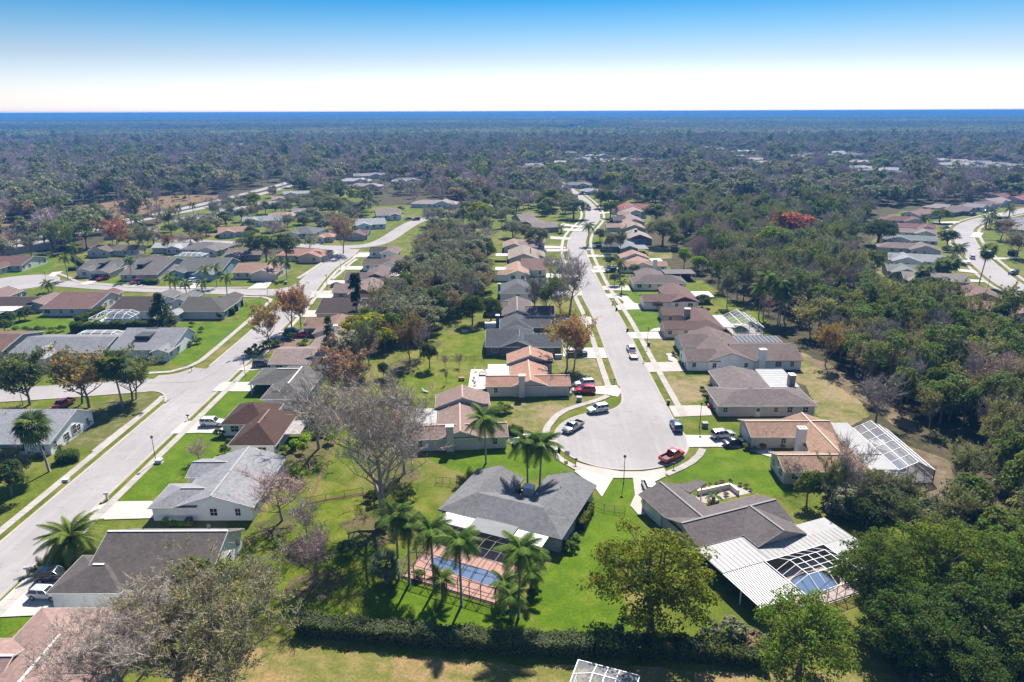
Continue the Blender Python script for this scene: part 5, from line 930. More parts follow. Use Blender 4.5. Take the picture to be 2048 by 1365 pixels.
# fire ring, lounger, lawn cart and garden clutter on the back lawns
p = g(4, 1465, 390); t = thing('fire_pit', 'white ring fire pit on the back lawn', 'fire pit', (*p, 0)); mb = MB(); n = 16
mb.add([(r_ * math.cos(6.2832 * i / n), r_ * math.sin(6.2832 * i / n), z_) for r_, z_ in ((0.9, 0.0), (0.9, 0.45), (0.65, 0.45), (0.65, 0.1)) for i in range(n)], [(k_ * n + i, k_ * n + (i + 1) % n, (k_ + 1) * n + (i + 1) % n, (k_ + 1) * n + i) for k_ in range(3) for i in range(n)]); mb.build('ring', m_plain('ring_white', (0.6, 0.58, 0.56), 0.8), t); MB().tube([(0, 0, 0.05), (0, 0, 0.12)], 0.64, 12).build('ash', BLK, t)
p = g(4, 1215, 808); t = thing('sun_lounger', 'tipped grey sun lounger on the back lawn', 'lounger', (*p, 0), 0.9); MB().box(-0.3, 0.3, 0, 1.3, 0.28, 0.34).build('seat', m_plain('sling', (0.3, 0.33, 0.3), 0.8), t); mb = MB(); mb.add([(-.3, 1.3, .3), (.3, 1.3, .3), (.3, 1.95, .8), (-.3, 1.95, .8), (-.3, 1.3, .34), (.3, 1.3, .34), (.3, 1.93, .84), (-.3, 1.93, .84)], [(3,2,1,0),(4,5,6,7),(0,1,5,4),(1,2,6,5),(2,3,7,6),(3,0,4,7)]); mb.build('backrest', m_plain('sling', (0.3, 0.33, 0.3), 0.8), t)
for x in (-.27, .27):
    for y in (0.1, 1.2): MB().bar((x, y, 0), (x, y, 0.3), 0.05).build('leg', WHM, t)
p = g(4, 1445, 720); t = thing('garden_cart', 'small red-brown garden cart on the lawn', 'cart', (*p, 0)); MB().box(-0.7, 0.7, -0.45, 0.45, 0.35, 0.75).build('tray', m_plain('cart_red', (0.28, 0.12, 0.08), 0.7), t); MB().bar((-0.7, 0, .5), (-1.3, 0, .9), 0.05).build('handle', DARKM, t)
for x in (-.5, .5):
    for y in (-.48, .48): MB().tube([(x, y - .05, .2), (x, y + .05, .2)], 0.2, 10).build('wheel', BLK, t)
px_, py_ = g(13, 735, 400)
sheet('patio', [(px_ - 3, py_ - 7), (px_ + 3, py_ - 7), (px_ + 3, py_ + 6.5), (px_ - 3, py_ + 6.5)], m_concrete((0.5, 0.44, 0.4), 'paved_patio', 0.4), 0.09)
cr = random.Random(3)
for i, (dx, dy) in enumerate([(-1.6, 4.6), (0.5, 4.9), (1.9, 3.2), (-2.0, -1.0), (1.2, -4.2), (-1.4, -4.6)]):
    t = thing('garden_chair', 'white garden chair on the patio beside the orange-roofed house', 'chair', (px_ + dx, py_ + dy, 0.09), cr.uniform(0, 6), 'patio chairs beside the orange-roofed house'); m = m_plain('resin_white', (0.62, 0.6, 0.56), 0.6)
    MB().box(-.28, .28, -.28, .28, .4, .46).build('seat', m, t); MB().box(-.28, .28, .26, .32, .46, 1.0).build('backrest', m, t)
    for a in (-.24, .24):
        for b in (-.24, .24): MB().box(a - .03, a + .03, b - .03, b + .03, 0, .4).build('leg', m, t)
t = thing('garden_table', 'dark garden table on the patio beside the orange-roofed house', 'table', (px_ + 0.2, py_ + 2.6, 0.09)); MB().box(-.9, .9, -.6, .6, .68, .74).build('table_top', m_plain('table_top', (0.2, 0.17, 0.15), 0.6), t)
for a in (-.8, .8):
    for b in (-.5, .5): MB().box(a - .04, a + .04, b - .04, b + .04, 0, .68).build('leg', DARKM, t)
# flagpole with a small striped garden flag, by the near-left verge
p = g(9, 340, 245); t = thing('flagpole', 'slim white pole with red and white flag by the pavement', 'flagpole', (*p, 0)); MB().tube([(0, 0, 0), (0, 0, 4.2)], 0.04, 6).build('pole', WHM, t)
mb = MB(); mb.add([(0.04 + 0.22 * i, 0.08 * math.sin(i * 1.6), z_) for z_ in (3.1, 4.0) for i in range(5)], [(i, i + 1, 6 + i, 5 + i) for i in range(4)]); fl = mb.build('flag', None, t)
n_ = N('striped_flag'); wv = n_.n('TexWave', bands_direction='Z'); wv.inputs['Scale'].default_value = 2.6; n_.l(n_.objco(), wv.inputs['Vector']); n_.bsdf(n_.ramp(wv.outputs['Fac'], [(0.48, (0.5, 0.04, 0.05)), (0.52, (0.7, 0.7, 0.7))]), 0.8); fl.data.materials.append(n_.m)
fb2 = MB(); fb2.add([(0.04 + 0.2 * i, 0.06 * math.sin(i * 1.3), z_) for z_ in (1.3, 2.0) for i in range(4)], [(i, i + 1, 5 + i, 4 + i) for i in range(3)]); fb2.build('pennant', m_plain('pennant_yellow', (0.55, 0.45, 0.1), 0.8), t)
# satellite dish
p = (-44.2, 88.5); t = thing('satellite_dish', 'small satellite dish on the white house roof, bottom left', 'satellite dish', (*p, 4.1)); MB().tube([(0, 0, 0), (0, 0, 0.7)], 0.03, 6).build('mast', DARKM, t); mb = MB(); n = 12; mb.add([(0, -0.05, 0.8)] + [(0.32 * math.cos(6.283 * i / n), -0.18 + 0.1 * math.sin(6.283 * i / n), 0.8 + 0.36 * math.sin(6.283 * i / n)) for i in range(n)], [(0, 1 + i, 1 + (i + 1) % n) for i in range(n)]); mb.build('dish', m_plain('dish_grey', (0.5, 0.5, 0.5), 0.5), t)
# far masts on the skyline
for i, (X, H_) in enumerate([(577, 56), (1435, 52), (1551, 54), (1911, 50)]):
    x, y = G(X, 236, 0); t = thing('radio_mast', 'thin radio mast on the far skyline', 'mast', (x, y, 0), group='far radio masts'); mb = MB()
    for q in range(3): a = q * 2.094; mb.bar((6 * math.cos(a), 6 * math.sin(a), 0), (0.8 * math.cos(a), 0.8 * math.sin(a), H_), 1.0)
    for z in range(5, int(H_), 8):
        k_ = 6 + (0.8 - 6) * z / H_
        for q in range(3): a, b = q * 2.094, q * 2.094 + 2.094; mb.bar((k_ * math.cos(a), k_ * math.sin(a), z), (k_ * math.cos(b), k_ * math.sin(b), z), 0.5)
    mb.build('mast', DARKM, t)
# ------------------------------------------------------------------ vehicles
def m_paint(col):
    k = key('carpaint', *[round(c, 3) for c in col])
    if k not in MATS:
        n = N('car_paint'); n.bsdf(col, 0.25, 0.25 if max(col) < 0.5 else 0.1, spec=0.5, coat=0.8); MATS[k] = n.m
    return MATS[k]
TYRE = m_plain('tyre_rubber', (0.015, 0.015, 0.016), 0.85); RIM = m_plain('alloy', (0.45, 0.45, 0.46), 0.35, 0.8); CARGL = m_plain('car_glass', (0.012, 0.015, 0.018), 0.05, spec=0.7); HEADL = m_plain('headlight_glass', (0.75, 0.75, 0.72), 0.15); TAILL = m_plain('taillight_red', (0.35, 0.01, 0.01), 0.25); PLAS = m_plain('black_trim', (0.02, 0.02, 0.02), 0.6)
wheel_me = MB().tube([(0, -0.12, 0), (0, -0.09, 0), (0, 0.09, 0), (0, 0.12, 0)], [0.30, 0.36, 0.36, 0.30], 16).mesh('tyre', TYRE, False)
rim_me = MB().tube([(0, -0.126, 0), (0, 0.126, 0)], [0.22, 0.22], 10).mesh('rim', RIM)
CARS = {}
SPEC = {  # length, half width, belt height, roof height, hood height, cabin: rear glass base, roof rear, roof front, windscreen base (from the rear, as share of length)
    'suv': (4.85, 0.97, 1.06, 1.76, 1.06, (0.015, 0.075, 0.56, 0.72)), 'sedan': (4.75, 0.92, 0.93, 1.45, 0.92, (0.13, 0.30, 0.55, 0.74)), 'pickup': (5.7, 1.0, 1.12, 1.86, 1.12, (0.40, 0.435, 0.66, 0.765)), 'minivan': (5.0, 0.98, 1.02, 1.76, 1.0, (0.01, 0.06, 0.64, 0.84)), 'van': (5.6, 1.02, 1.2, 2.3, 1.15, (0.005, 0.02, 0.74, 0.90)), 'hatch': (4.3, 0.87, 0.98, 1.6, 1.0, (0.02, 0.12, 0.56, 0.76)), 'box': (5.4, 1.0, 1.1, 2.6, 1.1, (0.0, 0.01, 0.7, 0.86))}
def loft(mb, secs):
    n = len(secs[0]); b = len(mb.v)
    for s in secs: mb.v += s
    for i in range(len(secs) - 1):
        for j in range(n - 1): mb.f.append((b + i * n + j, b + (i + 1) * n + j, b + (i + 1) * n + j + 1, b + i * n + j + 1))
    mb.f.append(tuple(b + j for j in range(n))); mb.f.append(tuple(b + (len(secs) - 1) * n + j for j in range(n - 1, -1, -1)))
def sec(x, zl, zb, zt, hw):
    h = [(0.88 * hw, zl), (hw, zl + 0.16), (hw, zl + 0.4 * (zb - zl)), (0.985 * hw, zb - 0.06), (0.93 * hw, zb), (0.55 * hw, zt)]
    return [(x, -y, z) for y, z in h] + [(x, y, z) for y, z in h[::-1]]
def car_meshes(kind):
    if kind in CARS: return CARS[kind]
    L, hw, zb, zr, zh, (c0, c1, c2, c3) = SPEC[kind]; X = lambda t: -L / 2 + t * L; out = {}
    mb = MB(); st = X(0) if kind != 'pickup' else X(c0 - 0.01)
    secs = []
    if kind == 'pickup': secs += [sec(st, 0.36, zb, zb + 0.01, hw * 0.98)]
    else: secs += [sec(X(0), 0.42, zb * 0.8, zb * 0.82, hw * 0.86), sec(X(0.02), 0.33, zb - 0.04, zb - 0.03, hw * 0.95)]
    if kind == 'sedan': secs += [sec(X(0.05), 0.28, zb + 0.0, zb + 0.05, hw * 0.99), sec(X(0.2), 0.27, zb + 0.02, zb + 0.05, hw)]
    secs += [sec(X(max(0.25, c0 + 0.05)), 0.27, zb + 0.02, zb + 0.03, hw), sec(X(c3), 0.27, zb, zh + 0.04, hw), sec(X(0.88), 0.28, zh - 0.10, zh - 0.02, hw * 0.985), sec(X(0.965), 0.32, zh - 0.22, zh - 0.13, hw * 0.93), sec(X(1.0), 0.40, zh - 0.38, zh - 0.32, hw * 0.80)]
    loft(mb, secs)
    if kind == 'pickup':
        b0, b1 = X(0.005), X(c0 - 0.012)
        mb.box(b0, b1, -hw * .98, hw * .98, 0.42, 0.72); mb.box(b0, b1, -hw * .98, -hw * .98 + .09, 0.72, zb); mb.box(b0, b1, hw * .98 - .09, hw * .98, 0.72, zb); mb.box(b0 - .01, b0 + .07, -hw * .97, hw * .97, 0.5, zb - .02)
        out['bed'] = MB().box(b0 + .07, b1, -hw * .98 + .09, hw * .98 - .09, 0.721, 0.74).mesh('bed_liner', PLAS)
    out['body'] = mb
    # cabin: pillars and roof
    cb = MB(); lw, rw = hw * 0.93, hw * 0.76; z0 = zb - 0.02
    def cs(x, z, w): return [(x, -w, z), (x, w, z)]
    A, B, C, D = X(c0), X(c1), X(c2), X(c3); zc = zr - 0.05
    rim_ = 0.10
    cb.add([(A, -lw, z0), (A, lw, z0), (D, -lw, z0), (D, lw, z0), (B, -rw, zc), (B, rw, zc), (C, -rw, zc), (C, rw, zc), (B + .12, -rw * .7, zr), (B + .12, rw * .7, zr), (C - .2, -rw * .7, zr), (C - .2, rw * .7, zr)],
           [(0, 2, 6, 4), (3, 1, 5, 7), (0, 4, 5, 1), (2, 3, 7, 6), (4, 6, 10, 8), (7, 5, 9, 11), (5, 4, 8, 9), (6, 7, 11, 10), (8, 10, 11, 9)])
    out['cabin'] = cb
    gl = []
    def quad(p): return MB().add(p, [(0, 1, 2, 3)])
    def lerp(p, q, t): return tuple(p[i] + (q[i] - p[i]) * t for i in range(3))
    def pane(a, b, c, d, m0=0.06, m1=0.1, off=(0, 0, 0)):   # bottom a-b, top d-c
        def bl(u, v): return tuple(x + o for x, o in zip(lerp(lerp(a, b, u), lerp(d, c, u), v), off))
        return quad([bl(m0, m1), bl(1 - m0, m1), bl(1 - m0, 1 - m1), bl(m0, 1 - m1)])
    gl.append(('windscreen', pane((D, -lw, z0), (D, lw, z0), (C, rw, zc), (C, -rw, zc), 0.06, 0.06, (0.015, 0, 0.012)).mesh('windscreen', CARGL)))
    if kind not in ('box',): gl.append(('rear_window', pane((A, lw, z0), (A, -lw, z0), (B, -rw, zc), (B, rw, zc), 0.08, 0.12, (-0.015, 0, 0.008)).mesh('rear_window', CARGL)))
    nside = {'suv': 3, 'minivan': 3, 'sedan': 2, 'pickup': 2, 'van': 1, 'hatch': 2, 'box': 1}[kind]
    for s in (-1, 1):
        for i in range(nside):
            u0, u1 = i / nside, (i + 1) / nside
            if kind in ('van', 'box'): u0, u1 = 0.72, 1.0
            a, b = lerp((A, s * lw, z0), (D, s * lw, z0), u0), lerp((A, s * lw, z0), (D, s * lw, z0), u1); d, c = lerp((B, s * rw, zc), (C, s * rw, zc), u0), lerp((B, s * rw, zc), (C, s * rw, zc), u1)
            q = pane(a, b, c, d, 0.06, 0.13, (0, s * 0.012, 0.004)); gl.append(('side_window', q.mesh('side_window', CARGL)))
    out['glass'] = gl
    hl = []
    for s in (-1, 1):
        hl.append(('headlight', MB().box(X(0.962), X(0.985), s * hw * .72 - .17, s * hw * .72 + .17, zh - .33, zh - .2).mesh('headlight', HEADL)))
        hl.append(('taillight', MB().box(X(0.0) - .01, X(0.018), s * hw * .76 - .1, s * hw * .76 + .1, zb * .62, zb * .88).mesh('taillight', TAILL)))
        hl.append(('mirror', MB().box(X(c3) - .25, X(c3) - .1, s * hw * 1.02 - .09, s * hw * 1.02 + .09, zb, zb + .14).mesh('mirror', PLAS)))
    hl.append(('grille', MB().box(X(0.985), X(1.0) + .012, -hw * .5, hw * .5, zh - .55, zh - .34).mesh('grille', PLAS)))
    out['bits'] = hl
    out['wheels'] = [(X(0.18), s * (hw - .1)) for s in (-1, 1)] + [(X(0.82), s * (hw - .1)) for s in (-1, 1)]
    ar = MB()
    for x, y in out['wheels']:
        s = 1 if y > 0 else -1
        ar.add([(x + 0.43 * math.cos(math.pi * i / 10), s * (hw + 0.004), 0.36 + 0.43 * math.sin(math.pi * i / 10)) for i in range(11)] + [(x - 0.40, s * (hw + .004), 0.24), (x + 0.40, s * (hw + .004), 0.24)], [tuple(range(13)) if s < 0 else tuple(range(12, -1, -1))])
    out['arch'] = ar.mesh('wheel_arch', PLAS)
    CARS[kind] = out; return out
PAINTED = {}
def car(kind, col, k, front, rear, label, name=None, extra=None, group=None):
    f_, r_ = g(k, *front, 0.8), g(k, *rear, 0.8); cx, cy_ = (f_[0] + r_[0]) / 2, (f_[1] + r_[1]) / 2; ang = math.atan2(f_[1] - r_[1], f_[0] - r_[0])
    nm = name or {'suv': 'suv_car', 'sedan': 'sedan_car', 'pickup': 'pickup_truck', 'minivan': 'minivan', 'van': 'van', 'hatch': 'hatchback_car', 'box': 'delivery_van'}[kind]
    zg = 0.165 if not onroad(cx, cy_) else 0.1
    t = thing(nm, label, {'pickup': 'pickup truck', 'van': 'van', 'minivan': 'van', 'box': 'van'}.get(kind, 'car'), (cx, cy_, zg), ang, group); M = car_meshes(kind); pm = m_paint(col); pk = (kind, tuple(round(c, 3) for c in col))
    if pk not in PAINTED:
        bm_, cm_ = M['body'].mesh('body', pm, True), M['cabin'].mesh('cabin', pm, True)
        for me in (bm_, cm_): me.set_sharp_from_angle(angle=R(32))
        PAINTED[pk] = (bm_, cm_)
    bm_, cm_ = PAINTED[pk]
    bo = link('body', bm_, t); link('wheel_arch', M['arch'], bo); ca_ = link('cabin', cm_, t)
    if 'bed' in M: link('bed_liner', M['bed'], bo)
    for n_, me in M['glass']: link(n_, me, ca_)
    for n_, me in M['bits']: link(n_, me, bo)
    for x, y in M['wheels']:
        w = link('wheel', wheel_me, t, (x, y, 0.36)); link('rim', rim_me, w)
    if extra: extra(t, bo, ca_)
    return t
SIL = (0.42, 0.43, 0.45); WHT = (0.78, 0.78, 0.78); BLA = (0.012, 0.013, 0.016); RED = (0.42, 0.012, 0.02); DGR = (0.05, 0.055, 0.06); BLU = (0.02, 0.04, 0.13)
def police(t, bo, ca_):
    for s in (-1, 1):
        for i in range(6): MB().box(-0.95 + 0.26 * i, -0.76 + 0.26 * i, s * 0.975 - 0.002, s * 0.975 + 0.002, 0.70 + 0.01 * i, 0.90 + 0.01 * i).build('door_marking', m_plain('decal_dark', (0.05, 0.05, 0.08), 0.5), bo)
        MB().box(-1.5, 1.3, s * 0.974 - 0.002, s * 0.974 + 0.002, 0.58, 0.63).build('stripe', m_plain('decal_green', (0.03, 0.07, 0.05), 0.5), bo)
        MB().tube([(1.0, s * 0.972, 0.8), (1.0, s * 0.978, 0.8)], 0.14, 10).build('badge', m_plain('badge_gold', (0.45, 0.33, 0.1), 0.4), bo)
    MB().box(1.95, 2.5, -0.5, 0.5, 0.45, 0.75).build('push_bumper', PLAS, bo)
car('suv', WHT, 5, (602, 925), (735, 903), 'white police SUV with dark door markings at the left of the cul-de-sac', extra=police)
car('pickup', (0.24, 0.27, 0.29), 5, (448, 1062), (545, 1006), 'grey crew-cab pickup parked in the cul-de-sac'); car('suv', BLU, 5, (1185, 990), (1222, 1062), 'dark blue SUV parked at the right kerb of the cul-de-sac'); car('pickup', (0.50, 0.02, 0.03), 9, (955, 140), (868, 182), 'red pickup parked at the near right rim of the cul-de-sac')
car('suv', SIL, 11, (650, 148), (535, 162), 'silver SUV in the driveway of the tan-roofed house'); car('sedan', BLA, 11, (740, 192), (597, 212), 'black sedan in the driveway of the tan-roofed house')
car('suv', (0.6, 0.6, 0.6), 5, (885, 482), (903, 518), 'white SUV towing a small trailer on the main street')
p = g(5, 912, 552, 0.7); t = thing('trailer', 'small white flatbed trailer behind the white SUV', 'trailer', (*p, 0.1), R(93)); MB().box(-1.6, 1.3, -.95, .95, 0.5, 0.6).build('bed', m_plain('trailer_deck', (0.5, 0.42, 0.36), 0.8, var=0.3), t)
for a in (-.97, .97): MB().box(-1.6, 1.3, a - .04, a + .04, 0.6, 0.95).build('side_rail', WHM, t); w_ = link('wheel', wheel_me, t, (-0.3, a * 1.1, 0.36)); link('rim', rim_me, w_)
MB().box(1.28, 1.36, -.95, .95, .6, .95).build('headboard', WHM, t); MB().bar((1.3, 0, .5), (2.5, 0, .5), 0.1).build('drawbar', DARKM, t)
car('suv', (0.5, 0.52, 0.55), 13, (1688, 452), (1882, 438), 'silver SUV in the driveway beside the red one'); car('suv', (0.45, 0.01, 0.04), 13, (1700, 512), (1885, 508), 'red SUV in the driveway of the orange-roofed house'); car('pickup', BLA, 12, (1805, 1160), (1612, 1160), 'black pickup in the driveway behind the orange-tipped tree')
car('sedan', (0.55, 0.55, 0.57), 12, (1705, 828), (1560, 835), 'silver sedan in the driveway by the bare trees'); car('sedan', SIL, 12, (1712, 360), (1720, 412), 'silver sedan parked on the street by the orange-roofed white house'); car('suv', DGR, 12, (1600, 488), (1440, 490), 'dark SUV in the driveway of the grey hip-roofed house'); car('sedan', BLA, 12, (1640, 322), (1470, 322), 'dark sedan in the driveway under the small bare tree')
car('suv', WHT, 13, (1045, 1040), (1305, 1025), 'white SUV in the driveway left of the cul-de-sac'); car('suv', (0.7, 0.7, 0.7), 11, (112, 460), (135, 512), 'white SUV beside the grey-brown house garage')
car('box', WHT, 17, (1050, 205), (1051, 235), 'white delivery van driving far up the street'); car('suv', (0.16, 0.02, 0.03), 17, (1240, 378), (1345, 370), 'dark red SUV in a driveway at the far bend'); car('suv', WHT, 17, (1310, 328), (1375, 324), 'white SUV in a driveway at the far bend'); car('suv', BLA, 17, (1110, 672), (1165, 668), 'black SUV in a driveway right of the bend palm'); car('suv', BLA, 17, (1255, 945), (1335, 935), 'black SUV beside the small palm, right of the street'); car('van', WHT, 17, (985, 48), (1045, 42), 'white van at the far end of the street'); car('sedan', DGR, 17, (915, 50), (965, 48), 'dark car at the far end of the street')
def spare(t, bo, ca_): w_ = link('spare_wheel', wheel_me, t, (-2.5, 0, 0.95), (0, 0, R(90)))
car('suv', (0.7, 0.69, 0.66), 7, (1072, 108), (985, 108), 'white SUV with rear spare wheel at the brown pyramid-roofed house', extra=spare); car('suv', (0.03, 0.025, 0.025), 7, (335, 842), (195, 852), 'dark SUV with roof glass in the bottom left driveway'); car('hatch', (0.5, 0.52, 0.57), 7, (292, 938), (150, 930), 'silver hatchback in the bottom left driveway'); car('suv', (0.06, 0.05, 0.05), 3, (1845, 605), (1738, 608), 'dark brown SUV at the pinkish-roofed house'); car('sedan', (0.015, 0.02, 0.035), 15, (1310, 45), (1188, 52), 'black sedan parked far left by the street lamp'); car('suv', DGR, 15, (850, 525), (740, 530), 'dark SUV half hidden by the round bush'); car('sedan', RED, 15, (930, 560), (850, 560), 'red car half hidden behind the round bush')
car('suv', (0.12, 0.02, 0.03), 16, (740, 358), (815, 342), 'dark red SUV left of the pair at the twin-gabled house'); car('suv', RED, 16, (810, 362), (880, 346), 'bright red SUV at the twin-gabled house'); car('suv', (0.3, 0.01, 0.03), 16, (1085, 392), (1145, 378), 'red SUV beside the clipped hedge'); car('pickup', BLA, 16, (1135, 395), (1205, 375), 'black pickup beside the clipped hedge'); car('suv', WHT, 16, (1490, 408), (1555, 396), 'white SUV nearest the street at the blue house'); car('minivan', WHT, 16, (1540, 382), (1605, 370), 'white minivan by the blue house garage'); car('sedan', RED, 16, (1380, 30), (1445, 14), 'red car parked behind the pine row, far left'); car('sedan', (0.03, 0.09, 0.3), 16, (115, 484), (195, 476), 'blue car behind the low brown house'); car('pickup', (0.35, 0.02, 0.04), 3, (390, 905), (470, 860), 'red pickup under the oak at the left')
car('suv', WHT, 18, (1030, 712), (1042, 745), 'white SUV driving on the far-right street'); car('suv', BLA, 18, (1405, 895), (1495, 880), 'black SUV parked at the far-right street'); car('sedan', BLA, 18, (565, 412), (645, 408), 'black car by the dark palm, far-right street'); car('sedan', DGR, 18, (720, 430), (795, 428), 'dark car at the kerb, far-right bend'); car('suv', DGR, 18, (970, 302), (1070, 300), 'grey SUV outside the broad brown roof'); car('suv', BLA, 18, (1120, 272), (1200, 268), 'black SUV near the end of the far-right row')
car('sedan', RED, 19, (875, 690), (980, 660), 'bright red car on the white driveway, far left'); car('suv', DGR, 19, (830, 420), (900, 405), 'dark car beside the highway palms'); car('suv', (0.15, 0.02, 0.04), 19, (515, 405), (590, 395), 'dark red car on the highway'); car('sedan', DGR, 20, (1800, 400), (1900, 392), 'dark car by the park trees'); car('suv', BLA, 20, (1900, 405), (1990, 398), 'black car by the park trees')
# ------------------------------------------------------------------ a walking person on the bottom left driveway
def person(k, x, y, rz, label):
    p = g(k, x, y); t = thing('person', label, 'person', (p[0], p[1], 0.16), rz)
    J = {'pel': (0, 0, .95, .15), 'spi': (0, 0, 1.15, .15), 'che': (0, .02, 1.35, .17), 'nek': (0, .03, 1.5, .065), 'hed': (0, .05, 1.64, .105), 'top': (0, .05, 1.74, .07)}
    for s, n in ((-1, 'l'), (1, 'r')):
        st = 0.22 * s
        J.update({n + 'hip': (.1 * s, 0, .9, .11), n + 'kne': (.1 * s, .10 + st * .5, .5, .075), n + 'ank': (.1 * s, st * 1.1, .09, .05), n + 'toe': (.11 * s, st * 1.1 + .16, .04, .045), n + 'sho': (.19 * s, .02, 1.42, .075), n + 'elb': (.25 * s, -st * .5, 1.15, .05), n + 'wri': (.24 * s, .1 - st * .9, .92, .035), n + 'han': (.24 * s, .14 - st * 1.1, .84, .04)})
    ed = [('pel', 'spi'), ('spi', 'che'), ('che', 'nek'), ('nek', 'hed'), ('hed', 'top')]
    for n in 'lr': ed += [('pel', n + 'hip'), (n + 'hip', n + 'kne'), (n + 'kne', n + 'ank'), (n + 'ank', n + 'toe'), ('che', n + 'sho'), (n + 'sho', n + 'elb'), (n + 'elb', n + 'wri'), (n + 'wri', n + 'han')]
    ks = list(J); me = bpy.data.meshes.new('b'); me.from_pydata([J[q][:3] for q in ks], [(ks.index(a), ks.index(b)) for a, b in ed], []); ob = bpy.data.objects.new('b', me); COL.objects.link(ob)
    sk = ob.modifiers.new('s', 'SKIN'); sk.use_smooth_shade = True
    for i, q in enumerate(ks): me.skin_vertices[0].data[i].radius = (J[q][3],) * 2; me.skin_vertices[0].data[i].use_root = (q == 'pel')
    sb = ob.modifiers.new('u', 'SUBSURF'); sb.levels = sb.render_levels = 2
    dg = bpy.context.evaluated_depsgraph_get(); m2 = bpy.data.meshes.new_from_object(ob.evaluated_get(dg)); bpy.data.objects.remove(ob)
    m2.materials.clear()
    for mt in (m_plain('skin', (0.32, 0.19, 0.14), 0.6), m_plain('navy_shirt', (0.025, 0.03, 0.05), 0.85), m_plain('dark_shorts', (0.03, 0.03, 0.035), 0.85), m_plain('shoes', (0.05, 0.05, 0.05), 0.7)): m2.materials.append(mt)
    for po in m2.polygons:
        z = po.center.z; x = abs(po.center.x); po.material_index = 3 if z < .11 else 0 if z < .48 else (0 if (x > .19 and z < 1.18) or z > 1.5 else 2 if z < .97 else 1)
    m2.name = 'body'; link('body', m2, t)
    hb = MB(); hb.tube([(0, .03, 1.66), (0, .03, 1.73), (0, .035, 1.79), (0, .04, 1.81)], [.122, .118, .08, .02], 10); hb.build('hair', m_plain('hair_dark', (0.02, 0.015, 0.012), 0.7), t, True)
    return t
person(7, 183, 857, R(150), 'person in dark shirt walking beside the dark SUV, bottom left')
# ------------------------------------------------------------------ plants
rng = np.random.default_rng(11)
def unit(n):
    v = rng.normal(size=(n, 3)); return v / np.linalg.norm(v, axis=1, keepdims=True)
def leaf_quads(c, nrm, size, aspect=0.6):
    n = len(c); t = np.cross(nrm, unit(n)); t /= np.linalg.norm(t, axis=1, keepdims=True) + 1e-9; b = np.cross(nrm, t)
    s = size[:, None]; a = t * s * 0.5; d = b * s * 0.5 * aspect
    v = np.stack([c - a, c + d * 1.0 - a * 0.1, c + a, c - d - a * 0.1], 1).reshape(-1, 3)
    return v, np.arange(n * 4).reshape(-1, 4)
def lobes(kind, R_, H, k):
    L = []
    if kind == 'oak':       # broad domed crown
        for i in range(k):
            a = rng.uniform(0, 6.283); r = R_ * math.sqrt(rng.uniform(0.02, 1)) * 0.80; z = H * (0.92 - 0.46 * (r / R_) ** 2) - rng.uniform(0, 0.22) * H
            L.append((r * math.cos(a), r * math.sin(a), z, R_ * rng.uniform(0.20, 0.34), rng.uniform(0.6, 0.9)))
    elif kind == 'round':
        for i in range(k):
            d = unit(1)[0]; d[2] = abs(d[2]) * 1.2 - 0.35; q = rng.uniform(0.45, 0.8)
            L.append((d[0] * R_ * q, d[1] * R_ * q, H * 0.58 + d[2] * H * 0.38 * q * 1.2, R_ * rng.uniform(0.24, 0.38), rng.uniform(0.7, 1.0)))
    elif kind == 'big':     # limbs that end in clumps of foliage, with gaps between them
        for i in range(k):
            a = i * 2.399 + rng.uniform(-.5, .5); el = math.asin(min(0.99, (i + 0.5) / k * 1.12 - 0.12)) if (i + 0.5) / k * 1.12 > 0.12 else -0.05; q = rng.uniform(0.62, 1.0) if rng.uniform() < 0.75 else rng.uniform(0.35, 0.6)
            cx, cy_, cz = R_ * q * math.cos(el) * math.cos(a) * 0.88, R_ * q * math.cos(el) * math.sin(a) * 0.88, H * (0.36 + 0.56 * q * math.sin(el)) + rng.uniform(-.04, .04) * H; cr_ = R_ * rng.uniform(0.15, 0.26)
            for j in range(7):
                d = unit(1)[0] * cr_ * rng.uniform(0.4, 1.0); L.append((cx + d[0], cy_ + d[1], cz + d[2] * 0.55, R_ * rng.uniform(0.075, 0.145), rng.uniform(0.55, 0.8)))
    elif kind == 'tall':
        for i in range(k):
            z = rng.uniform(0.30, 0.96); w = R_ * (0.35 + 0.75 * math.sin(math.pi * min(1, (z - 0.2) / 0.85))) * 0.75; a = rng.uniform(0, 6.283); r = w * math.sqrt(rng.uniform(0.05, 1))
            L.append((r * math.cos(a), r * math.sin(a), z * H, R_ * rng.uniform(0.25, 0.4), rng.uniform(0.7, 1.0)))
    elif kind == 'cone':
        for i in range(k):
            z = rng.uniform(0.06, 0.97); w = R_ * (1.02 - z) ** 0.8; a = rng.uniform(0, 6.283); r = w * rng.uniform(0.5, 0.9)
            L.append((r * math.cos(a), r * math.sin(a), z * H, R_ * rng.uniform(0.16, 0.3) * (1.15 - z * 0.6), 0.75))
    elif kind == 'pine':
        for i in range(k):
            z = rng.uniform(0.58, 0.98); w = R_ * (1.25 - z * 0.75); a = rng.uniform(0, 6.283); r = w * math.sqrt(rng.uniform(0.05, 1))
            L.append((r * math.cos(a), r * math.sin(a), z * H, R_ * rng.uniform(0.16, 0.30), 0.5))
    return L
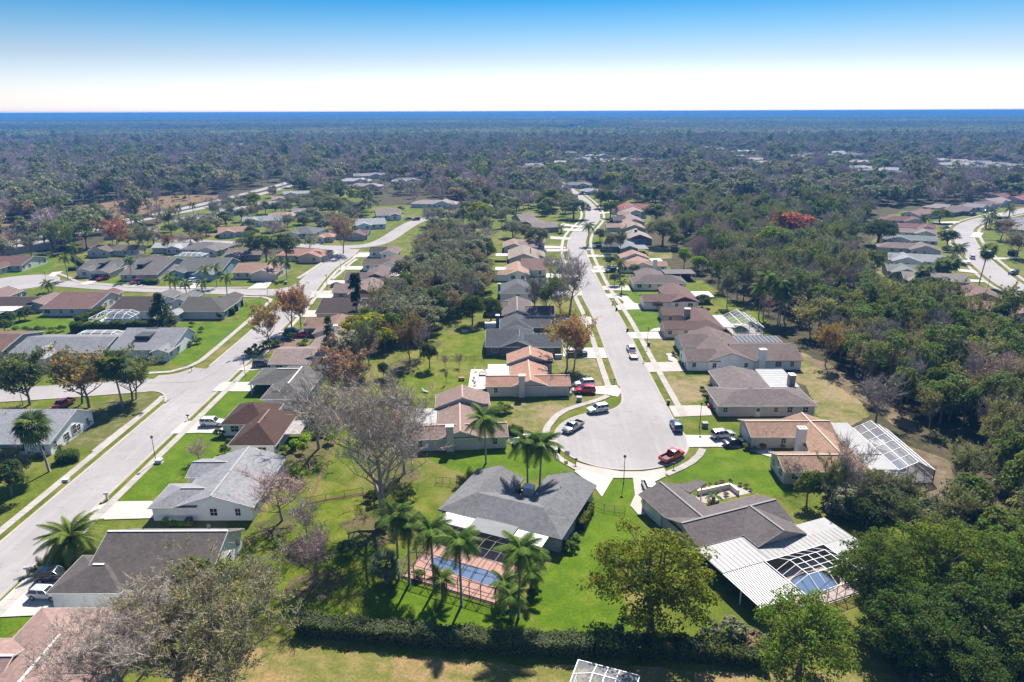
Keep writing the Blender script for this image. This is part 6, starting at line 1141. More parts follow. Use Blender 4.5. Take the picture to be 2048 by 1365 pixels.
def crown_mesh(name, kind, R_, H, k, per, leaf, mat, ls=1.0, nr=0.75):
    L = [(a, b, c, d * ls, e) for a, b, c, d, e in lobes(kind, R_, H, k)]; C, Nn, S, V = [], [], [], []
    for (x, y, z, r, fl) in L:
        n = max(8, int(per * (r / (0.28 * R_ * ls)) ** 2)); d = unit(n); d[:, 2] = np.where(d[:, 2] < -0.35, -d[:, 2], d[:, 2]); rr = r * rng.uniform(0.55, 1.08, n) ** 0.6
        C.append(np.stack([x + d[:, 0] * rr, y + d[:, 1] * rr, z + d[:, 2] * rr * fl], 1))
        nn = d * 0.9 + unit(n) * nr + np.array([0, 0, 0.35]); Nn.append(nn / np.linalg.norm(nn, axis=1, keepdims=True)); S.append(leaf * rng.uniform(0.6, 1.35, n))
        lv = rng.uniform(0, 1); v = np.stack([np.clip(rng.normal(0.45, 0.2, n) + (lv - 0.5) * 0.3, 0, 1), np.clip(rng.normal(lv, 0.2, n), 0, 1), np.full(n, lv), np.ones(n)], 1); V.append(v)
    v, q = leaf_quads(np.concatenate(C), np.concatenate(Nn), np.concatenate(S))
    return np_mesh(name, v, q, mat, np.concatenate(V)), L
def branch_tree(H, R_, trunk_r, seed, levels=4, kids=(5, 4, 4, 4), spread=0.75, first=0.28, twigs=5, twig_len=0.9, upright=0.45, tw=0.03):
    r = random.Random(seed); segs = []; tw_a, tw_b = [], []
    def grow(p, d, L, rad, lev):
        n = 3 if lev < 2 else 2; pts = [p]; rd = [rad]; q = p; dd = d
        for i in range(n):
            dd = (dd + Vector((r.uniform(-1, 1), r.uniform(-1, 1), r.uniform(-0.5, 0.9))) * (0.12 + 0.07 * lev)).normalized(); q = q + dd * (L / n); pts.append(q); rd.append(rad * (1 - 0.62 * (i + 1) / n))
        segs.append((pts, rd, lev))
        if lev >= levels - 1:
            for i in range(twigs):
                t = r.uniform(0.2, 1); b = pts[0].lerp(pts[-1], t); e = (dd + Vector((r.uniform(-1, 1), r.uniform(-1, 1), r.uniform(-0.4, 1)))).normalized() * twig_len * r.uniform(0.5, 1.3); tw_a.append(b); tw_b.append(b + e)
            return
        k = kids[min(lev, len(kids) - 1)]
        for i in range(k):
            t = 0.35 + 0.65 * (i + r.uniform(0.1, 0.9)) / k if lev else first + (1 - first) * (i + 0.5) / k
            idx = min(int(t * n), n - 1); b = pts[idx].lerp(pts[idx + 1], t * n - idx)
            a = r.uniform(0, 6.283) if lev == 0 else r.uniform(0, 6.283)
            if lev == 0: a = i * 2.4 + r.uniform(-0.4, 0.4)
            side = Vector((math.cos(a), math.sin(a), 0)); nd = (dd * (1 - spread) * upright + side * spread + Vector((0, 0, upright))).normalized()
            grow(b, nd, L * r.uniform(0.55, 0.8) if lev else R_ * r.uniform(0.6, 0.95), rd[idx] * r.uniform(0.5, 0.65), lev + 1)
    grow(Vector((0, 0, 0)), Vector((r.uniform(-.08, .08), r.uniform(-.08, .08), 1)).normalized(), H * 0.62, trunk_r, 0)
    mb = MB()
    for pts, rd, lev in segs: mb.tube(pts, [max(x, 0.018) for x in rd], 7 if lev == 0 else 5 if lev == 1 else 3, cap=False)
    return mb, tw_a, tw_b
def twig_mesh(name, mb, a, b, w, mat, more=0):
    v0 = np.array(mb.v, dtype=np.float32); f0 = [f for f in mb.f if len(f) == 4]
    A = np.array([tuple(p) for p in a]); B = np.array([tuple(p) for p in b])
    if more:
        i = rng.integers(0, len(A), more); t = rng.uniform(0.1, 1, (more, 1)); A2 = A[i] + (B[i] - A[i]) * t; L = np.linalg.norm(B[i] - A[i], axis=1, keepdims=True) * 0.55; d = (B[i] - A[i]); d /= np.linalg.norm(d, axis=1, keepdims=True); d = d + unit(more) * 0.9; B2 = A2 + d * L; A = np.concatenate([A, A2]); B = np.concatenate([B, B2])
    n = len(A); d = B - A; s = np.cross(d, unit(n)); s /= np.linalg.norm(s, axis=1, keepdims=True) + 1e-9
    v = np.stack([A - s * w, A + s * w, B + s * w * 0.35, B - s * w * 0.35], 1).reshape(-1, 3); q = np.arange(n * 4).reshape(-1, 4) + len(v0)
    vv = np.concatenate([v0, v]); qq = np.concatenate([np.array(f0, dtype=np.int64), q]); var = np.ones((len(qq), 4)); var[:, 0] = np.concatenate([rng.uniform(0.15, 0.45, len(f0)), rng.uniform(0.3, 1, n)]); var[:, 1] = 0.5
    return np_mesh(name, vv, qq, mat, var)
LEAF, BARK, TWIG = m_leaf(), m_bark(), m_twig()
PROTO = {}
def limbs_mesh(name, L, H, tr, mat, first=0.3, seed=0):
    r = random.Random(seed); mb = MB(); top = Vector((r.uniform(-.3, .3), r.uniform(-.3, .3), H * 0.5)); mb.tube([(0, 0, -0.1), (0.02 * H * r.uniform(-1, 1), 0, H * 0.2), tuple(top)], [tr * 1.25, tr * 0.9, tr * 0.6], 7)
    for (x, y, z, rr, fl) in (L[:: 7] if len(L) > 200 else L[: 26]):
        s = Vector((0, 0, 0)).lerp(top, r.uniform(0.55, 1)); e = Vector((x, y, z)); m = s.lerp(e, 0.5) + Vector((r.uniform(-.4, .4), r.uniform(-.4, .4), r.uniform(-.2, .5))); mb.tube([tuple(s), tuple(m), tuple(e)], [tr * 0.42, tr * 0.26, tr * 0.08], 4, cap=False)
    return mb.mesh(name, mat)
def proto(key_, kind, R_, H, k, per, leaf, tr, nvar=2, ls=1.0):
    for i in range(nvar):
        cm, L = crown_mesh('crown_%s%d' % (key_, i), kind, R_, H, k, per, leaf, LEAF, ls); tm = limbs_mesh('trunk_%s%d' % (key_, i), L, H, tr, BARK, seed=i + len(key_)); PROTO.setdefault(key_, []).append(([('trunk', tm), ('crown', cm)], R_, H))
proto('oak', 'oak', 5.0, 9.0, 44, 62, 0.62, 0.30, 4)
proto('oakbig', 'oak', 8.0, 12.5, 150, 110, 0.40, 0.42, 2, 0.7)
proto('round', 'round', 4.0, 8.0, 36, 62, 0.55, 0.22, 4)
proto('roundbig', 'big', 7.5, 14.0, 66, 200, 0.34, 0.38, 3)
proto('tall', 'tall', 3.6, 12.0, 42, 52, 0.6, 0.22, 3)
proto('pine', 'pine', 3.8, 15.0, 30, 46, 0.55, 0.22, 3)
proto('cone', 'cone', 2.8, 9.0, 170, 44, 0.42, 0.2, 1, 1.15)
proto('norfolk', 'cone', 2.4, 11.0, 200, 34, 0.36, 0.18, 1)
proto('column', 'tall', 1.3, 9.5, 90, 44, 0.35, 0.15, 1)
proto('shrub', 'round', 1.0, 1.7, 18, 26, 0.26, 0.05, 3)
for i, (H, R_, tr, lev, kids, twn, tl, more) in enumerate([(9, 5, 0.24, 4, (7, 4, 4), 6, 1.1, 2600), (9, 5, 0.22, 4, (6, 5, 4), 6, 1.0, 2600), (9, 4.2, 0.2, 4, (8, 4, 3), 6, 0.95, 2400)]):
    mb, a, b = branch_tree(H, R_, tr, 31 + i, lev, kids, twigs=twn, twig_len=tl); PROTO.setdefault('bare', []).append(([('trunk', twig_mesh('bare_branches%d' % i, mb, a, b, 0.028, TWIG, more))], R_, H))
for i in range(2):
    mb, a, b = branch_tree(15, 9.0, 0.48, 77 + i, 5, (8, 4, 4, 3), twigs=6, twig_len=1.2, first=0.22, upright=0.55); PROTO.setdefault('barebig', []).append(([('trunk', twig_mesh('great_branches%d' % i, mb, a, b, 0.022, TWIG, 15000))], 9.0, 15.0))
# thinly leaved: bare branches with scattered leaves
def half_proto(key_, R_, H, tr, seed, leaf, nleaf, lev=4, kids=(7, 4, 4), first=0.28, more=1800):
    mb, a, b = branch_tree(H, R_, tr, seed, lev, kids, twigs=6, twig_len=1.0, first=first); tm = twig_mesh('branches_' + key_, mb, a, b, 0.024, TWIG, more); B = np.array([tuple(p) for p in b]); A = np.array([tuple(p) for p in a]); i = rng.integers(0, len(B), nleaf); c = A[i] + (B[i] - A[i]) * rng.uniform(0.3, 1.25, (nleaf, 1)) + rng.normal(size=(nleaf, 3)) * 0.18
    v, q = leaf_quads(c, unit(nleaf) + np.array([0, 0, 0.4]), leaf * rng.uniform(0.6, 1.4, nleaf)); lv = rng.uniform(0, 1, len(B))[i]; var = np.stack([np.clip(rng.normal(0.5, 0.2, nleaf), 0, 1), np.clip(rng.normal(lv, 0.15), 0, 1), lv, np.ones(nleaf)], 1)
    PROTO.setdefault(key_, []).append(([('trunk', tm), ('crown', np_mesh('leaves_' + key_, v, q, LEAF, var))], R_, H))
for i in range(3): half_proto('half', 5.0, 9.0, 0.22, 140 + i, 0.42, 2600)
for i in range(2): half_proto('halfbig', 9.0, 12.5, 0.42, 170 + i, 0.30, 12000, 5, (9, 5, 4, 3), 0.12, 12000)
# palms
def frond_mesh(name, L, droop, n=22, lw=0.055, ll=0.62, arch=0.5, mat=None):
    pts = []
    for i in range(n + 1):
        t = i / n; pts.append(np.array([L * (t - 0.12 * t * t * droop), 0, L * (arch * t - (arch + 0.55 * droop) * t * t)]))
    V, Q = [], []
    def quad(a, b, c, d): k = len(V); V.extend([a, b, c, d]); Q.append((k, k + 1, k + 2, k + 3))
    for i in range(n):
        p, q = pts[i], pts[i + 1]; w = 0.045 * (1 - 0.7 * i / n); quad(p + [0, -w, 0], p + [0, w, 0], q + [0, w, 0], q + [0, -w, 0])
        if i > 2:
            t = i / n; l = ll * L / 3.2 * (0.35 + 1.25 * math.sin(math.pi * min(1, 0.12 + t * 0.9)) ** 0.8); d = q - p; d = d / np.linalg.norm(d)
            for s in (-1, 1):
                for h_ in (0, 0.5):
                    b = p + (q - p) * h_; tip = b + d * l * 0.55 + np.array([0, s * l * 0.78, -l * (0.28 + 0.35 * rng.uniform())]); w_ = d * lw; quad(b - w_, b + w_, tip + w_ * 0.3, tip - w_ * 0.3)
    var = np.ones((len(Q), 4)); var[:, 0] = rng.uniform(0.25, 0.75, len(Q)); var[:, 1] = rng.uniform(0.3, 0.7, len(Q))
    return np_mesh(name, np.array(V), np.array(Q), mat or LEAF, var)
FROND = {d: frond_mesh('frond_%d' % i, 3.2, d) for i, d in enumerate((0.5, 0.85, 1.2))}
DFROND = {d: frond_mesh('date_frond_%d' % i, 3.6, d, 26, 0.05, 0.34, 0.7) for i, d in enumerate((0.35, 0.7, 1.1))}
def fan_mesh(name, R_=1.15):     # fan palm leaf on a stalk
    V, Q = [], []
    def quad(a, b, c, d): k = len(V); V.extend([a, b, c, d]); Q.append((k, k + 1, k + 2, k + 3))
    s = np.array([0.9, 0, 0.1]); quad(np.array([0, -.02, 0]), np.array([0, .02, 0]), s + [0, .02, 0], s + [0, -.02, 0])
    for i in range(17):
        a = -1.9 + 3.8 * i / 16; d = np.array([math.cos(a), math.sin(a), 0]); p = np.array([-d[1], d[0], 0]); m = s + d * R_ * 0.55 + [0, 0, 0.06]; e = s + d * R_ * rng.uniform(0.9, 1.1) + np.array([0, 0, -0.35 * rng.uniform(0.6, 1.3)]); quad(s, m + p * 0.09, e, m - p * 0.09)
    var = np.ones((len(Q), 4)); var[:, 0] = rng.uniform(0.2, 0.8, len(Q)); var[:, 1] = rng.uniform(0.3, 0.7, len(Q)); return np_mesh(name, np.array(V), np.array(Q), LEAF, var)
FAN = [fan_mesh('fan_leaf_%d' % i) for i in range(3)]
PALMBARK = m_plain('palm_bark', (0.27, 0.24, 0.21), 0.9, var=0.3, scale=4); THATCH = m_plain('dead_thatch', (0.20, 0.15, 0.10), 0.95, var=0.35, scale=4)
LEAFCOL = {'palm': (0.105, 0.16, 0.04), 'fan': (0.08, 0.115, 0.045), 'date': (0.14, 0.18, 0.045)}
def palm(kind, p, H, label, fr=18, scale=1.0, lean=(0, 0), seed=None, group=None, merge=False, col=None):
    r = random.Random(seed if seed is not None else int(p[0] * 31 + p[1] * 17)); t = thing({'palm': 'feather_palm', 'fan': 'fan_palm', 'date': 'date_palm'}[kind], label, 'palm', (*p, 0), group=group); col = col or LEAFCOL[kind]
    top = Vector((lean[0], lean[1], H)); rad = {'palm': 0.17, 'fan': 0.2, 'date': 0.36}[kind]
    MB().tube([(0, 0, -0.1), (lean[0] * .2, lean[1] * .2, H * .3), (lean[0] * .6, lean[1] * .6, H * .7), tuple(top)], [rad * 1.25, rad, rad * .9, rad * .8], 9).build('trunk', PALMBARK, t, True)
    if kind == 'palm': MB().tube([tuple(top - Vector((0, 0, .1))), tuple(top + Vector((0, 0, 0.9 * scale)))], [rad * 0.8, rad * 0.5], 8).build('crown_shaft', m_plain('crown_shaft', (0.14, 0.2, 0.06), 0.6), t, True)
    if kind == 'fan':
        mb = MB(); mb.tube([tuple(top - Vector((0, 0, 2.0 * scale))), tuple(top - Vector((0, 0, 1.2 * scale))), tuple(top - Vector((0, 0, .2)))], [0.3 * scale, 0.55 * scale, 0.3 * scale], 9); mb.build('thatch', THATCH, t)
    for i in range(fr):
        a = i * 2.399 + r.uniform(-.2, .2); u = (i + 0.5) / fr
        if kind == 'fan':
            o = link('leaf', r.choice(FAN), t, tuple(top), (0, R(-62 + 120 * u + r.uniform(-8, 8)), a), scale * r.uniform(1.25, 1.7))
        else:
            fm = FROND if kind == 'palm' else DFROND; d = sorted(fm)[0 if u < .3 else 1 if u < .68 else 2]
            o = link('frond', fm[d], t, tuple(top + Vector((0, 0, 0.75 * scale if kind == 'palm' else 0.1))), (R(r.uniform(-15, 15)), R(-52 + 74 * u + r.uniform(-6, 6)), a), scale * r.uniform(0.88, 1.1))
        o.color = (*sc3(col, r.uniform(0.8, 1.25)), 1)
    keep(p[0] - 2, p[0] + 2, p[1] - 2, p[1] + 2)
    return t
COLS = {'olive': (0.15, 0.155, 0.055), 'green': (0.085, 0.12, 0.032), 'dark': (0.05, 0.072, 0.024), 'bright': (0.16, 0.23, 0.03), 'lime': (0.24, 0.33, 0.03), 'yellow': (0.27, 0.25, 0.045), 'grey': (0.15, 0.15, 0.10), 'rust': (0.34, 0.135, 0.06), 'red': (0.46, 0.10, 0.095), 'brown': (0.20, 0.15, 0.10), 'pinegreen': (0.08, 0.115, 0.04), 'blue': (0.07, 0.1, 0.065)}
TW = {'pale': (0.35, 0.295, 0.25), 'grey': (0.27, 0.235, 0.21), 'pink': (0.38, 0.27, 0.245), 'dark': (0.18, 0.155, 0.14), 'brown': (0.33, 0.25, 0.20), 'mauve': (0.31, 0.25, 0.25)}
LB = 1.45
TREE_R = random.Random(99)
NAMES = {'oak': 'oak_tree', 'oakbig': 'oak_tree', 'round': 'leafy_tree', 'roundbig': 'leafy_tree', 'tall': 'slender_tree', 'pine': 'pine_tree', 'cone': 'magnolia_tree', 'norfolk': 'conifer_tree', 'column': 'column_tree', 'shrub': 'shrub', 'bare': 'bare_tree', 'barebig': 'bare_tree', 'half': 'thin_leaved_tree', 'halfbig': 'thin_leaved_tree'}
TREE_XY = []
def tree(kind, p, rad, hgt, col, label, tw='grey', group=None, seed=None, name=None, cat=None):
    parts, R0, H0 = TREE_R.choice(PROTO[kind]); t = thing(name or NAMES[kind], label, cat or ('shrub' if kind == 'shrub' else 'tree'), (p[0], p[1], 0), TREE_R.uniform(0, 6.28), group)
    s = (rad / R0 * TREE_R.uniform(.95, 1.05), rad / R0 * TREE_R.uniform(.95, 1.05), hgt / H0); t.scale = s
    for n_, me in parts:
        o = link(n_, me, t); c = (COLS[col] if isinstance(col, str) else sc3(col or (.1, .1, .1), LB)) if n_ == 'crown' else TW.get(tw, tw); o.color = (*c, 1)
    TREE_XY.append((p[0], p[1], rad)); return t
def T(kind, k, x, y, rad, hgt, col, label, tw='grey', **kw): return tree(kind, g(k, x, y), rad, hgt, col, label, tw, **kw)
# ---- foreground, one by one
T('barebig', 8, 715, 525, 11.0, 18, 'olive', 'great bare oak with spreading pale branches left of the grey house', 'pale'); tree('bare', (-19.5, 112.5), 6.0, 10.5, None, 'bare tree behind the great bare oak, over the trampoline', 'pale')
T('bare', 7, 1365, 585, 5.2, 8.5, None, 'pinkish bare tree beside the pale grey house', 'pink'); T('bare', 8, 340, 850, 4.4, 8.5, None, 'small crooked bare tree on the back lawn', 'pink'); tree('bare', (-31.5, 92.5), 3.2, 6.0, None, 'thin bare sapling between the two pinkish bare trees', 'pale')
tree('barebig', (-41.5, 60.6), 7.6, 10.0, None, 'huge pale bare tree in the bottom left corner', 'pale'); tree('halfbig', (-37.6, 63.2), 7.6, 9.8, (0.15, 0.13, 0.055), 'huge half-bare tree in the bottom left, nearest the pink-brown roof', 'pale'); tree('halfbig', (-31.6, 62.6), 7.6, 10.2, (0.13, 0.125, 0.04), 'huge olive-leaved tree in the bottom left, beside the straw field', 'pale')
tree('oak', (-41.2, 76.6), 3.2, 7.5, 'green', 'bushy green tree at the corner of the white house, bottom left'); tree('oak', (-37.6, 77.4), 2.8, 6.6, 'bright', 'bright green bushy tree above the huge olive-leaved tree'); tree('bare', (-33.8, 78.8), 2.8, 5.2, None, 'low grey bare bush right of the bushy green trees', 'grey')
T('roundbig', 9, 800, 1085, 8.6, 15.5, (0.115, 0.125, 0.02), 'large round yellow-green tree between the two pool houses'); T('roundbig', 10, 358, 1345, 6.6, 12.0, (0.085, 0.12, 0.022), 'leafy tree with forked pale trunk at the bottom right')
for i, (x, y, r_, h_, c, lb) in enumerate([(45.8, 74.0, 6.0, 12.5, (0.05, 0.075, 0.018), 'dark glossy tree right of the striped white roof'), (54.0, 76.0, 7.0, 14, (0.085, 0.115, 0.022), 'tallest olive-green tree of the bottom right clump'), (61.5, 73.0, 7.0, 13, (0.07, 0.10, 0.02), 'broad green tree at the right edge, bottom'), (54.0, 67.0, 6.6, 12, (0.045, 0.07, 0.018), 'dark green tree filling the bottom right corner'), (46.0, 66.5, 5.6, 10.5, (0.05, 0.08, 0.02), 'dark tree beside the forked-trunk tree, bottom right'), (63, 64, 6, 10, (0.04, 0.06, 0.016), 'dark bushy tree at the very bottom right'), (50, 81, 4.6, 9, (0.06, 0.085, 0.02), 'glossy tree nearest the right end of the striped roof'), (59, 81, 5.5, 11, (0.09, 0.115, 0.03), 'olive tree rising behind the bottom right clump'), (67, 78, 6, 12, (0.08, 0.11, 0.025), 'olive-green tree at the right edge of the bottom clump'), (50, 61.5, 5, 8.5, (0.045, 0.07, 0.018), 'low dark tree at the bottom edge, right of the forked tree')]): tree('roundbig', (x, y), r_, h_, c, lb)
# scrub and dead trees between the two right-hand houses
for i, (x, y, r_, h_, kd, c, tw, lb) in enumerate([(48.6, 101.5, 2.6, 6.5, 'round', 'green', 'grey', 'dense green bush tree left of the dead trunks'), (51.6, 100, 2.2, 8.0, 'half', 'green', 'grey', 'vine-clad trunk behind the grey-brown house'), (54.5, 100.5, 3.6, 10.5, 'bare', None, 'pale', 'tall leaning dead tree between the two right-hand houses'), (57.5, 99.0, 3.2, 6.0, 'half', 'olive', 'grey', 'grey-green scrub tree right of the leaning dead tree'), (60.5, 101, 3.0, 5.5, 'half', 'grey', 'pale', 'pale dry scrub tree by the pool enclosure'), (48.8, 108.5, 2.6, 4.2, 'bare', None, 'pale', 'bare pale bush against the tan-roofed house'), (64.5, 101.8, 2.6, 4.5, 'half', 'olive', 'grey', 'low scrub tree near the enclosure corner'), (55, 94.5, 2.8, 5, 'round', 'dark', 'grey', 'dark bush at the end of the white metal roof'), (60, 93, 3.0, 5.5, 'half', 'green', 'grey', 'thin green scrub tree beside the white metal roof end'), (66.5, 92, 3.6, 7, 'half', 'olive', 'pale', 'pale-stemmed scrub tree above the tallest olive tree'), (72, 97, 3.8, 8, 'round', 'green', 'grey', 'green thicket tree at the right edge'), (76, 104, 4, 8.5, 'half', 'olive', 'grey', 'thin olive tree beside the leaf-litter strip'), (70, 86, 4.4, 9, 'round', (0.07, .1, .025), 'grey', 'green tree at the right edge above the bottom clump')]): tree(kd, (x, y), r_, h_, c, lb, tw)
T('bare', 6, 1035, 1008, 4.8, 9, None, 'grey bare tree on the leaf litter beside the wood edge', 'grey'); T('half', 6, 690, 625, 3.6, 10, (0.27, 0.14, 0.055), 'orange-brown tree at the wood edge behind the white gabled house', 'brown'); T('half', 6, 590, 425, 6.2, 9.5, (0.20, 0.185, 0.05), 'spreading yellow-green tree right of the tall palms', 'pale'); T('bare', 6, 1790, 880, 6, 11, None, 'large pinkish bare crown at the right edge of the wood', 'pink'); T('half', 6, 900, 560, 4, 9.5, (0.17, 0.14, 0.07), 'brownish tree beside the orange-brown one', 'brown'); T('round', 6, 1650, 640, 4.4, 9, 'bright', 'bright green tree in the wood near the right edge')
# palms in the foreground
for i, (p, h_, f_, s_, lb) in enumerate([((-15.9, 82.6), 9.2, 20, 1.0, 'leftmost tall feather palm by the pool'), ((-14.3, 81.4), 8.4, 18, 0.95, 'feather palm just right of the leftmost one'), ((-10.7, 80.2), 8.4, 18, 1.0, 'slim feather palm at the pool corner'), ((-6.8, 77.0), 8.8, 18, 1.0, 'slim pale-trunked feather palm in the round mulch bed'), ((0.7, 74.6), 9.0, 18, 1.15, 'feather palm with wide drooping fronds right of the pool'), ((-4.9, 116.4), 7.6, 20, 1.3, 'bright feather palm in front of the tan-roofed house'), ((2.6, 106.2), 8.2, 18, 1.2, 'left of the paired palms behind the grey house roof'), ((4.6, 105.6), 8.0, 18, 1.2, 'right of the paired palms behind the grey house roof')]): palm('palm', p, h_, lb, f_, s_, (0.3 * math.sin(i * 2), 0.2))
for p, lb in [((-9.4, 78.2), 'small feather palm in the round mulch bed'), ((-1.2, 77.6), 'small feather palm beside the wide drooping one'), ((2.4, 79.4), 'low feather palm at the pool deck corner'), ((-0.3, 74.6), 'shaggy low palm under the wide drooping palm')]: palm('palm', p, 2.6, lb, 13, 0.75)
palm('fan', (-17.4, 81.6), 3.0, 'silvery fan palm left of the pool palms', 22, 0.85, col=(0.13, 0.16, 0.09))
palm('date', g(7, 360, 755), 2.4, 'big date palm with yellowing fronds by the bottom left driveway', 44, 1.45)
palm('fan', g(7, 240, 348), 9.0, 'tall fan palm in front of the pale grey roof at the left edge', 34, 1.15, (-1.0, -0.4)); palm('fan', g(3, 840, 905), 9.6, 'tall fan palm with thatched crown among the roadside oaks', 38, 1.35, (-0.6, 0))
# left oaks
T('half', 3, 205, 885, 6.8, 10.5, (0.085, 0.105, 0.035), 'dark green oak at the left edge of the side street', 'dark'); T('half', 3, 205, 890, 6.0, 9.6, 'green', 'second crown of dark green oak at the left edge', 'dark'); T('half', 3, 610, 905, 7.4, 11, (0.22, 0.14, 0.05), 'orange-tinged oak over the long pale roof', 'grey'); T('half', 3, 560, 880, 5.4, 9.5, (0.10, 0.115, 0.035), 'green oak crown beside the orange-tinged oak', 'dark'); T('half', 3, 905, 860, 5.8, 9.6, (0.10, 0.125, 0.035), 'green oak at the road corner behind the thatched palm', 'dark'); T('half', 3, 930, 850, 4.6, 8.5, (0.12, 0.13, 0.04), 'paler oak at the road corner, right-hand stem', 'grey')
T('round', 7, 60, 470, 3.6, 7.0, 'dark', 'dark bushy tree at the left edge under the fan palm'); T('half', 7, 110, 400, 3.0, 5.5, 'grey', 'thin grey shrub tree beside the left-edge house', 'grey'); T('bare', 7, 965, 300, 2.4, 3.6, None, 'small round bare tree on the lush lawn', 'brown')
# rust-coloured trees at the left road
T('half', 3, 1840, 495, 4.6, 10.5, (0.30, 0.15, 0.07), 'rust-leaved tree leaning over the left road', 'grey'); T('half', 4, 285, 385, 5.6, 11.5, (0.36, 0.14, 0.07), 'taller rust-orange tree in front of the red-brown roof', 'grey'); T('half', 4, 350, 370, 4.2, 10, (0.28, 0.17, 0.11), 'greyer rust tree right of the taller one', 'mauve')
T('cone', 3, 1112, 372, 4.4, 11.5, (0.03, 0.042, 0.02), 'dark conical magnolia at the end of the long hedge'); T('norfolk', 4, 555, 588, 3.0, 12.5, (0.02, 0.04, 0.018), 'tall dark conifer beside the pinkish roof'); T('column', 4, 735, 300, 2.0, 15, (0.018, 0.03, 0.012), 'ivy-clad dark column tree')
T('oak', 4, 745, 520, 5.6, 10, (0.23, 0.215, 0.02), 'yellow-green tree behind the tall conifer'); T('oak', 4, 850, 475, 6.0, 9.5, (0.21, 0.205, 0.02), 'yellow-olive tree right of the yellow-green one'); T('oak', 4, 925, 520, 4.0, 6.5, (0.20, 0.19, 0.025), 'low yellow-olive tree by the back lawn edge')
T('half', 4, 815, 655, 3.8, 11.5, 'grey', 'grey-green slender tree right of the tall conifer', 'grey'); T('bare', 4, 470, 1190, 6.4, 13, None, 'large grey bare tree behind the brown pyramid roofs', 'grey'); T('half', 4, 650, 880, 6.4, 11.5, (0.24, 0.12, 0.09), 'reddish-budded bare tree beside the dark grey house', 'mauve'); T('bare', 4, 560, 860, 4.6, 9, None, 'bare tree between the dark grey house and reddish-budded tree', 'grey')
T('half', 4, 1095, 600, 4.2, 11, (0.20, 0.10, 0.06), 'rusty thin tree at the edge of the back lawn', 'dark'); T('bare', 4, 1160, 560, 3.4, 9, None, 'grey bare tree along the back lawn fence', 'mauve'); T('round', 4, 1225, 640, 2.6, 7.2, 'dark', 'dark twin-topped small tree on the back lawn'); T('round', 4, 940, 840, 1.9, 5.5, 'dark', 'dark little tree in the back lawn corner'); T('round', 4, 915, 700, 1.7, 4, 'dark', 'dark round bush tree left of the little dark tree')
T('bare', 4, 1335, 635, 1.1, 3.2, None, 'leafless sapling left on the fenced lawn', 'grey'); T('bare', 4, 1430, 630, 1.1, 3.2, None, 'leafless sapling right on the fenced lawn', 'grey'); T('bare', 4, 1340, 745, 0.6, 3.4, None, 'thin stick-like sapling near the garden cart', 'dark')
T('oak', 4, 1055, 1010, 2.6, 6, 'green', 'green leafy tree behind the great bare oak, right side')
# oak row and dark oaks behind the left houses
for x, y, r_, h_, c, lb in [(250, 860, 4.6, 12, 'dark', 'tall dark oak at the head of the fenced lawn'), (640, 870, 4.4, 10, 'dark', 'dark oak left of the grey gabled house'), (830, 830, 4.2, 8.0, 'dark', 'low dark oak overhanging the lawn by the grey gabled house')]: T('oakbig', 12, x, y, r_, h_, c, lb)
T('half', 12, 1610, 1320, 6.0, 12.0, (0.27, 0.15, 0.07), 'orange-tipped tree with pale stems in the dark slate house yard', 'pale'); T('half', 12, 1680, 1310, 4.8, 11.5, (0.33, 0.12, 0.06), 'rust-tipped second stem in the dark slate house yard', 'pale'); T('bare', 12, 1640, 725, 8.0, 15.5, None, 'large bare tree leaning over the street', 'grey'); T('half', 12, 1410, 795, 4.6, 11, 'green', 'thin green-tufted tree in front of the brown-grey house', 'grey'); T('bare', 12, 1275, 810, 3.4, 13, None, 'slim tall bare tree in front of the brown-grey house', 'dark'); T('bare', 12, 1440, 380, 4.6, 8.5, None, 'small bare tree beside the orange-roofed white house', 'pale'); T('bare', 12, 1540, 770, 5.0, 9.5, None, 'low bare tree under the large leaning one', 'grey'); T('bare', 12, 1560, 470, 4.2, 9, None, 'bare tree over the dark SUV driveway', 'pale')
# right side of the street
palm('date', g(14, 100, 350), 4.2, 'date palm before the orange-roofed house, right of street', 26, 1.0); palm('palm', g(14, 118, 545), 3.4, 'small feather palm on the lawn, right of street', 13, 0.8); T('round', 14, 45, 470, 2.2, 5.0, 'grey', 'small grey-green tree beside the small lawn palm'); T('round', 14, 245, 370, 2.6, 5, 'grey', 'round grey-green tree by the cream hip-roofed house'); T('round', 14, 500, 560, 1.2, 2.4, 'green', 'small shrub tree by the cream house corner', ); T('round', 14, 480, 715, 1.6, 3.0, 'brown', 'brown shrub tree by the white garage wall'); T('round', 14, 945, 690, 2.8, 4.4, 'dark', 'dark bush beside the white patio roof'); T('round', 14, 0, 270, 3.6, 4.6, 'dark', 'dark round bush pair on the lush lawn'); T('round', 5, 1320, 640, 0.9, 1.8, 'green', 'small green shrub against the white gabled house')
for i, (x, y, h_, lb) in enumerate([(1520, 800, 9, 'left of the three tall palms behind the pool enclosure'), (1565, 815, 12.5, 'tallest of the three palms behind the pool enclosure'), (1715, 855, 11.5, 'right of the three tall palms behind the pool enclosure'), (1735, 850, 9.0, 'shorter palm beside the right tall palm')]): palm('palm', g(14, x, y), h_, lb, 18, 1.25)
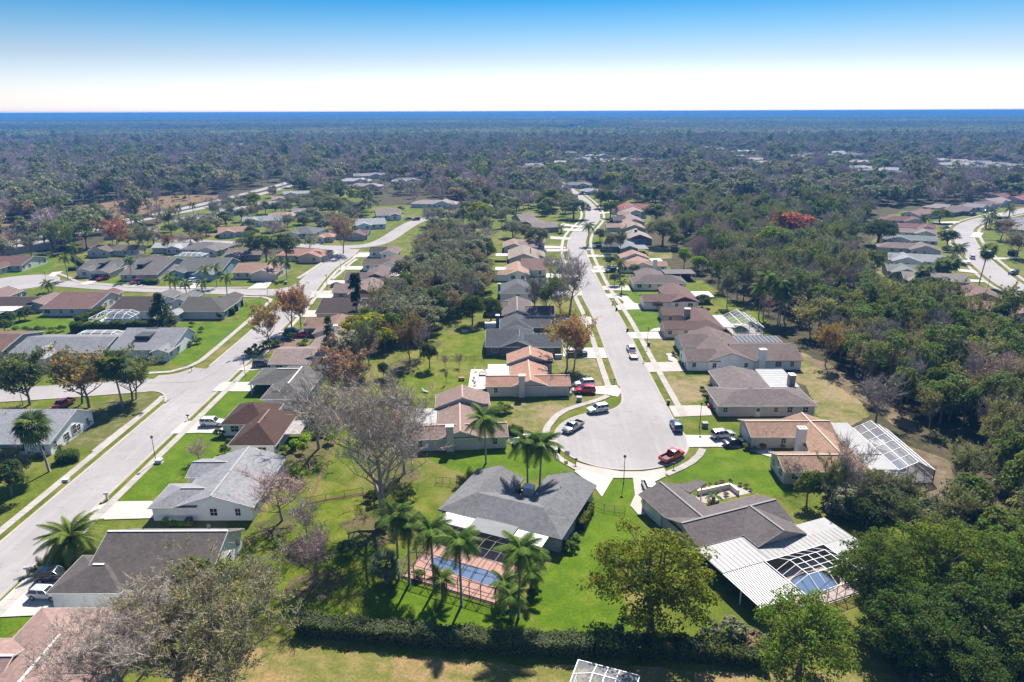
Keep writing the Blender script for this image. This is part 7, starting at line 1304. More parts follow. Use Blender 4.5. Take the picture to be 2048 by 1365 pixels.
for i, (x, y, r_, h_, kd, c, tw, lb) in enumerate([(1110, 520, 4.0, 10, 'half', 'green', 'dark', 'thin-trunked oak at the wood edge by the lawn, leftmost'), (1195, 690, 4.4, 10.5, 'half', 'grey', 'grey', 'grey oak standing forward on the lawn'), (1300, 590, 4.2, 11, 'half', 'green', 'dark', 'oak in the lawn grove, middle'), (1365, 620, 4.6, 12, 'half', 'olive', 'dark', 'oak in the lawn grove, right'), (1480, 660, 4, 9, 'bare', None, 'pink', 'pinkish bare tree in the lawn grove'), (1780, 830, 5.6, 13, 'half', 'grey', 'dark', 'tall grey-leaved tree right of the palms'), (1620, 760, 3.0, 6, 'bare', None, 'pink', 'small bare tree between the palms')]): T(kd, 14, x, y, r_, h_, c, lb, tw)
palm('palm', g(17, 1030, 650), 8.5, 'leaning palm at the inside of the street bend', 16, 1.2); T('oak', 17, 1170, 610, 4.2, 7, 'grey', 'grey oak right of the bend palm'); T('half', 17, 1290, 740, 4.8, 8, 'olive', 'thin olive tree over the driveway at the bend', 'brown'); T('half', 17, 1405, 760, 4.0, 10.5, 'grey', 'tall grey-green tree right of the bend', 'grey')
T('oak', 17, 310, 640, 6.0, 10, (0.13, 0.11, 0.06), 'left of two spreading oaks over the pinkish roof'); T('oak', 17, 440, 690, 6.4, 10.5, 'grey', 'right of two spreading oaks over the pinkish roof'); T('oak', 17, 1180, 215, 5.6, 12, 'dark', 'dark oval tree on the verge far up the street'); T('oak', 17, 1290, 330, 5.5, 10, 'green', 'green oak by the driveway at the far bend'); T('oak', 17, 860, 340, 9, 13, (0.06, 0.075, 0.04), 'dark spreading oak left of the far bend'); T('oak', 17, 580, 240, 9, 14, (0.10, 0.11, 0.02), 'yellow-green domed tree left of the far street'); T('oakbig', 17, 1340, 180, 9.5, 11, (0.07, 0.085, 0.05), 'grey oak right of the dark oval tree'); palm('palm', g(17, 710, 505), 2.2, 'small palm on the bend lawn', 12, 1.0)
T('round', 17, 1820, 430, 8, 13, (0.11, 0.115, 0.06), 'grey-olive tree behind the brown gabled roofs'); T('oakbig', 17, 1900, 660, 9.5, 14, (0.12, 0.12, 0.055), 'tall olive tree at the wood corner beyond the blue-grey house')
# named colour spots in the woods
for k, x, y, r_, h_, kd, c, lb in [(2, 680, 830, 11, 16, 'oak', 'red', 'bright red maple in the right-hand wood'), (2, 375, 575, 7, 12, 'oak', (0.36, 0.06, 0.08), 'smaller red maple further back in the right-hand wood'), (2, 590, 330, 9, 14, 'oak', (0.45, 0.05, 0.09), 'crimson tree among the far right houses'), (2, 645, 310, 7, 13, 'oak', (0.32, 0.13, 0.09), 'orange-red tree beside the far crimson tree'), (2, 1160, 180, 12, 14, 'oak', (0.30, 0.08, 0.1), 'distant red tree, far right'), (2, 580, 940, 8.5, 15, 'oak', (0.11, 0.17, 0.02), 'bright green tree below the red maple'), (2, 1190, 850, 9, 13, 'oakbig', (0.028, 0.045, 0.016), 'big dark oak at the far-right street houses'), (2, 1205, 410, 9, 14, 'oak', 'lime', 'lime green tree among the far right roofs'), (2, 985, 520, 8, 13, 'oak', 'yellow', 'yellow-green tree in the right-hand wood'), (2, 780, 560, 9, 13, 'oak', (0.17, 0.15, 0.05), 'ochre tree in the right-hand wood'), (2, 120, 590, 9, 13, 'oak', (0.20, 0.19, 0.03), 'yellow tree at the left of the right-hand wood'),
                                   (1, 755, 730, 8.5, 13, 'oak', (0.20, 0.20, 0.015), 'yellow-green domed tree amid grey oaks, left of the street'), (1, 1220, 490, 10, 17, 'oak', 'lime', 'lime green tree far up the street'), (1, 1740, 440, 8, 12, 'oak', 'lime', 'lime green bush tree right of the far street'), (1, 1445, 500, 8, 13, 'oak', (0.04, 0.13, 0.03), 'emerald round tree far up the street'), (1, 1530, 530, 9, 15, 'oak', (0.18, 0.19, 0.03), 'pale yellow-green round tree far up the street'), (1, 645, 880, 4.2, 9, 'round', (0.14, 0.2, 0.04), 'lime crown among the grey oaks left of the street'), (1, 1620, 350, 14, 16, 'oakbig', (0.035, 0.055, 0.025), 'flat-topped umbrella tree by the far school'), (1, 1600, 290, 14, 18, 'oak', (0.18, 0.06, 0.07), 'dull red tree behind the far umbrella tree'),
                                   (0, 690, 880, 7.0, 12.5, 'half', (0.40, 0.14, 0.07), 'rust-orange tree in the far left rows'), (0, 795, 720, 4.5, 9, 'bare', 'red', 'pink blossoming tree beside the highway'), (0, 1115, 500, 6, 16, 'tall', 'lime', 'lime green tree in the left-hand wood'), (0, 620, 590, 9, 17, 'oak', (0.035, 0.055, 0.02), 'big dark tree in front of the brush field'), (0, 500, 590, 7, 13, 'oak', (0.12, 0.17, 0.03), 'light green tree left of the big dark tree'), (0, 300, 560, 6, 10, 'oak', (0.14, 0.19, 0.03), 'pale green tree in the left-hand wood edge'), (0, 60, 500, 7, 11, 'oak', 'lime', 'lime tree at the far left edge'), (0, 710, 560, 5, 12, 'oak', 'green', 'green tree right of the big dark tree'), (0, 1490, 640, 6.2, 10.5, 'oak', (0.17, 0.17, 0.02), 'yellow-green tree by the pale highway roofs'), (0, 1950, 700, 9.5, 15, 'oakbig', (0.16, 0.155, 0.085), 'large pale olive tree between the left rows'), (0, 1470, 930, 5.5, 12, 'pine', 'pinegreen', 'spreading pine beside the brown dark-gabled roof'), (0, 1560, 950, 6.0, 12, 'oak', (0.045, 0.06, 0.03), 'left of two dark oaks at the orange-roofed corner house'), (0, 1680, 960, 6.0, 13, 'oak', (0.045, 0.055, 0.03), 'right of two dark oaks at the orange-roofed corner house'), (0, 1850, 620, 6, 10, 'half', 'yellow', 'small yellow tree left of the large pale olive tree'),
                                   (0, 510, 880, 5.5, 13, 'pine', (0.07, 0.10, 0.03), 'tall dark-trunked pine in the far left row'), (0, 330, 890, 6, 13, 'half', (0.14, 0.2, 0.04), 'light green thin tree above the left cul-de-sac'), (0, 430, 890, 5, 12, 'half', (0.13, 0.18, 0.04), 'light green thin tree beside the dark-trunked pine'), (0, 110, 890, 6, 11, 'bare', None, 'bare tree in front of the barrier wall'), (0, 780, 640, 8, 14, 'bare', None, 'large grey bare tree at the highway edge'), (0, 920, 630, 6, 13, 'bare', None, 'tall grey bare tree right of the larger one, by the highway'), (0, 1270, 700, 6.5, 12, 'bare', None, 'grey bare tree among the pale highway roofs'), (0, 850, 900, 6.0, 11, 'half', 'olive', 'olive thin tree right of the rust-orange tree'), (0, 1000, 770, 6, 11, 'half', (.13, .13, .04), 'olive-brown tree above the parked red car'), (0, 1115, 830, 6.5, 11, 'half', 'grey', 'spreading grey tree right of the parked red car'), (0, 990, 900, 3.5, 8, 'half', 'rust', 'small rusty tree beside the arched pool cage'), (0, 2010, 900, 7, 15, 'half', (.24, .13, .1), 'tall reddish bare tree at the left street curve')]:
    T(kd, k, x, y, r_, h_, c, lb, 'mauve')
for x, y, h_, lb in [(640, 345, 11.5, 'tallest palm in front of the twin-gabled house'), (562, 375, 8.5, 'palm at the left cul-de-sac kerb'), (1085, 375, 7.5, 'palm between the twin-gabled house and the beige gable'), (1405, 490, 6.0, 'palm on the verge left of the blue house'), (1440, 470, 3.6, 'small palm on the verge, second from the left'), (1530, 500, 4.0, 'short palm on the verge before the blue house'), (1690, 430, 6, 'palm on the blue house lawn, left'), (1780, 430, 7, 'palm on the blue house lawn, right'), (1660, 480, 3.2, 'low palm on the verge right of the white cars'), (1862, 490, 5.5, 'palm on the verge before the tan-orange house'), (400, 470, 2.6, 'low palm beside the red-brown roof')]: palm('palm', g(16, x, y), h_, lb, 14, 0.9)
for k, x, y, h_, lb in [(20, 290, 1090, 6, 'slim palm left of the tan-orange garage'), (20, 435, 1105, 6, 'slim palm right of the tan-orange garage'), (19, 1010, 420, 6, 'left of two dark palms by the highway'), (19, 1200, 390, 6, 'right of two dark palms by the highway'), (19, 1180, 580, 5, 'palm among the pale highway roofs')]: palm('palm', g(k, x, y), h_, lb, 14, 1.0, col=(0.08, 0.115, 0.035))
for k, x, y, h_, kd, lb in [(18, 1100, 1010, 12.5, 'fan', 'very tall leaning fan palm on the far-right street'), (18, 710, 950, 5.5, 'fan', 'left of two round fan palms on the far-right street'), (18, 810, 930, 5.5, 'fan', 'right of two round fan palms on the far-right street'), (18, 525, 1030, 6, 'fan', 'round fan palm in front of the tan gabled roof'), (18, 540, 420, 4, 'date', 'dark date palm on the far-right street corner'), (18, 875, 780, 5, 'palm', 'slim palm at the far-right kerb'), (18, 1400, 340, 5.5, 'date', 'date palm near the right edge, far-right street'), (18, 1170, 440, 4.5, 'date', 'date palm on the inner far-right bend'), (18, 1230, 385, 4.5, 'date', 'second date palm on the inner far-right bend')]: palm(kd, g(k, x, y), h_, lb, 22, 1.3, (1.2, 0.3) if h_ > 12 else (0, 0), col=(0.075, 0.105, 0.035))
for k, x, y, r_, h_, kd, c, lb in [(18, 700, 385, 6, 8, 'oak', (0.09, 0.11, 0.02), 'round green tree on the far-right corner lawn'), (18, 775, 640, 5.5, 8.5, 'oak', 'dark', 'dark tree on the far-right verge'), (18, 1320, 560, 7.5, 9, 'half', 'brown', 'spreading bare-brown tree right of the far-right street'), (18, 1470, 740, 8, 10, 'half', 'brown', 'brown thin tree at the right edge'), (18, 80, 620, 8, 12, 'oakbig', 'dark', 'dark oak beside the green-grey roof'), (18, 40, 950, 6, 10, 'half', 'green', 'thin green tree at the wood edge, far-right houses'), (18, 780, 680, 2.6, 3.2, 'round', 'brown', 'brown bush on the far-right verge'), (18, 650, 520, 3.2, 2.6, 'round', 'dark', 'dark hedge bush by the mauve-grey roof'), (18, 1500, 1230, 3, 3.2, 'round', 'dark', 'dark round bush at the right edge verge'), (18, 650, 1180, 6, 9, 'round', 'dark', 'dark tree below the tan gabled roof')]: T(kd, k, x, y, r_, h_, c, lb, 'brown')
# ---- hedges and shrubs
def hedge(label, pts, w, h, col, n, leaf=0.28, name='hedge', cat='hedge'):
    o = pts[0]; t = thing(name, label, cat, (*o, 0)); C, Nn = [], []; q = [(p[0] - o[0], p[1] - o[1]) for p in pts]
    core = MB()
    segL = [math.hypot(b[0] - a[0], b[1] - a[1]) for a, b in zip(q, q[1:])]; tot = sum(segL)
    for (a, b), L in zip(zip(q, q[1:]), segL):
        core.bar((a[0], a[1], h * 0.45), (b[0], b[1], h * 0.45), w * 0.8, h * 0.86); m = max(10, int(n * L / tot)); s = rng.uniform(0, 1, m); d = ((b[0] - a[0]) / L, (b[1] - a[1]) / L); nx, ny = d[1], -d[0]
        face = rng.uniform(0, 1, m); off = np.where(face < 0.45, rng.uniform(-0.5, 0.5, m), np.where(face < 0.75, 0.5, -0.5)) * w + rng.normal(0, 0.08, m); z = np.where(face < 0.45, h, rng.uniform(0.05, 1, m) * h) + rng.normal(0, 0.1, m); 
        bump = 0.12 * h * np.sin(s * L * 1.1) + 0.08 * h * np.sin(s * L * 2.7 + 1)
        C.append(np.stack([a[0] + (b[0] - a[0]) * s + nx * off, a[1] + (b[1] - a[1]) * s + ny * off, np.maximum(0.05, z + bump * (z / h))], 1)); up = (face < 0.45)[:, None]; sd_ = np.sign(off)[:, None]
        nn = np.where(up, np.array([[0, 0, 1.0]]), np.stack([nx * sd_[:, 0], ny * sd_[:, 0], np.zeros(m)], 1)) + unit(m) * 0.8; Nn.append(nn / np.linalg.norm(nn, axis=1, keepdims=True))
    c = np.concatenate(C); v, f_ = leaf_quads(c, np.concatenate(Nn), leaf * rng.uniform(.6, 1.4, len(c))); var = np.stack([np.clip(rng.normal(.45, .22, len(c)), 0, 1), rng.uniform(.2, .8, len(c)), rng.uniform(0, 1, len(c)), np.ones(len(c))], 1)
    core.build('branches', m_plain('hedge_core', (0.02, 0.03, 0.012), 0.95), t); o2 = link('foliage', np_mesh('hedge_leaves', v, f_, LEAF, var), t); o2.color = (*COLS.get(col, col), 1); return t
hedge('long clipped hedge between the back lawns and the straw field', [(-27, 72.6), (-12.2, 70.6), (0, 69.2), (9.5, 68.6)], 2.4, 1.9, (0.12, 0.14, 0.065), 15000, 0.28)
hedge('lower hedge end under the large round tree', [(9.8, 68.6), (18, 68.4), (30, 67.0)], 2.6, 1.8, (0.09, 0.11, 0.04), 7000, 0.32)
hedge('long dark hedge behind the white pool cage', [g(16, 590, 795), g(16, 1250, 775)], 2.2, 2.6, (0.05, 0.09, 0.02), 7000, .34); hedge('hedge running diagonally from the red-brown house', [g(16, 640, 730), g(16, 850, 640)], 2.0, 2.0, (0.08, 0.12, 0.03), 3500, .34)
for k, a, b, w, h_, lb in [(16, (1190, 405), (1300, 400), 3.0, 1.8, 'rounded green hedge by the beige gable'), (16, (1010, 350), (1130, 345), 1.6, 1.4, 'low hedge behind the lawn of the twin-gabled house'), (16, (560, 295), (700, 285), 1.6, 1.3, 'low hedge by the white garage, left cul-de-sac'), (15, (110, 365), (200, 350), 2.0, 1.9, 'nearest clipped hedge of the grey-brown corner house'), (15, (195, 315), (240, 310), 1.8, 1.5, 'middle clipped hedge of the grey-brown corner house'), (15, (200, 280), (285, 265), 2.0, 2.0, 'far clipped hedge of the grey-brown corner house'), (13, (1020, 960), (1140, 1000), 1.8, 1.6, 'green hedge by the white SUV driveway'), (7, (275, 305), (385, 285), 2.6, 1.7, 'clipped bush pair under the tall fan palm'), (9, (425, 560), (480, 450), 1.2, 1.5, 'yellow-green hedge along the grey house wall'), (16, (600, 195), (690, 260), 2.0, 1.8, 'dark bush row left of the twin-gabled house'), (18, (1255, 350), (1380, 350), 2.4, 1.6, 'dark hedge on the inner far-right bend'), (18, (1400, 715), (1480, 715), 2.4, 2.2, 'clipped hedge at the right edge')]:
    hedge(lb, [g(k, *a), g(k, *b)], w, h_, (0.07, 0.12, 0.02) if 'yellow' not in lb else (0.15, 0.17, 0.03), 1500, .26)
SHR = random.Random(17)
def shrubs(label, group, pts, col='green', r0=0.8, r1=1.4):
    for p in pts:
        c = COLS.get(col, col); tree('shrub', p, SHR.uniform(r0, r1), SHR.uniform(r0, r1) * 1.5, sc3(c, SHR.uniform(.75, 1.3)), label, group=group)
shrubs('small shrub in the row along the back lawn, left', 'shrub row on the left back lawn', [g(16, x, y) for x, y in ((140, 800), (210, 800), (262, 800), (318, 795), (350, 795), (435, 795), (500, 795), (520, 790), (295, 800))], 'green', 0.9, 1.5)
shrubs('dark bush at the left-edge garden', 'dark bushes at the left edge', [g(16, x, y) for x, y in ((40, 790), (90, 740), (160, 710), (210, 700))], 'dark', 2.0, 2.8)
shrubs('foundation shrub along the grey U-shaped house', 'shrubs along the grey U-shaped house', [g(9, x, y) for x, y in ((395, 610), (400, 640), (350, 660), (385, 670))], 'green', 0.7, 1.1); shrubs('shrub by the entry court of the grey U-shaped house', 'shrubs in the grey house court', [(3.0, 103.6), (4.6, 103.0), (5.8, 104.4), (1.8, 105)], 'dark', 0.8, 1.3)
shrubs('little plant edging the courtyard bed', 'plants edging the courtyard bed', [g(11, x, y) for x, y in ((470, 495), (510, 490), (555, 475), (590, 470), (640, 470), (700, 485), (745, 500), (770, 520), (530, 575), (610, 550))], 'brown', 0.35, 0.6); palm('palm', g(11, 535, 590), 0.8, 'tiny palm in the courtyard bed', 10, 0.5)
shrubs('shrub at the front of the tan-roofed house', 'shrubs at the tan-roofed house', [g(11, x, y) for x, y in ((740, 250), (800, 262), (850, 250), (925, 330), (930, 370), (975, 250))], 'olive', 0.5, 0.9); shrubs('shrub by the grey-brown hip house wall', 'shrubs at the grey-brown hip house', [g(5, x, y) for x, y in ((1380, 790), (1400, 820), (1420, 860), (1480, 935), (1510, 960))], 'dark', 0.6, 1.0)
shrubs('shrub by the white gabled house', 'shrubs at the white gabled house', [g(5, x, y) for x, y in ((1280, 640), (1180, 555), (1195, 560), (1260, 620))], 'olive', 0.5, 0.9); shrubs('shrub between the two left houses', 'shrubs between tan and orange houses', [g(13, x, y) for x, y in ((920, 740), (950, 760), (990, 740), (880, 770), (930, 700))], 'green', 0.9, 1.5); shrubs('round bush by the left road', 'bushes by the left road', [g(3, x, y) for x, y in ((1985, 440), (1960, 430), (1880, 490), (1840, 500), (1700, 560), (1740, 520))], 'dark', 1.0, 1.9)
shrubs('shrub by the pale grey house', 'shrubs at the pale grey house', [g(7, x, y) for x, y in ((800, 600), (840, 610), (880, 615), (920, 610))], 'bright', 0.5, 0.9); shrubs('shrub beside the brown pyramid house', 'shrubs at the pyramid-roofed house', [g(7, x, y) for x, y in ((1090, 260), (1110, 230), (1060, 180))], 'green', 0.9, 1.3); shrubs('bush beside the grey corner house', 'bushes at the grey corner house', [g(16, x, y) for x, y in ((1610, 895), (1640, 890), (1555, 915), (1590, 870), (1800, 690), (1840, 680), (1650, 795), (1575, 750))], 'green', 0.9, 1.4); shrubs('front shrub of the left-edge white house', 'shrubs at the left-edge white house', [g(7, x, y) for x, y in ((330, 205), (380, 165), (420, 130), (290, 240), (180, 285))], 'olive', 0.6, 1.0)
shrubs('bush in the palm mulch bed', 'bushes in the palm mulch beds', [(3.2, 80.6), (2.8, 78.6), (0.2, 76.2), (-16.8, 83.2), (-13.2, 82.6)], 'green', 0.8, 1.3)

shrubs('bright green bush beside the mottled patio roof', 'bright bushes by the mottled patio roof', [g(8, x, y) for x, y in ((190, 150), (240, 130), (300, 110), (350, 70), (400, 50), (430, 100), (280, 150))], 'bright', 0.9, 1.5)
shrubs('low bush on the lawn below the great bare oak', 'bushes below the great bare oak', [g(8, x, y) for x, y in ((640, 400), (660, 420), (820, 390), (850, 400), (700, 560), (520, 690))], 'dark', 0.9, 1.6)
shrubs('verge bush along the left road trees', 'verge bushes along the left road', [g(15, x, y) for x, y in ((600, 690), (640, 680), (480, 720), (430, 760), (390, 790), (870, 680), (900, 670), (930, 660), (1000, 880), (960, 870))], 'green', 0.7, 1.3)
# ------------------------------------------------------------------ woods
WR = random.Random(2024)
def inpoly(x, y, P):
    c = False; j = len(P) - 1
    for i in range(len(P)):
        if (P[i][1] > y) != (P[j][1] > y) and x < (P[j][0] - P[i][0]) * (y - P[i][1]) / (P[j][1] - P[i][1] + 1e-12) + P[i][0]: c = not c
        j = i
    return c
GRID = {}
def put(x, y, r): GRID.setdefault((int(x // 12), int(y // 12)), []).append((x, y, r))
for q in TREE_XY: put(*q)
def free(x, y, r, k=0.62):
    for i in range(-1, 2):
        for j in range(-1, 2):
            for a, b, c in GRID.get((int(x // 12) + i, int(y // 12) + j), ()):
                if (a - x) ** 2 + (b - y) ** 2 < ((r + c) * k) ** 2: return False
    return True
KG = {}
for kx in KEEP:
    for i in range(int(kx[0] // 40), int(kx[1] // 40) + 1):
        for j in range(int(kx[2] // 40), int(kx[3] // 40) + 1): KG.setdefault((i, j), []).append(kx)
def kept(x, y, pad=0.0, front=0.0):
    for a, b, c, d in KG.get((int(x // 40), int(y // 40)), ()):
        if a - pad < x < b + pad and c - pad - front < y < d + pad: return True
    return False
RG = {}
for p_, h_ in ROADS:
    for q in p_: RG.setdefault((int(q[0] // 20), int(q[1] // 20)), []).append((q[0], q[1], h_))
def roadside(x, y, pad):
    for i in range(-1, 2):
        for j in range(-1, 2):
            for a, b, c in RG.get((int(x // 20) + i, int(y // 20) + j), ()):
                if (a - x) ** 2 + (b - y) ** 2 < (c + pad) ** 2: return True
    return any((cx - x) ** 2 + (cy_ - y) ** 2 < (r_ + pad) ** 2 for cx, cy_, r_ in DISCS)
# kinds: (proto, colour, twig colour, radius range, height range, weight)
MIX = {
 'wood': [('round', 'green', 'grey', (2.8, 4.4), (8, 12), 4), ('half', 'olive', 'grey', (3.2, 4.8), (8.5, 13), 4), ('half', 'grey', 'mauve', (3.2, 4.8), (8.5, 12.5), 4), ('bare', None, 'grey', (3, 4.6), (8, 12), 3), ('bare', None, 'pink', (3, 4.6), (8, 12), 2), ('pine', 'pinegreen', 'dark', (3, 4.2), (12, 16), 3), ('oak', 'dark', 'grey', (3.6, 5.4), (8.5, 12), 3), ('oak', 'olive', 'grey', (3.6, 5), (8, 11), 2), ('round', 'bright', 'grey', (2.6, 3.8), (7, 10), 1), ('half', 'brown', 'brown', (3, 4.4), (8, 11), 2)],
 'dense': [('round', (0.085, 0.11, 0.035), 'grey', (2.8, 4.4), (8, 12), 5), ('oak', (0.065, 0.085, 0.028), 'grey', (3.4, 5), (8, 11.5), 3), ('half', (0.17, 0.16, 0.06), 'brown', (3, 4.4), (7, 11), 2), ('half', 'olive', 'grey', (3, 4.6), (8, 12), 3), ('round', 'olive', 'grey', (2.6, 4), (6, 10), 3), ('pine', 'pinegreen', 'dark', (3, 4), (12, 15.5), 2), ('bare', None, 'grey', (3, 4), (8, 11), 1.2), ('half', 'brown', 'brown', (3, 4), (7, 10), 1)],
 'oaks': [('oak', (0.16, 0.15, 0.105), 'grey', (4.2, 6.2), (8, 11), 5), ('oak', (0.13, 0.135, 0.085), 'grey', (4, 6), (8, 11), 4), ('half', 'grey', 'mauve', (4, 5.6), (8, 11), 3), ('oak', 'green', 'grey', (3.6, 5.2), (8, 10.5), 2), ('bare', None, 'mauve', (3.6, 5), (8, 10), 2), ('half', 'brown', 'brown', (3.6, 5), (7, 10), 1)],
}
LAB = {'round': ('leafy', 'leafy green tree'), 'half': ('thin', 'thin-leaved tree'), 'bare': ('bare', 'grey bare tree'), 'pine': ('pine', 'tall pine'), 'oak': ('oak', 'rounded oak')}
def wood(poly, n, mix, where, tries=30, front=0, kk=0.62, hs=1.0):
    M = MIX[mix]; ws = [m[5] for m in M]; x0, x1 = min(p[0] for p in poly), max(p[0] for p in poly); y0, y1 = min(p[1] for p in poly), max(p[1] for p in poly); c = 0
    for _ in range(n * tries):
        if c >= n: break
        x, y = WR.uniform(x0, x1), WR.uniform(y0, y1)
        if not inpoly(x, y, poly): continue
        m = WR.choices(M, ws)[0]; r = WR.uniform(*m[3])
        if kept(x, y, r * 0.5, front) or roadside(x, y, 3 + r * 0.4) or not free(x, y, r, kk): continue
        put(x, y, r); col = m[1]
        if col is not None: col = sc3(COLS.get(col, col), WR.uniform(0.7, 1.35))
        cn = {'olive': 'olive', 'grey': 'grey-green', 'green': 'green', 'dark': 'dark', 'bright': 'bright green', 'brown': 'brown', 'pinegreen': 'dark'}.get(m[1] if isinstance(m[1], str) else '', 'green')
        lb = ('%s %s %s' % (cn, LAB[m[0]][1].replace('leafy green', 'leafy'), where)) if m[0] != 'bare' else ('%s bare tree %s' % ('pinkish' if m[2] == 'pink' else 'grey', where))
        ty = (y - y0) / (y1 - y0); tx = (x - x0) / (x1 - x0); spot = ('front', 'middle', 'back')[min(2, int(ty * 3))] + (' left,' if tx < 0.5 else ' right,'); w_ = lb.split(' ' + where)[0]; lb = '%s, %s %s' % (w_, spot, where)
        tree(m[0], (x, y), r, WR.uniform(*m[4]) * hs, col, lb, m[2], group=lb); c += 1
P_R = [(80, 62), (110, 62), (150, 130), (150, 215), (120, 230), (104, 262), (130, 330), (150, 372), (100, 372), (75, 330), (73, 290), (82, 262), (88, 215), (92, 195), (86, 170), (80, 150), (88, 128), (82, 108), (76, 95), (70, 80)]
def sp(f): return [p for p in P_R if f(p)]
wood([(72, 62), (112, 62), (140, 112), (92, 122), (80, 100), (74, 84)], 110, 'dense', 'at the lower right edge', kk=0.42)
wood([(84, 128), (138, 112), (152, 160), (150, 215), (118, 228), (92, 205), (88, 170), (80, 148)], 190, 'dense', 'in the wood right of the white gabled house', kk=0.42)
wood([(88, 210), (120, 230), (132, 262), (148, 300), (100, 335), (74, 300), (70, 285), (80, 262)], 130, 'wood', 'in the wood beyond the palms', kk=0.42)
wood([(75, 325), (146, 300), (170, 345), (190, 385), (218, 428), (228, 448), (210, 470), (120, 470), (100, 430), (86, 380)], 220, 'wood', 'in the wood below the red maple', kk=0.42)
wood([(-42, 206), (-10, 212), (-8, 300), (-14, 345), (-40, 345), (-44, 300)], 80, 'oaks', 'between the two rows of houses', kk=0.42)
wood([(-44, 182), (-24, 190), (-22, 206), (-42, 207)], 14, 'oaks', 'behind the red-brown roofed house', kk=0.45)
wood([(83, 150), (93, 128), (90, 116), (99, 120), (100, 175), (92, 205), (86, 190)], 34, 'dense', 'along the leaf-litter strip', kk=0.4, hs=0.85)
wood([(-38, 160), (-30, 205), (-40, 206), (-43, 170)], 8, 'oaks', 'behind the pinkish roof')
wood([(-10, 345), (14, 345), (20, 372), (8, 430), (40, 440), (44, 560), (0, 560), (-40, 480), (-52, 420), (-40, 345)], 60, 'oaks', 'left of the far street bend', front=4)
wood([(-200, 300), (-110, 298), (-84, 345), (-64, 420), (-110, 480), (-190, 560), (-200, 400)], 75, 'oaks', 'between the far left roofs', front=6, hs=0.75)
wood([(-300, 350), (-262, 350), (-246, 430), (-234, 520), (-260, 640), (-330, 640), (-380, 420)], 60, 'wood', 'behind the highway at the left')
wood([(60, 470), (150, 480), (140, 600), (70, 640), (60, 560)], 45, 'wood', 'right of the far end of the street', front=6)
wood([(-255, 300), (-228, 312), (-205, 318), (-215, 345), (-250, 345)], 6, 'oaks', 'by the barrier wall')
# ---- the far-off wood: one mass of instanced trees
FL, FT = m_leaf(True), m_twig_forest()
pc = bpy.data.collections.new('forest_prototypes')
def fproto(i, kind, R_, H, k, per, leaf):
    cm, L = crown_mesh('far_crown%d' % i, kind, R_, H, k, per, leaf, FL, 1.0, 0.4); tm = limbs_mesh('far_trunk%d' % i, L[:5], H, 0.25, BARK, seed=i)
    bm_v = np.zeros(len(cm.vertices) * 3, dtype=np.float32); cm.vertices.foreach_get('co', bm_v)
    o = bpy.data.objects.new('a_proto_%02d' % i, cm); pc.objects.link(o); return o
for i, (kd, R_, H, k, per, leaf) in enumerate([('oak', 5, 9, 22, 22, 1.0), ('oak', 5, 9, 24, 20, 1.0), ('round', 4.4, 9.5, 18, 22, 1.0), ('tall', 3.8, 12, 20, 20, 1.0), ('round', 4.8, 9, 20, 20, 1.1), ('pine', 4.2, 14, 18, 18, 0.9)]): fproto(i, kd, R_, H, k, per, leaf)
for i in range(2):
    mb, a, b = branch_tree(9, 5, 0.25, 300 + i, 3, (7, 5), twigs=7, twig_len=1.5); me = twig_mesh('far_bare%d' % i, mb, a, b, 0.07, FT, 700); o = bpy.data.objects.new('b_proto_%02d' % i, me); pc.objects.link(o)
# patches of canopy for the furthest distances
def patch(i, S, n):
    C, Nn, SS, V = [], [], [], []
    for t in range(n):
        x, y = rng.uniform(-S / 2, S / 2, 2); R_ = rng.uniform(5, 8); H = rng.uniform(9, 15); m = 40; d = unit(m); d[:, 2] = np.abs(d[:, 2]); c = np.stack([x + d[:, 0] * R_, y + d[:, 1] * R_, H * 0.45 + d[:, 2] * H * 0.55], 1); C.append(c); nn = d + unit(m) * 0.5; Nn.append(nn / np.linalg.norm(nn, axis=1, keepdims=True)); SS.append(np.full(m, 4.2) * rng.uniform(.6, 1.3, m)); lv = rng.uniform(0, 1); V.append(np.stack([np.clip(rng.normal(lv * 0.7 + .1, .15, m), 0, 1), np.full(m, rng.uniform(0, 1)), np.full(m, lv), np.ones(m)], 1))
    v, q = leaf_quads(np.concatenate(C), np.concatenate(Nn), np.concatenate(SS), 0.9); o = bpy.data.objects.new('c_proto_%02d' % i, np_mesh('far_patch%d' % i, v, q, FL, np.concatenate(V))); pc.objects.link(o)
for i in range(3): patch(i, 100, 95)
NP = 11
pts, idx, scl, rot, tint = [], [], [], [], []
TINTS = [(0.20, 0.205, 0.125), (0.15, 0.17, 0.095), (0.10, 0.125, 0.07), (0.23, 0.215, 0.145), (0.27, 0.24, 0.14), (0.245, 0.215, 0.17), (0.29, 0.235, 0.20), (0.27, 0.31, 0.09), (0.33, 0.22, 0.15), (0.08, 0.105, 0.06)]; TWG = [3.5, 5, 4, 3, 2, 2.5, 1.6, 0.8, 0.4, 2.4]
TWT = [(0.40, 0.335, 0.325), (0.42, 0.34, 0.325), (0.33, 0.285, 0.28)]
def field_clear(x, y):
    return inpoly(x, y, FIELD) or inpoly(x, y, FARYARD)
FIELD = gp(0, (470, 620), (620, 590), (900, 560), (1150, 545), (1340, 550), (1200, 590), (900, 655), (700, 690), (500, 720), (0, 830), (0, 720), (300, 700)); FARYARD = [(0, 0), (1, 0), (0, 1)]
fh = [g(1, 1262, 182), g(1, 1340, 160), g(1, 1400, 142), g(1, 1460, 126), g(1, 1500, 115)]
tanw = 0.80
def hood(x, y):      # neighbourhoods already laid out by hand
    return (-100 < x < 66 and y < 350) or (-236 < x < -80 and y < 330) or (x > 62 and y < 480 and x < 0.3 * y + 260) or (-64 < x < 64 and y < 470)
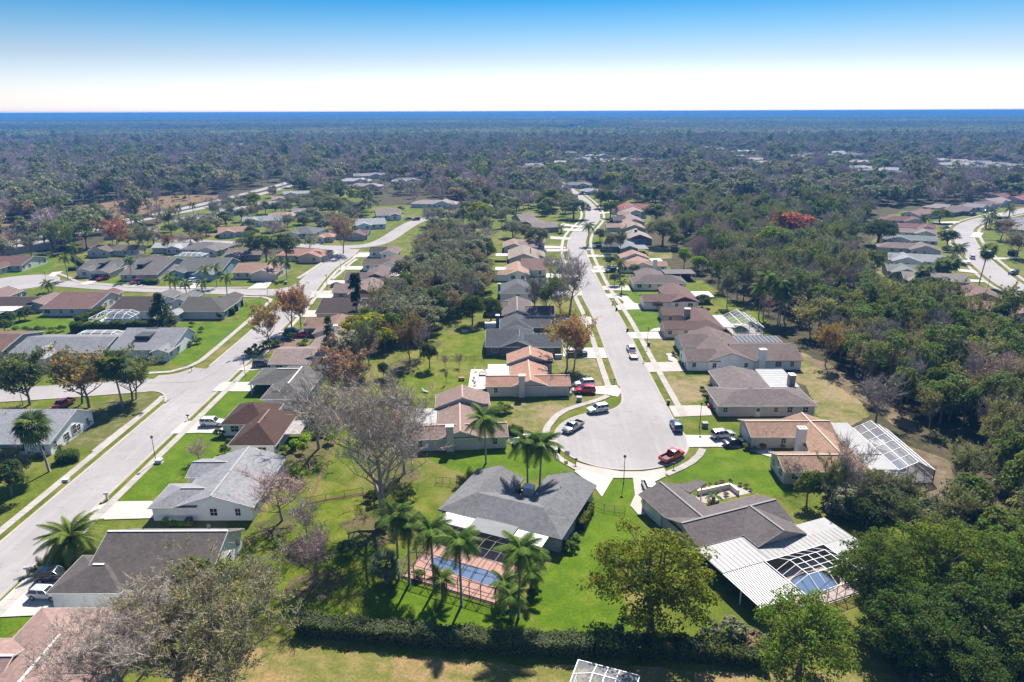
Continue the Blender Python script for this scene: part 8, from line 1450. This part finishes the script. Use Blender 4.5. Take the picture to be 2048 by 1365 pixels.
FH = [k_ for k_ in KEEP if (k_[2] + k_[3]) / 2 > 380]
def maxh(x, y, r):    # trees in front of a far house stay low enough that its roof shows from the hill side
    m = 99
    for a, b, c, d in FH:
        if a - r - 2 < x * (c / max(y, 1)) < b + r + 2 and 0 < c - y < 320: m = min(m, 3.2 + 59 * (c - y) / c)
    return m
y = 60.0; cnt = 0
while y < 1700:
    step = 5.6 + y / 170.0; half = tanw * y + 60; x = -half
    while x < half:
        xx = x + WR.uniform(-.5, .5) * step; yy = y + WR.uniform(-.5, .5) * step; x += step
        if y < 330 and abs(xx) < 250: continue
        if hood(xx, yy): continue
        r = WR.uniform(4.2, 8.6)
        if kept(xx, yy, r * 0.5, 8) or roadside(xx, yy, 6 if yy < 600 else 4) or field_clear(xx, yy): continue
        if not free(xx, yy, r, 0.4): continue
        if -205 < xx < -60 and 300 < yy < 560 and WR.random() < 0.82: continue
        if roadside(xx, yy, 25) and yy > 420 and -260 < xx < -180 and WR.random() < 0.5: continue
        clump = math.sin(xx * 0.021 + 1.3) * math.sin(yy * 0.017 + 0.4) + 0.6 * math.sin(xx * 0.006 - yy * 0.009)
        if WR.random() < 0.26 + 0.1 * clump: idx.append(6 + WR.randrange(2)); c = WR.choice(TWT); tint.append((*sc3(c, WR.uniform(.8, 1.2)), 1))
        else: idx.append(WR.choices(range(6), (5, 5, 4, 2, 4, 1.5))[0]); c = WR.choices(TINTS, TWG)[0]; tint.append((*sc3(c, WR.uniform(.75, 1.25)), 1))
        hm = maxh(xx, yy, r)
        if hm < 3.2: idx.pop(); tint.pop(); continue
        r = min(r, hm / 1.9)
        pts.append((xx, yy, -0.2)); s = r / 5 * WR.uniform(.9, 1.2); scl.append((s, s, s * WR.uniform(.8, 1.2))); rot.append(WR.uniform(0, 6.28)); cnt += 1
    y += step * 0.9
y = 1680.0
while y < 15500:
    step = 72 + max(0, y - 1700) / 36.0; s0 = step / 90.0; half = 0.8 * y + 200; x = -half
    while x < half:
        xx = x + WR.uniform(-.2, .2) * step; yy = y + WR.uniform(-.2, .2) * step; x += step
        if any(abs(xx - (a[0] + (b[0] - a[0]) * ((yy - a[1]) / (b[1] - a[1])))) < 26 + step * 0.4 for a, b in zip(fh, fh[1:]) if a[1] - 50 <= yy <= b[1] + 50): continue
        if kept(xx, yy, 40, 60): continue
        z = max(0.9, min(1.5, s0)); idx.append(8 + WR.randrange(3)); c = WR.choices(TINTS[:7] + TINTS[9:], TWG[:7] + TWG[9:])[0]; m_ = 0.85 + 0.35 * math.sin(yy * 0.004 + 0.3 * math.sin(xx * 0.003)); tint.append((*sc3(c, WR.uniform(.75, 1.1) * m_), 1)); pts.append((xx, yy, -0.3)); scl.append((s0 * 1.15, s0 * 1.15, z)); rot.append(WR.choice((0, 1.5708, 3.1416, 4.712)))
    y += step * 0.85
def scatter_mesh(nm_, pts, idx, rot, scl, tint):
  me = bpy.data.meshes.new(nm_); me.vertices.add(len(pts)); me.vertices.foreach_set('co', np.array(pts, dtype=np.float32).ravel())
  for nm, ty, fld, dat in (('pidx', 'INT', 'value', np.array(idx, dtype=np.int32)), ('prot', 'FLOAT', 'value', np.array(rot, dtype=np.float32)), ('pscl', 'FLOAT_VECTOR', 'vector', np.array(scl, dtype=np.float32).ravel()), ('tint', 'FLOAT_COLOR', 'color', np.array(tint, dtype=np.float32).ravel())):
    at = me.attributes.new(nm, ty, 'POINT'); at.data.foreach_set(fld, dat)
  return me
fw = link('far_wood', scatter_mesh('far_wood', pts, idx, rot, scl, tint)); tag(fw, 'far-off wood of mixed green and bare trees reaching to the horizon', 'wood', kind='stuff')
ng = bpy.data.node_groups.new('scatter_trees', 'GeometryNodeTree'); ng.interface.new_socket('Geometry', in_out='INPUT', socket_type='NodeSocketGeometry'); ng.interface.new_socket('Geometry', in_out='OUTPUT', socket_type='NodeSocketGeometry')
def gn(t): return ng.nodes.new(t)
gi, go = gn('NodeGroupInput'), gn('NodeGroupOutput'); ip = gn('GeometryNodeInstanceOnPoints'); ci = gn('GeometryNodeCollectionInfo'); ci.inputs['Collection'].default_value = pc; ci.inputs['Separate Children'].default_value = True; ci.inputs['Reset Children'].default_value = True
def na(nm, ty):
    a = gn('GeometryNodeInputNamedAttribute'); a.data_type = ty; a.inputs['Name'].default_value = nm; return a.outputs[0]
ip.inputs['Pick Instance'].default_value = True
cx_ = gn('ShaderNodeCombineXYZ'); ng.links.new(na('prot', 'FLOAT'), cx_.inputs['Z']); e2r = gn('FunctionNodeEulerToRotation'); ng.links.new(cx_.outputs[0], e2r.inputs[0])
ng.links.new(gi.outputs[0], ip.inputs['Points']); ng.links.new(ci.outputs[0], ip.inputs['Instance']); ng.links.new(na('pidx', 'INT'), ip.inputs['Instance Index']); ng.links.new(e2r.outputs[0], ip.inputs['Rotation']); ng.links.new(na('pscl', 'FLOAT_VECTOR'), ip.inputs['Scale']); ng.links.new(ip.outputs[0], go.inputs[0])
fw.modifiers.new('scatter', 'NODES').node_group = ng
# undergrowth filling the woods: low bushes nobody could count
UP, UI, US, UR, UT = [], [], [], [], []
for poly, n in (([(41, 57), (75, 57), (76, 90), (60, 90), (50, 80), (44, 70)], 330), ([(12, 68), (31, 66), (31, 71), (14, 72)], 26), ([(72, 62), (112, 62), (140, 112), (92, 122), (80, 100), (74, 84)], 520), ([(88, 130), (138, 112), (152, 160), (150, 215), (118, 228), (94, 205), (92, 170), (88, 148)], 1000), ([(92, 212), (120, 230), (128, 262), (150, 320), (100, 335), (78, 300)], 500), ([(75, 325), (146, 300), (170, 345), (190, 385), (218, 428), (228, 448), (210, 470), (120, 470), (100, 430), (86, 380)], 1100), ([(-42, 210), (-12, 214), (-10, 300), (-14, 345), (-40, 345)], 420), ([(-255, 345), (-380, 420), (-330, 640), (-260, 640), (-238, 520), (-250, 430)], 300), ([(66, 96), (76, 92), (84, 108), (74, 106)], 40), ([(50, 97), (66, 94), (68, 104), (52, 104)], 60)):
    x0, x1 = min(p[0] for p in poly), max(p[0] for p in poly); y0, y1 = min(p[1] for p in poly), max(p[1] for p in poly)
    for _ in range(n):
        x, y = WR.uniform(x0, x1), WR.uniform(y0, y1)
        if not inpoly(x, y, poly) or kept(x, y, 1) or roadside(x, y, 4): continue
        s = WR.uniform(0.22, 0.55); UP.append((x, y, -0.6)); UI.append(WR.choice((2, 4, 0, 1))); US.append((s, s, s * WR.uniform(.6, 1.0))); UR.append(WR.uniform(0, 6.28)); UT.append((*sc3(WR.choices(TINTS, TWG)[0], WR.uniform(.6, 1.1)), 1))
ug = link('undergrowth', scatter_mesh('undergrowth', UP, UI, UR, US, UT)); tag(ug, 'tangled low bushes under the trees of the woods', 'undergrowth', kind='stuff'); ug.modifiers.new('scatter', 'NODES').node_group = ng
# bright far road
struct(ribbon('road', dense(fh, 60), 26, 0.6, m_concrete((0.7, 0.66, 0.62), 'far_road', 0.1)))
print('FOREST', cnt, len(pts), 'OBJ', len(bpy.data.objects))
# ------------------------------------------------------------------ air: even pale-blue haze in one closed box
hz = MB().box(-17000, 17000, -400, 17500, -1.0, 65.0).build('haze', None)
n_ = N('haze_air'); v = n_.n('VolumePrincipled'); v.inputs['Color'].default_value = (0.07, 0.27, 0.66, 1); v.inputs['Density'].default_value = 2.3e-4; v.inputs['Anisotropy'].default_value = 0.0; n_.l(v.outputs[0], n_.out.inputs['Volume']); hz.data.materials.append(n_.m); hz['kind'] = 'stuff'
tag(hz, 'thin blue haze over the whole place', 'haze')
